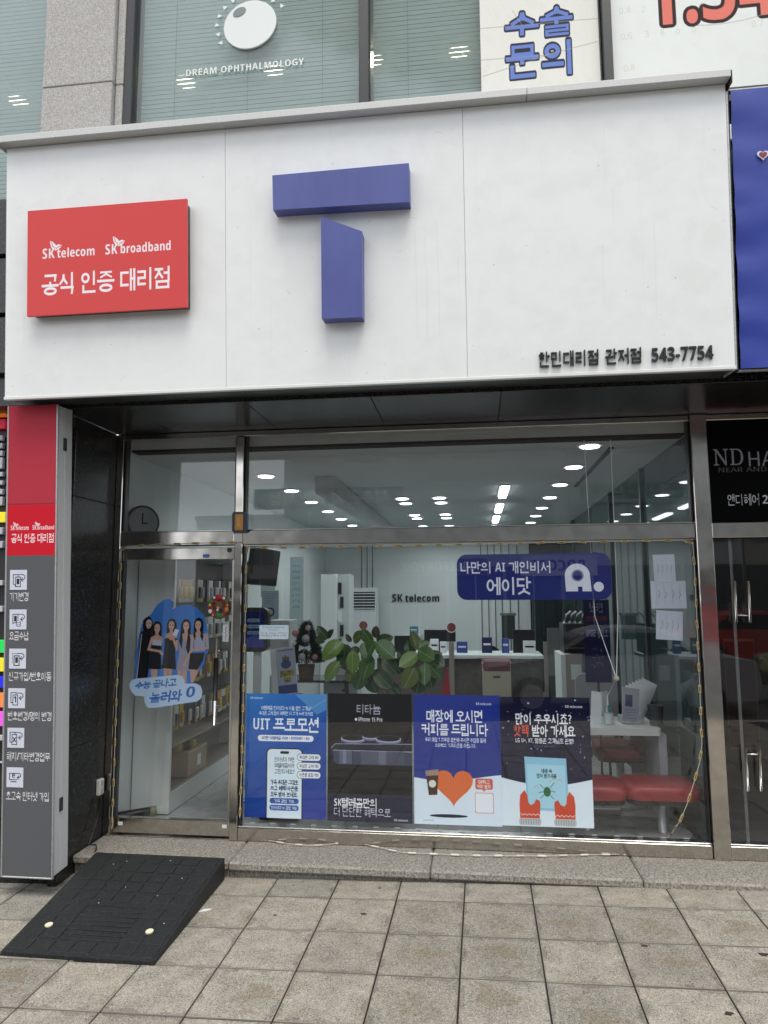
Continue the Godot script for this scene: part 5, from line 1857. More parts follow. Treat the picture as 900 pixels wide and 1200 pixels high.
# ---------------------------------------------------------------- small things outside
func build_outdoor_things() -> void:
	# rubber ramp on the step
	var tl := Vector3(-2.526, 0.128, -4.66)
	var tr := Vector3(-1.638, 0.128, -4.655)
	var bl := Vector3(-2.50, 0, -3.672)
	var br := Vector3(-1.634, 0, -3.625)
	bl.y = ground_y(bl.x, bl.z) + 0.018
	br.y = ground_y(br.x, br.z) + 0.018
	var r := thing("rubber_ramp", "black rubber wheelchair ramp leading up to the door step", "ramp")
	var rub: Material = mats["rubber"]
	var at := func(u: float, v: float) -> Vector3: return bl.lerp(br, u).lerp(tl.lerp(tr, u), v)
	for q in [[0.0, 0.425, "lower_section"], [0.43, 1.0, "upper_section"]]:
		var st := starts()
		var c: Array = [at.call(0, q[0]), at.call(1, q[0]), at.call(1, q[1]), at.call(0, q[1])]
		quad(st, c[0], c[1], c[2], c[3])
		var low := []
		for p in c:
			low.append(Vector3(p.x, ground_y(p.x, p.z) - 0.005, p.z))
		for i in 4:
			var j := (i + 1) % 4
			quad(st, low[i], low[j], c[j], c[i])
		part(r, q[2], st.commit(), rub)
	var ux := (br - bl).normalized()
	var vx := (tl - bl).normalized()
	var nb := ux.cross(vx).normalized()
	vx = nb.cross(ux)
	var bas := Basis(ux, vx, nb)
	for row in 9:
		var cols := 7
		for col in cols:
			if row >= 1 and row <= 3 and col >= 2 and col <= 4:
				continue
			var u := (col + 0.5) / cols * 0.96 + 0.02
			var v := (row + 0.5) / 9.6 + 0.02 + (0.03 if row > 3 else 0.0)
			part(r, "tread_pad", cbox(Vector3(0.112, 0.088 if row < 4 else 0.072, 0.0036), 0.0012), rub, at.call(u, v) + nb * rng.randf_range(0.0, 0.0008), bas * Basis(Vector3.BACK, rng.randf_range(-0.01, 0.01)))
	for k in 7:
		part(r, "tread_rib", cbox(Vector3(0.35, 0.010, 0.004), 0.0015), rub, at.call(0.5, 0.135 + k * 0.042) + nb * 0.0004, bas)
	var rm := mat("reflector", lin(0.62, 0.60, 0.42), 0.4)
	for q in [[57.3, 1084.5], [175.3, 1092.3]]:
		var d := ray(q[0], q[1])
		var p := EYE + d * ((bl - EYE).dot(nb) / d.dot(nb))
		part(r, "reflector", disc_mesh(0.021, 0.006, 16), rm, p + nb * 0.004, bas * Basis(Vector3.RIGHT, PI / 2))
	for q in [[0.22, 0.86], [0.62, 0.93], [0.8, 0.74], [0.45, 0.62], [0.3, 0.9], [0.72, 0.55], [0.9, 0.3], [0.36, 0.45]]:
		part(r, "grit", cbox(Vector3(0.006, 0.004, 0.003), 0.001), mats["paper"], at.call(q[0], q[1]) + nb * 0.005, bas)

	# blobs of old gum trodden on the paving
	var g := mat("gum", lin(0.02, 0.02, 0.02), 0.8)
	for q in [[426, 1071.5, 0.013], [895, 1118.5, 0.018], [322, 1073, 0.007], [755, 1108.5, 0.014], [854, 1188, 0.013], [856, 1041.5, 0.018], [344, 1038, 0.006], [445, 1041, 0.006], [897, 1041, 0.012]]:
		var p := py(q[0], q[1], 0.03)
		p = py(q[0], q[1], ground_y(p.x, p.z))
		var pts := PackedVector2Array()
		for i in 10:
			var a := TAU * i / 10.0
			pts.append(Vector2(cos(a) * 1.5, sin(a)) * q[2] * rng.randf_range(0.6, 1.2))
		single("gum_spot", prism(pts, 0.003), g, "dark gum blob trodden flat on the paving", "gum spot", Vector3(p.x, ground_y(p.x, p.z) - 0.0005, p.z), Basis(Vector3.RIGHT, -PI / 2), "gum blobs on the paving")
	var sc := py(240, 1062, 0.01)
	single("paper_scrap", prism(PackedVector2Array([Vector2(-0.035, -0.008), Vector2(0.01, -0.012), Vector2(0.04, 0.006), Vector2(0.0, 0.012)]), 0.004), mats["paper"], "white scrap of paper on the paving beside the ramp", "litter", Vector3(sc.x, ground_y(sc.x, sc.z) + 0.001, sc.z), Basis(Vector3.RIGHT, -PI / 2) * Basis(Vector3.BACK, 0.5))
	var lf := py(47, 1031, -0.03)
	single("fallen_leaf", prism(PackedVector2Array([Vector2(-0.03, 0), Vector2(0, 0.014), Vector2(0.035, 0), Vector2(0, -0.014)]), 0.003), mat("leaf_orange", lin(0.25, 0.10, 0.02), 0.7), "small orange fallen leaf under the pillar sign", "leaf", lf + Vector3(0, 0.012, 0), Basis(Vector3.RIGHT, -1.2))

	# wall socket on the side of the recess
	var d0 := ray(116, 922)
	var sp := EYE + d0 * (-2.695 / d0.x)
	var so := thing("wall_socket", "white wall socket box on the black granite recess side", "socket", sp)
	part(so, "box", cbox(Vector3(0.03, 0.11, 0.065), 0.006), mat("socket_ivory", lin(0.50, 0.49, 0.45), 0.5), Vector3(0.008, 0, 0))
	for yy in [-0.028, 0.028]:
		part(so, "outlet", cbox(Vector3(0.004, 0.034, 0.03), 0.002), mat("outlet_grey", lin(0.35, 0.35, 0.34), 0.5), Vector3(0.0245, yy, 0))
	# black cable from the socket down to the step
	single("power_cable", tube(PackedVector3Array([sp + Vector3(0.02, -0.07, 0.02), sp + Vector3(0.03, -0.2, 0.06), sp + Vector3(0.03, -0.34, 0.16), Vector3(-2.62, 0.115, -4.83), Vector3(-2.58, 0.112, -4.76), Vector3(-2.57, 0.06, -4.65)]), 0.005, -1, 6), mats["black"], "black power cable hanging from the wall socket", "cable")

	# amber sensor lamp on the mullion
	var a := pz(272.5, 600, -5.02)
	var b := pz(289.5, 624, -5.02)
	var wl := thing("warning_lamp", "amber lamp in a dark blue housing above the door corner", "lamp", (a + b) / 2.0 + Vector3(0, 0, -0.012))
	part(wl, "housing", prism(round_rect(b.x - a.x, a.y - b.y, 0.02), 0.035), mat("navy_plastic", lin(0.008, 0.02, 0.05), 0.35), Vector3(0, 0, -0.017))
	part(wl, "lens", cbox(Vector3((b.x - a.x) * 0.56, (a.y - b.y) * 0.8, 0.02), 0.006), mat("amber", lin(0.50, 0.22, 0.03), 0.3), Vector3(-0.004, 0, 0.017))
	part(wl, "lens_rib", cbox(Vector3((b.x - a.x) * 0.16, (a.y - b.y) * 0.5, 0.006), 0.002), mat("amber_pale", lin(0.62, 0.34, 0.06), 0.3), Vector3(-0.004, 0, 0.029))

	# festive wreath sign hung on the door glass
	var wc := pz(257, 711, GZ + 0.02)
	var wr := thing("festive_wreath", "small red festive wreath with tiny figures hung on the glass door", "wreath", wc)
	var kp := pz(258, 711, GZ + 0.02).x - wc.x
	var ring := PackedVector3Array()
	for i in 25:
		var an := TAU * i / 24.0
		ring.append(Vector3(cos(an) * 9.6 * kp, sin(an) * 10.2 * kp, 0))
	part(wr, "ring", tube(ring, 3.6 * kp, -1, 8), mat("wreath_red", lin(0.22, 0.02, 0.02), 0.6))
	part(wr, "bear_head", ball(5.4 * kp), mat("bear_brown", lin(0.14, 0.07, 0.03), 0.7), Vector3(-0.5 * kp, 1.2 * kp, 0.004), Basis.from_scale(Vector3(1, 1, 0.5)))
	part(wr, "muzzle", ball(2.2 * kp), mat("bear_cream", lin(0.45, 0.36, 0.22), 0.7), Vector3(-0.5 * kp, -0.6 * kp, 0.014), Basis.from_scale(Vector3(1, 0.8, 0.6)))
	for q in [[-4, 5.6, "bear_ear", "bear_brown", 2.0], [3, 5.6, "bear_ear", "bear_brown", 2.0]]:
		part(wr, q[2], ball(q[4] * kp), mats[q[3]], Vector3(q[0] * kp, q[1] * kp, 0.004))
	var deco := {"green": lin(0.03, 0.16, 0.04), "yellow": lin(0.55, 0.42, 0.04), "white": lin(0.7, 0.7, 0.7), "orange": lin(0.5, 0.2, 0.03), "red": lin(0.4, 0.02, 0.03)}
	for q in [[-9, 6, "green", 2.6], [-10, 2, "yellow", 1.8], [-9.5, -5, "white", 2.4], [-6, -9, "yellow", 1.5], [0, -9.5, "green", 3.2], [4, -10, "green", 2.4], [9.5, -3, "orange", 2.6], [10, 6, "green", 2.4], [6, 9.5, "white", 1.7], [0, 11, "red", 2.6], [-5, 10, "white", 1.6], [10, 1.5, "yellow", 1.4], [-1, -3.5, "white", 1.4]]:
		part(wr, "ornament", ball(q[3] * kp), mat("deco_" + q[2], deco[q[2]], 0.5), Vector3(q[0] * kp, q[1] * kp, 0.018), Basis.from_scale(Vector3(1, 1.1, 0.6)))

	# string of light modules round the frames and along the step
	var ls := thing("light_string", "string of small amber light modules edging the door and window frames", "light string")
	var zf := -5.042
	var runs := []
	var run1 := PackedVector3Array()
	for q in [[131, 972], [133, 920], [135, 860], [137, 800], [139, 740], [141, 690], [142, 645], [150, 640], [190, 638], [230, 636.5], [284, 635.5]]:
		run1.append(pz(q[0], q[1], zf))
	runs.append(run1)
	var run2 := PackedVector3Array()
	for q in [[281, 958], [283, 900], [284.5, 840], [286, 780], [287.5, 720], [288.5, 660], [290, 642], [340, 641.5], [440, 640], [540, 638], [640, 636], [740, 634], [800, 633], [812, 637], [815, 690], [818, 760], [821, 830], [822.5, 872], [820, 893], [813, 918], [805, 943], [797, 962]]:
		run2.append(pz(q[0], q[1], zf))
	for q in [[786, 978], [772, 993], [752, 1000], [735, 1001], [690, 1001.5], [640, 1003], [560, 1002.5], [515, 1001], [470, 999], [440, 992], [420, 988], [408, 986], [390, 989], [366, 991], [340, 989], [318, 985.5], [303, 983.5], [292, 980]]:
		var p := py(q[0], q[1], 0.112)
		if q[0] > 760:
			p = p.lerp(pz(q[0], q[1], zf), 0.5)
		p.z = minf(p.z, -4.70)
		run2.append(p)
	runs.append(run2)
	var cable_m := mat("cable_ivory", lin(0.45, 0.42, 0.36), 0.6)
	var led_case := mat("module_case", lin(0.42, 0.32, 0.14), 0.5)
	var led_pale := mat("module_pale", lin(0.62, 0.58, 0.50), 0.5)
	var led_dot := mat("module_lens", lin(0.10, 0.07, 0.03), 0.3)
	var mod := cbox(Vector3(0.016, 0.055, 0.009), 0.003)
	var dot := cbox(Vector3(0.006, 0.03, 0.003), 0.001)
	for path in runs:
		part(ls, "cable", tube(path, 0.0028, -1, 5), cable_m)
		var acc := 0.04
		for i in path.size() - 1:
			var p: Vector3 = path[i]
			var e: Vector3 = path[i + 1]
			var L := p.distance_to(e)
			while acc < L:
				var c := p.lerp(e, acc / L)
				var flat: bool = c.y < 0.13
				var dirv := (e - p).normalized()
				var out := Vector3.UP if flat else Vector3.BACK
				var side := dirv.cross(out).normalized()
				var bb := Basis(side, dirv, side.cross(dirv)) * Basis(Vector3.UP, rng.randf_range(-0.3, 0.3)) * Basis(Vector3.BACK, rng.randf_range(-0.12, 0.12))
				var mo := part(ls, "light_module", mod, led_pale if flat else led_case, c, bb)
				if not flat:
					part(mo, "lens", dot, led_dot, Vector3(0, 0, 0.0045))
				acc += 0.142
			acc -= L


# ---------------------------------------------------------------- inside the shop
func item(called: String, label: String, category: String, x0: float, y0: float, x1: float, y1: float, z: float, depth: float, m: Material, group := "", body := "body") -> Node3D:
	var q := bz(x0, y0, x1, y1, z, depth)
	var o := thing(called, label, category, q[1], group)
	part(o, body, q[0], m)
	o.set_meta("span", q[2])
	return o

func flat_print(parent: Node3D, called: String, key: String, im: Image, w: float, h: float, z: float, mirror := false) -> void:
	part(parent, called, sheet(w, h, 0.001, mirror), print_mat(key, im, 0.45), Vector3(0, 0, z))

func leaf_mesh(w: float, fold: float, droop: float) -> ArrayMesh:
	# an oval leaf one unit long along +y, folded along its midrib and drooping at the tip
	var st := starts()
	st.set_smooth_group(0)
	var n := 9
	var row := func(i: int, side: int) -> Vector3:
		var t := float(i) / n
		var half: float = w * pow(sin(PI * pow(t, 0.9)), 0.6) * 0.5
		if i == 0 or i == n:
			half = 0.0
		return Vector3(side * half, t, -droop * t * t + fold * absf(side) * half * 2.0)
	for i in n:
		for s in [-1, 1]:
			var a: Vector3 = row.call(i, 0)
			var b: Vector3 = row.call(i + 1, 0)
			var c: Vector3 = row.call(i + 1, s)
			var d: Vector3 = row.call(i, s)
			var order := [a, d, c, a, c, b] if s < 0 else [a, c, d, a, b, c]
			for p in order:
				st.set_uv(Vector2(p.x / w + 0.5, p.y))
				st.add_vertex(p)
	st.generate_normals()
	return st.commit()

func build_plant() -> void:
	var zc := -5.85
	var pot := pz(452, 845, zc)
	var pl := thing("rubber_plant", "potted rubber plant with broad green leaves behind the window posters", "plant", Vector3(pot.x, 0.118, zc))
	var o := pl.position
	var potm := CylinderMesh.new()
	potm.top_radius = 0.19
	potm.bottom_radius = 0.14
	potm.height = 0.36
	part(pl, "pot", potm, mat("pot_white", lin(0.5, 0.5, 0.48), 0.5), Vector3(0, 0.18, 0))
	part(pl, "soil", disc_mesh(0.175, 0.01), mat("soil", lin(0.03, 0.02, 0.012), 0.95), Vector3(0, 0.362, 0))
	var bark := mat("bark", lin(0.16, 0.12, 0.075), 0.8)
	var hub := pz(451, 812, zc)
	var stems := [[[452, 845], [451, 812], [440, 800], [428, 792], [412, 780], [398, 764]], [[451, 812], [460, 803], [472, 798], [490, 790], [500, 775]], [[451, 812], [449, 790], [444, 765], [441, 745]], [[440, 800], [432, 780], [430, 760], [427, 745]], [[472, 798], [482, 780], [488, 758]], [[428, 792], [405, 784], [390, 778]]]
	var k0 := 0
	for s in stems:
		var path := PackedVector3Array()
		for q in s:
			path.append(pz(q[0], q[1], zc + 0.03 * sin(q[0] * 0.2)) - o)
		if k0 == 0:
			path.insert(0, Vector3(0, 0.34, 0))
		part(pl, "stem", tube(path, 0.016 if k0 == 0 else 0.011, 0.005, 7), bark)
		k0 += 1
	var greens := []
	for q in [["leaf_mid", lin(0.075, 0.165, 0.038)], ["leaf_light", lin(0.17, 0.28, 0.06)], ["leaf_dark", lin(0.036, 0.085, 0.026)], ["leaf_olive", lin(0.12, 0.16, 0.04)], ["leaf_brown", lin(0.07, 0.045, 0.025)]]:
		var m := mat(q[0], Color.WHITE, 0.24)
		var im := Sheet.new(64, 128, q[1])
		for i in 9:
			im.line([Vector2(32, 8 + i * 13), Vector2(4, -4 + i * 13)], 1.2, q[1].lightened(0.12), 0.5)
			im.line([Vector2(32, 8 + i * 13), Vector2(60, -4 + i * 13)], 1.2, q[1].lightened(0.12), 0.5)
		im.line([Vector2(32, 0), Vector2(32, 128)], 3, q[1].lightened(0.35), 0.8)
		m.albedo_texture = ImageTexture.create_from_image(im.image())
		m.backlight_enabled = true
		m.backlight = lin(0.06, 0.11, 0.02)
		greens.append(m)
	var shapes := [leaf_mesh(0.62, 0.10, 0.12), leaf_mesh(0.55, 0.16, 0.22), leaf_mesh(0.70, 0.06, 0.05)]
	# base pixel, tip pixel, tone, distance offset
	var leaves := [
		[402, 752, 377, 770, 1, 0.12], [398, 775, 380, 797, 1, 0.10], [384, 749, 372, 736, 2, 0.0], [381, 750, 369, 750, 2, 0.02], [384, 748, 389, 738, 2, 0.0],
		[402, 754, 406, 782, 2, 0.0], [413, 762, 414, 788, 1, 0.08], [436, 755, 424, 738, 0, 0.05], [441, 752, 421, 774, 0, 0.10], [441, 752, 462, 770, 0, 0.12],
		[441, 752, 459, 747, 2, 0.03], [441, 748, 440, 734, 4, 0.05], [436, 768, 424, 795, 0, 0.08], [448, 770, 463, 789, 2, 0.05], [438, 785, 458, 806, 2, 0.02],
		[425, 785, 418, 808, 2, 0.04], [412, 782, 409, 799, 3, 0.06], [412, 752, 405, 744, 4, 0.0], [414, 752, 424, 741, 3, 0.02], [420, 758, 410, 770, 2, -0.03],
		[427, 752, 431, 772, 0, 0.06], [452, 760, 458, 778, 0, 0.02], [488, 760, 484, 741, 3, 0.05], [488, 760, 502, 752, 0, 0.04], [490, 762, 508, 772, 0, 0.08],
		[490, 766, 468, 780, 1, 0.10], [496, 772, 516, 765, 3, 0.0], [500, 775, 516, 794, 0, 0.06], [498, 776, 497, 802, 0, 0.09], [486, 782, 474, 806, 3, 0.12],
		[494, 784, 488, 812, 2, 0.05], [500, 778, 508, 804, 2, 0.0], [478, 776, 466, 764, 2, 0.0], [480, 770, 476, 752, 2, -0.03], [470, 790, 462, 772, 2, -0.02],
		[455, 800, 470, 812, 2, 0.0], [396, 768, 390, 756, 3, -0.03], [432, 790, 440, 812, 2, 0.0], [405, 770, 392, 776, 0, 0.03], [505, 770, 520, 780, 2, 0.02],
	]
	for q in leaves:
		var a := pz(q[0], q[1], zc + q[5])
		var b := pz(q[2], q[3], zc + q[5] + rng.randf_range(0.0, 0.06))
		var up := (b - a)
		var L := up.length() * 1.04
		up = up.normalized()
		var zax := Vector3(rng.randf_range(-0.75, 0.75), 0.45 + rng.randf_range(-0.5, 0.5), 1.0)
		var xax := up.cross(zax).normalized()
		zax = xax.cross(up)
		part(pl, "leaf", shapes[rng.randi_range(0, 2)], greens[q[4]], a - o, Basis(xax, up, zax) * Basis.from_scale(Vector3(L * rng.randf_range(0.9, 1.3), L, L * rng.randf_range(0.8, 1.8))))

func lamp_light(parent: Node3D, energy: float, at: Vector3, size := 0.08) -> void:
	var l := SpotLight3D.new()
	l.name = "glow"
	l.light_color = Color(0.95, 0.98, 1.0)
	l.light_energy = energy
	l.spot_angle = 80.0
	l.spot_range = 12.0
	l.spot_attenuation = 2.0
	l.spot_angle_attenuation = 0.6
	l.light_size = size
	l.shadow_enabled = true
	parent.add_child(l)
	l.position = at
	l.rotation.x = -PI / 2

func build_lamps() -> void:
	var rows := [[-1.94, [-6.45, -7.4, -8.35, -9.33, -10.3, -11.28]], [0.90, [-5.5, -6.4, -7.43, -8.4, -9.4, -10.35, -11.32]], [-0.82, [-8.22, -8.66, -9.95, -10.4, -11.62, -12.1]], [-0.385, [-8.22, -8.66, -9.95, -10.4, -11.62, -12.1]]]
	var dm := disc_mesh(0.072, 0.012, 24)
	var rm := disc_mesh(0.098, 0.010, 24)
	for r in rows:
		for z in r[1]:
			var o := thing("ceiling_lamp", {-1.94: "round recessed lamp in the ceiling row along the left wall", 0.90: "round recessed lamp in the ceiling row beside the glazed partition", -0.82: "round recessed lamp of the paired lamps mid ceiling, beam side", -0.385: "round recessed lamp of the paired lamps mid ceiling, partition side"}[r[0]], "ceiling lamp", Vector3(r[0], CEIL, z), "round lamps in the shop ceiling")
			part(o, "diffuser", dm, mats["lamp_glow"], Vector3(0, -0.012, 0))
			part(o, "trim_ring", rm, mats["white"], Vector3(0, -0.0062, 0))
			lamp_light(o, LAMP_E, Vector3(0, -0.03, 0))
	for r in [[-1.565, [-7.78, -9.06, -10.42]], [0.34, [-7.80, -9.28, -10.64, -12.0]]]:
		for z in r[1]:
			var o := thing("linear_lamp", "long white tube lamp beside the ceiling beam" if r[0] < 0.0 else "long white tube lamp in the middle of the shop ceiling", "ceiling lamp", Vector3(r[0], CEIL, z), "tube lamps in the shop ceiling")
			part(o, "diffuser", cbox(Vector3(0.09, 0.03, 0.80), 0.01), mats["lamp_glow"], Vector3(0, -0.022, 0))
			part(o, "tray", cbox(Vector3(0.12, 0.012, 0.84), 0.004), mats["white"], Vector3(0, -0.0065, 0))
			lamp_light(o, LAMP_E * 1.6, Vector3(0, -0.05, 0), 0.2)

const LAMP_E := 0.12

func build_interior() -> void:
	rng.seed = 41
	build_lamps()
	build_plant()
	var white: Material = mats["interior_white"]
	var dk: Material = mats["dark_frame"]
	var black: Material = mats["black"]
	var F := 0.12

	# wall lettering
	var la := pz(459, 701, -12.88)
	var lb := pz(515.5, 701, -12.88)
	var wl := thing("wall_lettering", "black brand lettering on the back wall of the shop", "lettering", Vector3(la.x, la.y, -12.898))
	var lt := text_shapes("SK", 0.12, 800)
	var l2 := text_shapes("telecom", 0.12, 600)
	var tot: float = lt.width + 0.24 + l2.width * 0.92
	var em := (lb.x - la.x) / tot
	part(wl, "letters", letter_mesh(lt.polys, em, 0.02, Vector2(0, 0.5)), black)
	part(wl, "letters", letter_mesh(l2.polys, em * 0.92, 0.02, Vector2(0, 0.46)), black, Vector3((lt.width + 0.24) * em, 0, 0))

	# accessory shelf along the left wall, seen through the door
	var sh := thing("accessory_shelf", "white display shelf of phone accessories along the left wall", "shelf", Vector3(-2.555, F, -5.5))
	part(sh, "end_panel", cbox(Vector3(0.31, 2.05, 0.035), 0.004), white, Vector3(0, 1.03, -0.02))
	part(sh, "end_panel", cbox(Vector3(0.31, 2.05, 0.035), 0.004), white, Vector3(0, 1.03, -1.90))
	part(sh, "plinth", cbox(Vector3(0.30, 0.16, 1.84), 0.003), white, Vector3(0.0, 0.082, -0.96))
	part(sh, "back_panel", cbox(Vector3(0.02, 1.85, 1.84), 0.002), mat("peg_dark", lin(0.17, 0.175, 0.165), 0.6), Vector3(-0.135, 1.1, -0.96))
	var brown := mat("shelf_brown", lin(0.16, 0.145, 0.125), 0.5)
	for y in [0.165, 0.50]:
		part(sh, "shelf_board", cbox(Vector3(0.285, 0.022, 1.84), 0.003), brown, Vector3(0.005, y, -0.96))
	part(sh, "top_board", cbox(Vector3(0.31, 0.03, 1.915), 0.003), white, Vector3(0, 2.072, -0.96))
	var packs := [lin(0.62, 0.61, 0.57), lin(0.55, 0.42, 0.06), lin(0.42, 0.43, 0.43), lin(0.10, 0.10, 0.105), lin(0.50, 0.26, 0.08), lin(0.66, 0.66, 0.65)]
	var card := cbox(Vector3(0.012, 0.20, 0.088), 0.002)
	var blister := cbox(Vector3(0.022, 0.10, 0.06), 0.008)
	var tagm := cbox(Vector3(0.006, 0.045, 0.086), 0.001)
	for row in 4:
		for i in 15:
			var y: float = [1.86, 1.52, 1.16, 0.80][row]
			var z := -5.62 - i * 0.118
			var k := rng.randi_range(0, 5)
			var o := thing("accessory_pack", "%s accessory pack hanging in the %s row of the display shelf" % [["white", "yellow", "grey", "black", "orange", "pale grey"][k], ["top", "second", "third", "lowest"][row]], "package", Vector3(-2.53 + rng.randf_range(0.0, 0.05), F + y - 0.1 * 0 - 0.12, z), "accessory packs on the display shelf")
			o.rotation.y = rng.randf_range(-0.2, 0.2)
			part(o, "card", card, mat("pack_%d" % k, packs[k], 0.5))
			part(o, "blister", blister, mat("pack_%d" % ((k + 3) % 6), packs[(k + 3) % 6], 0.4), Vector3(0.014, -0.015, 0))
			part(o, "tag", tagm, mat("pack_%d" % ((k + 1) % 6), packs[(k + 1) % 6], 0.5), Vector3(0.008, -0.075, 0))
			part(o, "peg", cbox(Vector3(0.14, 0.005, 0.005), 0.0), mats["steel_bright"], Vector3(-0.05, 0.104, 0))
	var cb := thing("cardboard_box", "brown cardboard box on the lowest shelf inside the door", "box", Vector3(-2.545, F + 0.178, -6.15))
	part(cb, "carton", cbox(Vector3(0.24, 0.20, 0.42), 0.004), mat("cardboard", lin(0.34, 0.27, 0.19), 0.8), Vector3(0, 0.10, 0))
	part(cb, "label", cbox(Vector3(0.002, 0.09, 0.08), 0.0), mats["paper"], Vector3(0.122, 0.10, -0.02))
	for i in 5:
		part(cb, "content", cbox(Vector3(0.05, 0.08, 0.07), 0.006), [black, mat("pack_1", packs[1]), dk][i % 3], Vector3(rng.randf_range(-0.06, 0.06), 0.22, -0.15 + i * 0.075), Basis(Vector3(1, 0.3, 0.2).normalized(), rng.randf_range(-0.6, 0.6)))
	var sm := thing("door_stop_bundle", "dark rolled mat lying on the floor just inside the door", "mat", pz(154, 953, -5.33) * Vector3(1, 0, 1) + Vector3(0, F, 0))
	part(sm, "roll", tube(PackedVector3Array([Vector3(-0.10, 0.035, 0.02), Vector3(0.10, 0.045, -0.10)]), 0.035, -1, 10), dk)
	part(sm, "roll_end", tube(PackedVector3Array([Vector3(0.10, 0.045, -0.10), Vector3(0.14, 0.047, -0.124)]), 0.036, -1, 10), mat("roll_olive", lin(0.2, 0.2, 0.12), 0.7))

	# round wall clock high on the left
	var cp := pz(167, 612, -5.36)
	var ck := thing("wall_clock", "round wall clock with dark rim seen above the door", "clock", cp)
	part(ck, "rim", disc_mesh(0.135, 0.03, 28), dk, Vector3.ZERO, Basis(Vector3.UP, 0.85) * Basis(Vector3.RIGHT, PI / 2))
	part(ck, "dial", disc_mesh(0.118, 0.004, 28), mat("dial_grey", lin(0.22, 0.24, 0.24), 0.4), Basis(Vector3.UP, 0.85) * Vector3(0, 0, 0.0165), Basis(Vector3.UP, 0.85) * Basis(Vector3.RIGHT, PI / 2))
	part(ck, "hand", cbox(Vector3(0.008, 0.08, 0.004), 0.0), black, Vector3(0.014, 0.03, 0.026))
	part(ck, "hand", cbox(Vector3(0.05, 0.008, 0.004), 0.0), black, Vector3(0.03, -0.01, 0.02))

	# television on an arm, kiosk, wall posters on the left side
	var tv := thing("wall_television", "black flat television tilted on the left wall", "television", pz(309, 664, -6.6))
	tv.basis = Basis(Vector3.BACK, -0.12) * Basis(Vector3.UP, 1.38)
	part(tv, "screen", cbox(Vector3(0.55, 0.36, 0.05), 0.01), black)
	part(tv, "arm", cbox(Vector3(0.06, 0.06, 0.3), 0.008), dk, Vector3(0, 0, -0.17))
	for q in [[340, 653, 355, 742, -9.5, "tall pale notice board with printed rows on the left wall", "wall_a"], [306, 650, 322, 700, -8.6, "pale poster with red heading behind the television", "wall_b"], [307, 692, 326, 727, -7.4, "pale blue poster with ringed badge above the kiosk", "wall_c"]]:
		var im := Sheet.new(72, 150, Color(0.70, 0.78, 0.82) if q[6] == "wall_c" else Color(0.62, 0.68, 0.68))
		for k in 8:
			marks(im, 10, 12 + k * 12, 52, 5, Color(0.35, 0.42, 0.5), k + 3)
		if q[6] == "wall_b":
			im.rect(10, 30, 52, 10, Color(0.6, 0.25, 0.25))
		if q[6] == "wall_c":
			im.fill([ellipse(36, 110, 22, 24)], Color(0.16, 0.24, 0.5))
			im.fill([ellipse(36, 110, 15, 17)], Color(0.8, 0.78, 0.6))
		var qb := bz(q[0], q[1], q[2], q[3], q[4], 0.02)
		var o := thing("wall_poster", q[5], "poster", qb[1])
		part(o, "board", qb[0], mats["alu"])
		flat_print(o, "print", q[6], im.image(), qb[2].x * 0.92, qb[2].y * 0.96, 0.012)
	var kq := bz(284, 712, 313.5, 764, -5.95, 0.08)
	var ki := thing("tablet_kiosk", "rounded black kiosk with a blue screen behind the window edge", "kiosk", kq[1])
	part(ki, "housing", prism(round_rect(kq[2].x, kq[2].y, 0.06), 0.08), black, Vector3(0, 0, -0.04))
	var kim := Sheet.new(90, 160, Color(0.10, 0.14, 0.42))
	kim.fill([PackedVector2Array([Vector2(0, 120), Vector2(50, 100), Vector2(90, 130), Vector2(90, 160), Vector2(0, 160)])], Color(0.25, 0.30, 0.62))
	for k in 3:
		kim.fill([rr(8, 30 + k * 28, 60, 16, 6)], Color(0.55, 0.66, 0.72))
		marks(kim, 12, 34 + k * 28, 50, 7, Color(0.15, 0.2, 0.4), k + 20)
	flat_print(ki, "screen", "kiosk_screen", kim.image(), kq[2].x * 0.72, kq[2].y * 0.8, 0.042)
	part(ki, "stand", cbox(Vector3(0.06, kq[1].y - kq[2].y / 2 - F + 0.02, 0.06), 0.006), white, Vector3(0, -(kq[1].y - F) / 2 - kq[2].y / 4, -0.05))
	part(ki, "foot", cbox(Vector3(0.34, 0.02, 0.3), 0.006), white, Vector3(0, -kq[1].y + F + 0.012, -0.05))
	var wp := item("white_desktop_unit", "white rounded desk unit behind the small window notice", "appliance", 312, 727, 339, 762, -6.6, 0.3, white)
	part(wp, "leg", cbox(Vector3(0.18, 0.75, 0.2), 0.01), white, Vector3(0, -(wp.position.y - F) / 2.0 - 0.09, 0))

	# brochure stand with leaning boards
	var bs := thing("brochure_stand", "brochure rack with a yellow lettered board beside the window", "stand", pz(336, 786, -5.55))
	var bim := Sheet.new(90, 180, Color(0.56, 0.60, 0.66))
	bim.line([Vector2(6, 8), Vector2(84, 8)], 3, Color(0.2, 0.25, 0.45))
	bim.fill([PackedVector2Array([Vector2(28, 48), Vector2(30, 30), Vector2(38, 38), Vector2(45, 26), Vector2(52, 38), Vector2(60, 30), Vector2(62, 48)])], Color(0.4, 0.36, 0.15))
	bim.fill([ellipse(45, 64, 24, 18)], Color(0.22, 0.26, 0.42))
	bim.rect(12, 88, 68, 24, Color(0.52, 0.50, 0.18))
	marks(bim, 14, 92, 64, 15, Color(0.16, 0.18, 0.3), 9)
	bim.rect(30, 116, 34, 20, Color(0.52, 0.50, 0.18))
	marks(bim, 32, 119, 30, 13, Color(0.16, 0.18, 0.3), 10)
	bim.rect(0, 146, 90, 34, Color(0.18, 0.22, 0.42))
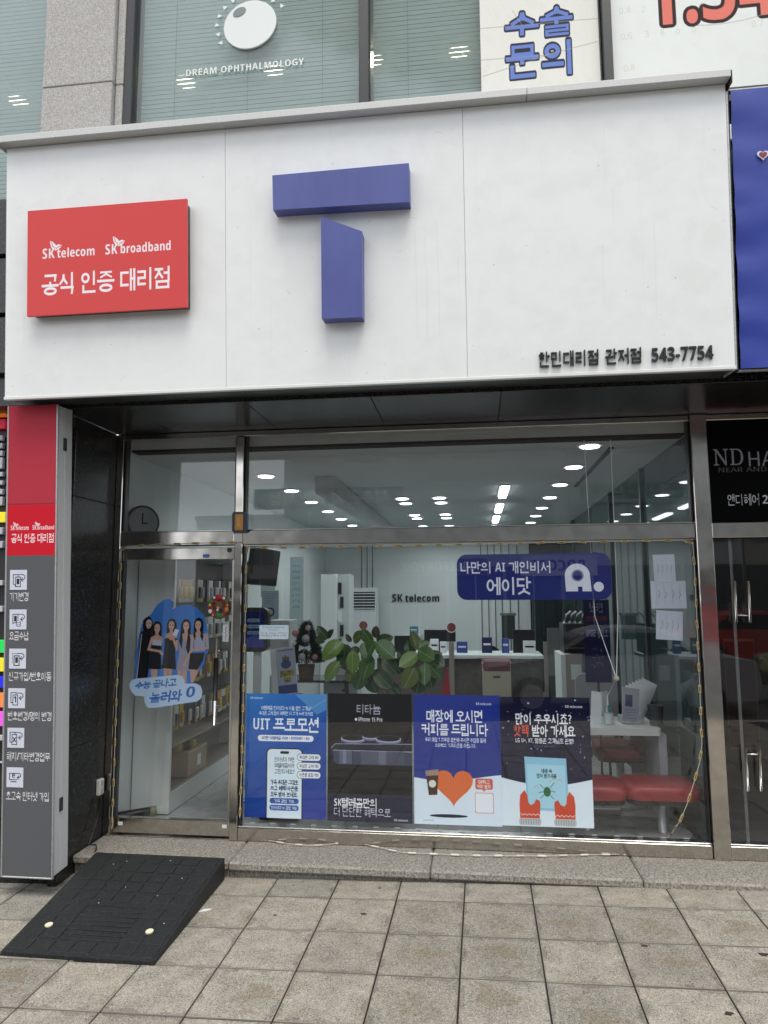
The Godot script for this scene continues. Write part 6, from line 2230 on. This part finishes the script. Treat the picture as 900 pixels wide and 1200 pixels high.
	for k in 4:
		var bd := part(bs, "board", cbox(Vector3(0.155, 0.36, 0.008), 0.001), white if k else mats["alu"], Vector3(-0.024 * k, -0.004 * k, -0.03 * k), Basis(Vector3.BACK, 0.13) * Basis(Vector3.RIGHT, -0.15))
		if k == 0:
			flat_print(bd, "print", "brochure_board", bim.image(), 0.15, 0.35, 0.0055)
	part(bs, "base", cbox(Vector3(0.26, 0.03, 0.2), 0.006), dk, Vector3(-0.03, -0.205, -0.04))
	part(bs, "post", cbox(Vector3(0.05, bs.position.y - 0.225 - F, 0.05), 0.005), dk, Vector3(-0.03, -0.22 - (bs.position.y - 0.225 - F) / 2, -0.04))
	part(bs, "foot", cbox(Vector3(0.3, 0.02, 0.26), 0.006), dk, Vector3(-0.03, -bs.position.y + F + 0.012, -0.04))

	# small decorated fir on a low glass table
	var tp := pz(359, 795, -6.15)
	var tb := thing("low_table", "low dark glass table carrying the small decorated fir", "table", Vector3(tp.x + 0.1, F, -6.25))
	var th := tp.y - F
	part(tb, "top", cbox(Vector3(0.62, 0.02, 0.45), 0.004), mat("smoke_glass", lin(0.02, 0.03, 0.032), 0.08), Vector3(0, th - 0.012, 0))
	for q in [[-0.27, -0.18], [0.27, -0.18], [-0.27, 0.18], [0.27, 0.18]]:
		part(tb, "leg", cbox(Vector3(0.03, th - 0.024, 0.03), 0.003), dk, Vector3(q[0], (th - 0.022) / 2, q[1]))
	var fir := thing("christmas_tree", "small decorated christmas tree in a basket on the low table", "tree", tp)
	var fh := pz(359, 728, -6.15).y - tp.y
	var bask := CylinderMesh.new()
	bask.top_radius = 0.075
	bask.bottom_radius = 0.06
	bask.height = 0.12
	part(fir, "basket", bask, mat("basket", lin(0.12, 0.08, 0.05), 0.8), Vector3(0, 0.06, 0))
	part(fir, "trunk", tube(PackedVector3Array([Vector3(0, 0.1, 0), Vector3(0, fh * 0.95, 0)]), 0.012, 0.004), mats["bark"])
	var nd := starts()
	for i in 4200:
		var t := pow(rng.randf(), 0.7)
		var y := lerpf(fh, 0.14, t)
		var rad := lerpf(0.01, 0.155, t) * (0.5 + 0.5 * rng.randf())
		var an := rng.randf() * TAU
		var p := Vector3(cos(an) * rad, y, sin(an) * rad)
		var dirn := Vector3(cos(an), rng.randf_range(-0.3, 0.6), sin(an)).normalized() * rng.randf_range(0.03, 0.05)
		var sd := dirn.cross(Vector3(rng.randf(), rng.randf(), rng.randf())).normalized() * 0.005
		tri(nd, p - sd, p + sd, p + dirn)
	part(fir, "crown", nd.commit(), mat("fir_green", lin(0.02, 0.05, 0.03), 0.7))
	for q in [[326, 742, "pink", 3.9], [361, 736, "rose", 3.4], [358, 748.5, "silver", 4.4], [344.5, 753.5, "white", 3.0], [353.5, 770, "silver", 4.4], [369, 770, "pink", 3.4]]:
		var bp := pz(q[0] + (20 if q[0] < 330 else 0), q[1], -5.99)
		var bc := {"pink": lin(0.5, 0.18, 0.2), "rose": lin(0.36, 0.24, 0.26), "silver": lin(0.36, 0.37, 0.37), "white": lin(0.55, 0.56, 0.52)}
		part(fir, "ornament", ball(q[3] * 6.0 / FPX), mat("orn_" + q[2], bc[q[2]], 0.3), bp - fir.position)
	var bow := prism(PackedVector2Array([Vector2(-0.05, -0.03), Vector2(0, -0.006), Vector2(0.05, -0.03), Vector2(0.045, 0.02), Vector2(0, 0.006), Vector2(-0.045, 0.02)]), 0.01)
	part(fir, "bow", bow, white, pz(357, 759, -5.98) - fir.position)

	# white cabinet with a file rack, standing air conditioner
	var cab := item("white_cabinet", "tall white cabinet with a rack of leaflets on its side", "cabinet", 376, 673, 394, 800, -10.0, 0.5, white)
	var cs: Vector3 = cab.get_meta("span")
	part(cab, "rack", cbox(Vector3(0.16, cs.y, 0.4), 0.004), mats["ceiling_white"], Vector3(cs.x / 2 + 0.082, 0, -0.06))
	for k in 5:
		part(cab, "leaflet", cbox(Vector3(0.05, 0.16, 0.02), 0.002), [black, dk, mats["paper"]][k % 3], Vector3(cs.x / 2 + 0.03 + 0.03 * (k % 2), cs.y / 2 - 0.2 - k * 0.2, 0.155))
	part(cab, "base", cbox(Vector3(cs.x, cab.position.y - cs.y / 2 - F, 0.5), 0.003), white, Vector3(0, -cs.y / 2 - (cab.position.y - cs.y / 2 - F) / 2, 0))
	var ac := item("air_conditioner", "white standing air conditioner with black louvres at the back wall", "air conditioner", 408.5, 689, 441, 800, -12.2, 0.35, white)
	var az: Vector3 = ac.get_meta("span")
	part(ac, "grille", cbox(Vector3(az.x * 0.92, 0.30, 0.01), 0.002), black, Vector3(0, az.y / 2 - 0.22, az.z / 2 + 0.004))
	for k in 6:
		part(ac, "louvre", cbox(Vector3(az.x * 0.92, 0.016, 0.02), 0.003), white, Vector3(0, az.y / 2 - 0.10 - k * 0.05, az.z / 2 + 0.016))
	part(ac, "base", cbox(Vector3(az.x, ac.position.y - az.y / 2 - F, az.z), 0.003), white, Vector3(0, -az.y / 2 - (ac.position.y - az.y / 2 - F) / 2, 0))
	var redm := mat("tag_red", lin(0.20, 0.04, 0.04), 0.5)
	part(ac, "round_tag_rim", disc_mesh(0.09, 0.004, 20), mats["paper"], Vector3(0.02, az.y / 2 - 0.64, az.z / 2 + 0.002), Basis(Vector3.RIGHT, PI / 2))
	part(ac, "round_tag", disc_mesh(0.072, 0.006, 20), redm, Vector3(0.02, az.y / 2 - 0.64, az.z / 2 + 0.004), Basis(Vector3.RIGHT, PI / 2))

	# service desk with its clutter
	var wood := grain("desk_brown", 0.02, [[0.3, lin(0.085, 0.075, 0.066)], [0.7, lin(0.11, 0.098, 0.086)]], 0.8, 0.5, 0.0, 4)
	var z := -9.6
	var dq := bz(440, 767, 637, 772, z, 0.75)
	var de := thing("service_desk", "long service desk with white top and brown front panel", "desk", Vector3(dq[1].x, F, z - 0.375))
	var ty: float = dq[1].y - F
	part(de, "top", dq[0], white, Vector3(0, ty, 0))
	var dw: float = dq[2].x
	part(de, "front_panel", cbox(Vector3(dw - 0.02, ty - 0.04, 0.03), 0.003), wood, Vector3(0, (ty - 0.03) / 2, 0.28))
	for q in [[526, 532], [636.5, 641]]:
		var a := pz(q[0], 752, z + 0.03)
		var b := pz(q[1], 752, z + 0.03)
		part(de, "divider", cbox(Vector3(b.x - a.x, a.y - F, 0.04), 0.003), mat("divider_beige", lin(0.26, 0.23, 0.20), 0.6), Vector3((a.x + b.x) / 2 - dq[1].x, (a.y - F) / 2, 0.42))
	var tag2 := pz(529, 735, z + 0.07)
	part(de, "round_tag_rim", disc_mesh(6.3 * 9.6 / FPX, 0.004, 20), mats["paper"], Vector3(tag2.x - dq[1].x, tag2.y - F, 0.457), Basis(Vector3.RIGHT, PI / 2))
	part(de, "round_tag", disc_mesh(5.0 * 9.6 / FPX, 0.006, 20), redm, Vector3(tag2.x - dq[1].x, tag2.y - F, 0.46), Basis(Vector3.RIGHT, PI / 2))
	var pd := item("drawer_pedestal", "beige drawer pedestal with a dark red top in front of the desk", "drawers", 565, 775, 600, 835, -9.2, 0.36, mat("beige", lin(0.36, 0.32, 0.23), 0.6))
	var ps: Vector3 = pd.get_meta("span")
	part(pd, "cushion", cbox(Vector3(ps.x + 0.01, 0.15, 0.37), 0.02), mat("maroon", lin(0.10, 0.008, 0.014), 0.5), Vector3(0, ps.y / 2 - 0.06, 0.001))
	part(pd, "drawer_slot", cbox(Vector3(0.09, 0.02, 0.01), 0.002), black, Vector3(0, ps.y / 2 - 0.19, 0.181))
	part(pd, "base", cbox(Vector3(ps.x, maxf(0.01, pd.position.y - ps.y / 2 - F), 0.36), 0.003), mat("beige", Color.WHITE), Vector3(0, -ps.y / 2 - (pd.position.y - ps.y / 2 - F) / 2, 0))
	# things on the desk: name, label, category, pixel box, material
	var blue := mat("box_blue_dark", lin(0.03, 0.06, 0.26), 0.5)
	var navy := mat("box_navy", lin(0.012, 0.015, 0.07), 0.5)
	for q in [["monitor", "wide black monitor behind the left end of the desk", "monitor", 497, 738, 534, 752, -10.1, 0.05, black], ["monitor", "black monitor at the right end of the desk", "monitor", 601, 738, 628, 767, -10.0, 0.05, black], ["monitor", "black monitor behind the rubber plant", "monitor", 462, 745, 486, 767, -10.0, 0.05, black]]:
		var o := item(q[0], q[1], q[2], q[3], q[4], q[5], q[6], q[7], q[8], q[9])
		var os: Vector3 = o.get_meta("span")
		var down: float = o.position.y - os.y / 2 - (dq[1].y + dq[2].y / 2)
		if down > 0.01:
			part(o, "stand", cbox(Vector3(0.05, down, 0.04), 0.004), black, Vector3(0, -os.y / 2 - down / 2, 0))
	for q in [["display_card", "blue display card standing near the desk divider", "card", 535, 752, 548, 767, blue], ["display_card", "navy folded display card on the desk", "card", 564.5, 747, 577, 767, navy], ["display_card", "small blue price card beside the black chair back", "card", 588, 748, 597, 767, blue], ["display_card", "white printed tabletop board at the desk end", "card", 613, 751, 628, 768, mats["paper"]], ["display_card", "white tabletop card behind the plant leaves", "card", 504, 749, 514, 767, mats["paper"]], ["display_card", "narrow white card next to the desk divider", "card", 515.5, 752, 523, 767, mats["paper"]], ["phone_box", "teal box on the shelf at the back wall", "box", 480, 734, 490, 744, mat("teal_box", lin(0.06, 0.2, 0.24), 0.5)]]:
		var zz := -9.95 if q[0] != "phone_box" else -12.6
		var o := item(q[0], q[1], q[2], q[3], q[4], q[5], q[6], zz, 0.06, q[7])
		var os: Vector3 = o.get_meta("span")
		part(o, "print_strip", cbox(Vector3(os.x * 0.7, os.y * 0.12, 0.003), 0.0), mats["paper"] if q[7] != mats["paper"] else dk, Vector3(0, os.y * 0.1, 0.0315))
	var chair := thing("office_chair", "black rounded chair back behind the desk", "chair", Vector3(pz(575, 767, -10.6).x, F, -10.6))
	var cy := pz(575, 757, -10.6).y - F
	part(chair, "backrest", prism(ellipse(0, 0, 0.20, 0.30), 0.05), black, Vector3(0, cy - 0.29, 0))
	part(chair, "seat", cbox(Vector3(0.46, 0.07, 0.44), 0.03), black, Vector3(0, 0.42, 0.15))
	part(chair, "post", tube(PackedVector3Array([Vector3(0, 0.02, 0.12), Vector3(0, 0.4, 0.12)]), 0.03), dk)
	part(chair, "foot", disc_mesh(0.26, 0.03), dk, Vector3(0, 0.016, 0.12))
	single("red_cone", prism(PackedVector2Array([Vector2(-0.07, 0), Vector2(0.08, 0), Vector2(0.05, 0.42), Vector2(0.03, 0.42)]), 0.1), mat("red_plastic", lin(0.30, 0.012, 0.02), 0.4), "dark red upright cover beside the desk divider", "cover", Vector3(pz(521, 812, -9.2).x, F + 0.35, -9.25))
	var pq := bz(511, 815, 528, 835, -9.2, 0.12)
	single("waste_bin", pq[0], dk, "dark bin under the red cover by the desk", "bin", Vector3(pq[1].x, F + pq[2].y / 2, pq[1].z))

	# small shelf at the back wall
	var ws := item("wall_shelf", "thin white shelf on the back wall behind the plant", "shelf", 472, 744, 494, 746.5, -12.5, 0.4, white)
	part(ws, "bracket", cbox(Vector3(0.03, 0.12, 0.3), 0.003), dk, Vector3(0, -0.08, 0))

	# right rear corner: grey door leaf, printer, cabinets, mirrored banner
	var gd := item("grey_door", "plain grey door leaf at the back right", "door", 641, 736, 661, 792, -11.8, 0.05, mat("door_grey", lin(0.12, 0.125, 0.125), 0.6))
	var gs: Vector3 = gd.get_meta("span")
	part(gd, "kick_plate", cbox(Vector3(gs.x, gd.position.y - gs.y / 2 - F, 0.05), 0.002), dk, Vector3(0, -gs.y / 2 - (gd.position.y - gs.y / 2 - F) / 2, 0))
	part(gd, "knob", ball(0.03), mats["steel_bright"], Vector3(gs.x * 0.4, 0, 0.04))
	var dp := item("dark_panel", "tall dark teal glass panel right of the battens", "panel", 622, 648, 652, 760, -12.4, 0.05, mat("panel_teal", lin(0.02, 0.032, 0.035), 0.15))
	part(dp, "frame", cbox(Vector3(0.03, 1.2, 0.06), 0.003), dk, Vector3(0.0, 0.0, 0.006))
	var sb := item("storage_box", "small green-black box in front of the dark panel", "box", 588, 721, 604, 749, -12.1, 0.2, mat("box_darkgreen", lin(0.018, 0.03, 0.022), 0.5))
	part(sb, "lid", cbox(Vector3(0.26, 0.04, 0.22), 0.004), mat("lid_green", lin(0.12, 0.15, 0.12), 0.5), Vector3(0, 0.21, 0))
	var pr := item("printer", "black printer on the beige cabinet by the partition", "printer", 660, 731, 687, 766, -8.2, 0.4, black)
	part(pr, "tray", cbox(Vector3(0.2, 0.01, 0.16), 0.003), dk, Vector3(0, -0.1, 0.27))
	for k in 4:
		part(pr, "paper_roll", tube(PackedVector3Array([Vector3(-0.1 + k * 0.06, 0.17, 0.1), Vector3(-0.07 + k * 0.06, 0.26, 0.12), Vector3(-0.02 + k * 0.06, 0.30, 0.12)]), 0.014, -1, 6), mats["paper"])
	var pc := item("office_cabinet", "beige office cabinet with white side under the printer", "cabinet", 662, 767, 686, 850, -8.0, 0.6, mat("cab_beige", lin(0.30, 0.27, 0.24), 0.6))
	var pcs: Vector3 = pc.get_meta("span")
	part(pc, "side", cbox(Vector3(0.05, pcs.y, 0.61), 0.003), white, Vector3(-pcs.x / 2 - 0.02, 0, 0))
	part(pc, "drawer", cbox(Vector3(pcs.x * 0.6, 0.16, 0.01), 0.003), white, Vector3(0.02, pcs.y * 0.25, 0.306))
	part(pc, "base", cbox(Vector3(pcs.x, maxf(0.02, pc.position.y - pcs.y / 2 - F), 0.6), 0.003), dk, Vector3(0, -pcs.y / 2 - (pc.position.y - pcs.y / 2 - F) / 2, 0))
	var bq := bz(683, 703, 717.5, 800, -5.9, 0.012)
	var bi := Sheet.new(120, 340, Color(0.10, 0.10, 0.26))
	fit(bi, "인터넷", 60, 12, 64, 40, Color(0.45, 0.48, 0.62))
	fit(bi, "최대 50%", 60, 120, 100, 38, Color(0.5, 0.52, 0.66))
	bi.rect(12, 68, 96, 20, Color(0.42, 0.16, 0.22), 0.7)
	for k in 3:
		marks(bi, 30, 190 + k * 34, 62, 16, Color(0.35, 0.33, 0.45), 60 + k)
	var bn := thing("roll_banner", "navy roll banner facing into the shop, lettering seen reversed", "banner", bq[1])
	flat_print(bn, "fabric", "roll_banner", bi.image(), bq[2].x, bq[2].y, 0.0, true)
	part(bn, "pole", cbox(Vector3(0.016, bq[1].y + bq[2].y / 2 - F, 0.016), 0.002), dk, Vector3(0, (F - bq[1].y + bq[2].y / 2) / 2, -0.02))
	part(bn, "foot", cbox(Vector3(0.24, 0.05, 0.12), 0.006), mats["alu"], Vector3(0, F - bq[1].y + 0.027, -0.02))

	# white counter with papers, cup and the red stools before it
	var cz := -5.70
	var ct := pz(776, 850, cz - 0.3)
	var cf := pz(776, 862.5, cz)
	var cl := pz(600, 862.5, cz)
	var co := thing("white_counter", "white consultation counter by the window right of the posters", "counter", Vector3((cl.x + cf.x) / 2, F, cz - 0.27))
	var cw := cf.x - cl.x
	var ch := cf.y - F + 0.05
	part(co, "top", prism(round_rect(cw, 0.54, 0.03), 0.052), white, Vector3(0, ch - 0.052, 0), Basis(Vector3.RIGHT, -PI / 2))
	part(co, "side_panel", cbox(Vector3(0.06, ch - 0.056, 0.44), 0.004), mat("panel_lilac", lin(0.42, 0.43, 0.50), 0.5), Vector3(cw / 2 + 0.02, (ch - 0.056) / 2, -0.02))
	part(co, "back_panel", cbox(Vector3(0.12, ch - 0.056, 0.03), 0.004), mat("panel_taupe", lin(0.17, 0.155, 0.145), 0.6), Vector3(cw / 2 - 0.075, (ch - 0.056) / 2, -0.22))
	var top_y := F + ch
	var rack := thing("leaflet_rack", "fan of printed leaflets in a clear stand on the white counter", "leaflets", Vector3(pz(737, 850, cz - 0.2).x, top_y + 0.002, cz - 0.2))
	var lim := Sheet.new(60, 100, Color(0.62, 0.63, 0.66))
	lim.rect(10, 20, 26, 34, Color(0.30, 0.32, 0.42))
	for k in 5:
		marks(lim, 8, 60 + k * 8, 44, 4, Color(0.3, 0.3, 0.34), 80 + k)
	for k in 7:
		var pp := part(rack, "leaflet", cbox(Vector3(0.13, 0.27, 0.004), 0.0), mats["paper"], Vector3(0.02 + 0.022 * k, 0.14 + 0.008 * k, -0.024 * k), Basis(Vector3.BACK, -0.10 - 0.06 * k) * Basis(Vector3.RIGHT, -0.2))
		if k == 0:
			flat_print(pp, "print", "leaflet_print", lim.image(), 0.126, 0.265, 0.003)
	part(rack, "holder", cbox(Vector3(0.17, 0.05, 0.16), 0.004), mats["alu"], Vector3(0.03, 0.025, -0.07))
	var cu := thing("grey_cup", "dark grey tapered cup holder on the white counter", "cup", Vector3(pz(769, 850, cz - 0.16).x, top_y + 0.002, cz - 0.16))
	var cm := CylinderMesh.new()
	cm.top_radius = 0.06
	cm.bottom_radius = 0.046
	cm.height = 0.15
	part(cu, "cup", cm, mat("cup_grey", lin(0.045, 0.05, 0.052), 0.5), Vector3(0, 0.075, 0))
	var acr := thing("acrylic_stand", "folded white price card with teal clip on the counter", "card", Vector3(pz(705, 850, cz - 0.22).x, top_y + 0.002, cz - 0.22))
	for s in [-1, 1]:
		part(acr, "card_leaf", cbox(Vector3(0.11, 0.24, 0.003), 0.0), mats["paper"], Vector3(s * 0.035, 0.12, 0), Basis(Vector3.UP, s * 0.9) * Basis(Vector3.RIGHT, -0.1))
	part(acr, "clip", cbox(Vector3(0.02, 0.05, 0.02), 0.003), mat("clip_teal", lin(0.03, 0.25, 0.22), 0.4), Vector3(0.05, 0.12, 0.06))
	part(acr, "pen_cup", disc_mesh(0.035, 0.08), white, Vector3(0.05, 0.042, 0.05))
	var tcr := thing("grey_chair", "pale grey rounded chair back behind the counter", "chair", Vector3(pz(699, 830, -6.6).x, F, -6.6))
	part(tcr, "backrest", prism(round_rect(0.36, 0.40, 0.08), 0.04), mat("chair_grey", lin(0.30, 0.31, 0.31), 0.5), Vector3(0, 0.80, 0))
	part(tcr, "seat", cbox(Vector3(0.40, 0.05, 0.40), 0.02), mat("chair_grey", Color.WHITE), Vector3(0, 0.44, -0.2))
	for q in [[-0.16, -0.36], [0.16, -0.36], [-0.16, 0.0], [0.16, 0.0]]:
		part(tcr, "leg", tube(PackedVector3Array([Vector3(q[0], 0.0, q[1]), Vector3(q[0], 0.62 if q[1] == 0.0 else 0.42, q[1])]), 0.013), dk)
	var seat_m := mat("seat_red", lin(0.24, 0.018, 0.026), 0.40)
	var i := 0
	for q in [[735, 826, 938.5, -5.26, "red padded stool right of the posters, nearest the steel column"], [638, 738, 937, -5.26, "red padded stool half hidden by the snow poster"], [701, 757, 889, -6.0, "red padded stool behind the white counter"], [640, 697, 889, -6.0, "red padded stool behind the counter and the posters"]]:
		var a := pz(q[0], q[2], q[3])
		var b := pz(q[1], q[2], q[3])
		var w := b.x - a.x
		var dpt := 0.38
		var o := thing("red_stool", q[4], "stool", Vector3((a.x + b.x) / 2, F, q[3] - dpt / 2))
		var sy: float = a.y - F
		# padded seat: rounded plan with a soft upper edge
		var st := starts()
		st.set_smooth_group(0)
		var rings := [[0.97, 0.0, 0.96], [1.0, 0.018, 1.0], [1.0, 0.055, 1.0], [0.97, 0.082, 0.97], [0.90, 0.094, 0.90], [0.6, 0.099, 0.6], [0.0, 0.096, 0.0]]
		var plan := round_rect(w, dpt, 0.09, 6)
		for r in rings.size() - 1:
			for k in plan.size():
				var p0 := plan[k]
				var p1 := plan[(k + 1) % plan.size()]
				var v00 := Vector3(p0.x * rings[r][0], rings[r][1], -p0.y * rings[r][2])
				var v01 := Vector3(p1.x * rings[r][0], rings[r][1], -p1.y * rings[r][2])
				var v10 := Vector3(p0.x * rings[r + 1][0], rings[r + 1][1], -p0.y * rings[r + 1][2])
				var v11 := Vector3(p1.x * rings[r + 1][0], rings[r + 1][1], -p1.y * rings[r + 1][2])
				for v in [v00, v11, v01, v00, v10, v11]:
					st.set_uv(Vector2.ZERO)
					st.add_vertex(v)
		st.generate_normals()
		part(o, "seat", st.commit(), seat_m, Vector3(0, sy, 0))
		part(o, "seat_pan", prism(round_rect(w * 0.94, dpt * 0.94, 0.08), 0.03), black, Vector3(0, sy - 0.031, 0), Basis(Vector3.RIGHT, -PI / 2))
		part(o, "post", tube(PackedVector3Array([Vector3(0.02, 0.02, 0), Vector3(0.02, sy - 0.03, 0)]), 0.032, -1, 12), mats["alu"])
		part(o, "foot", disc_mesh(0.19, 0.02, 24), mats["alu"], Vector3(0.02, 0.012, 0))
		i += 1
	# white paper boxes by the plant
	for q in [["paper_box", "white paper box with a small red mark below the plant", "box", 379, 800, 419, 830, -6.3, 0.25, mats["interior_white"]], ["info_stand", "white tabletop leaflet holder between the plant leaves", "card", 393, 775, 411, 800, -6.5, 0.03, mats["paper"]]]:
		var o := item(q[0], q[1], q[2], q[3], q[4], q[5], q[6], q[7], q[8], q[9])
		var os: Vector3 = o.get_meta("span")
		part(o, "mark", cbox(Vector3(0.03, 0.02, 0.003), 0.0), redm, Vector3(os.x * 0.1, os.y * 0.2, os.z / 2 + 0.0015))
	# support under those boxes
	var su := bz(372, 830, 440, 840, -6.2, 0.5)
	var tb2 := thing("side_table", "low white side table beneath the paper boxes", "table", Vector3(su[1].x, F, su[1].z))
	var sty: float = su[1].y - F
	part(tb2, "top", su[0], white, Vector3(0, sty, 0))
	for q in [[-1, -1], [1, -1], [-1, 1], [1, 1]]:
		part(tb2, "leg", cbox(Vector3(0.03, sty - su[2].y / 2 - 0.002, 0.03), 0.003), white, Vector3(q[0] * (su[2].x / 2 - 0.03), (sty - su[2].y / 2) / 2, q[1] * 0.21))
	# cord hanging inside the window with its ball weight
	var h0 := pz(697, 722, GZ - 0.06)
	var h1 := pz(722.5, 795, GZ - 0.06)
	var hc := thing("blind_cord", "pale looped blind cord with a ball weight inside the window", "cord", Vector3(h1.x, h1.y, h1.z))
	part(hc, "cord", tube(PackedVector3Array([Vector3(pz(690, 650, GZ - 0.06).x - h1.x, 2.92 - h1.y, -0.02), h0 - h1, Vector3.ZERO]), 0.003, -1, 5), mats["paper"])
	part(hc, "cord", tube(PackedVector3Array([Vector3(pz(722, 650, GZ - 0.06).x - h1.x, 2.92 - h1.y, -0.02), pz(724, 720, GZ - 0.06) - h1, Vector3.ZERO]), 0.003, -1, 5), mats["paper"])
	part(hc, "ball", ball(0.02), mat("ball_cream", lin(0.4, 0.38, 0.3), 0.5))
	part(hc, "cord", tube(PackedVector3Array([Vector3.ZERO, pz(712, 815, GZ - 0.06) - h1, pz(711, 835, GZ - 0.06) - h1]), 0.002, -1, 5), mats["paper"])
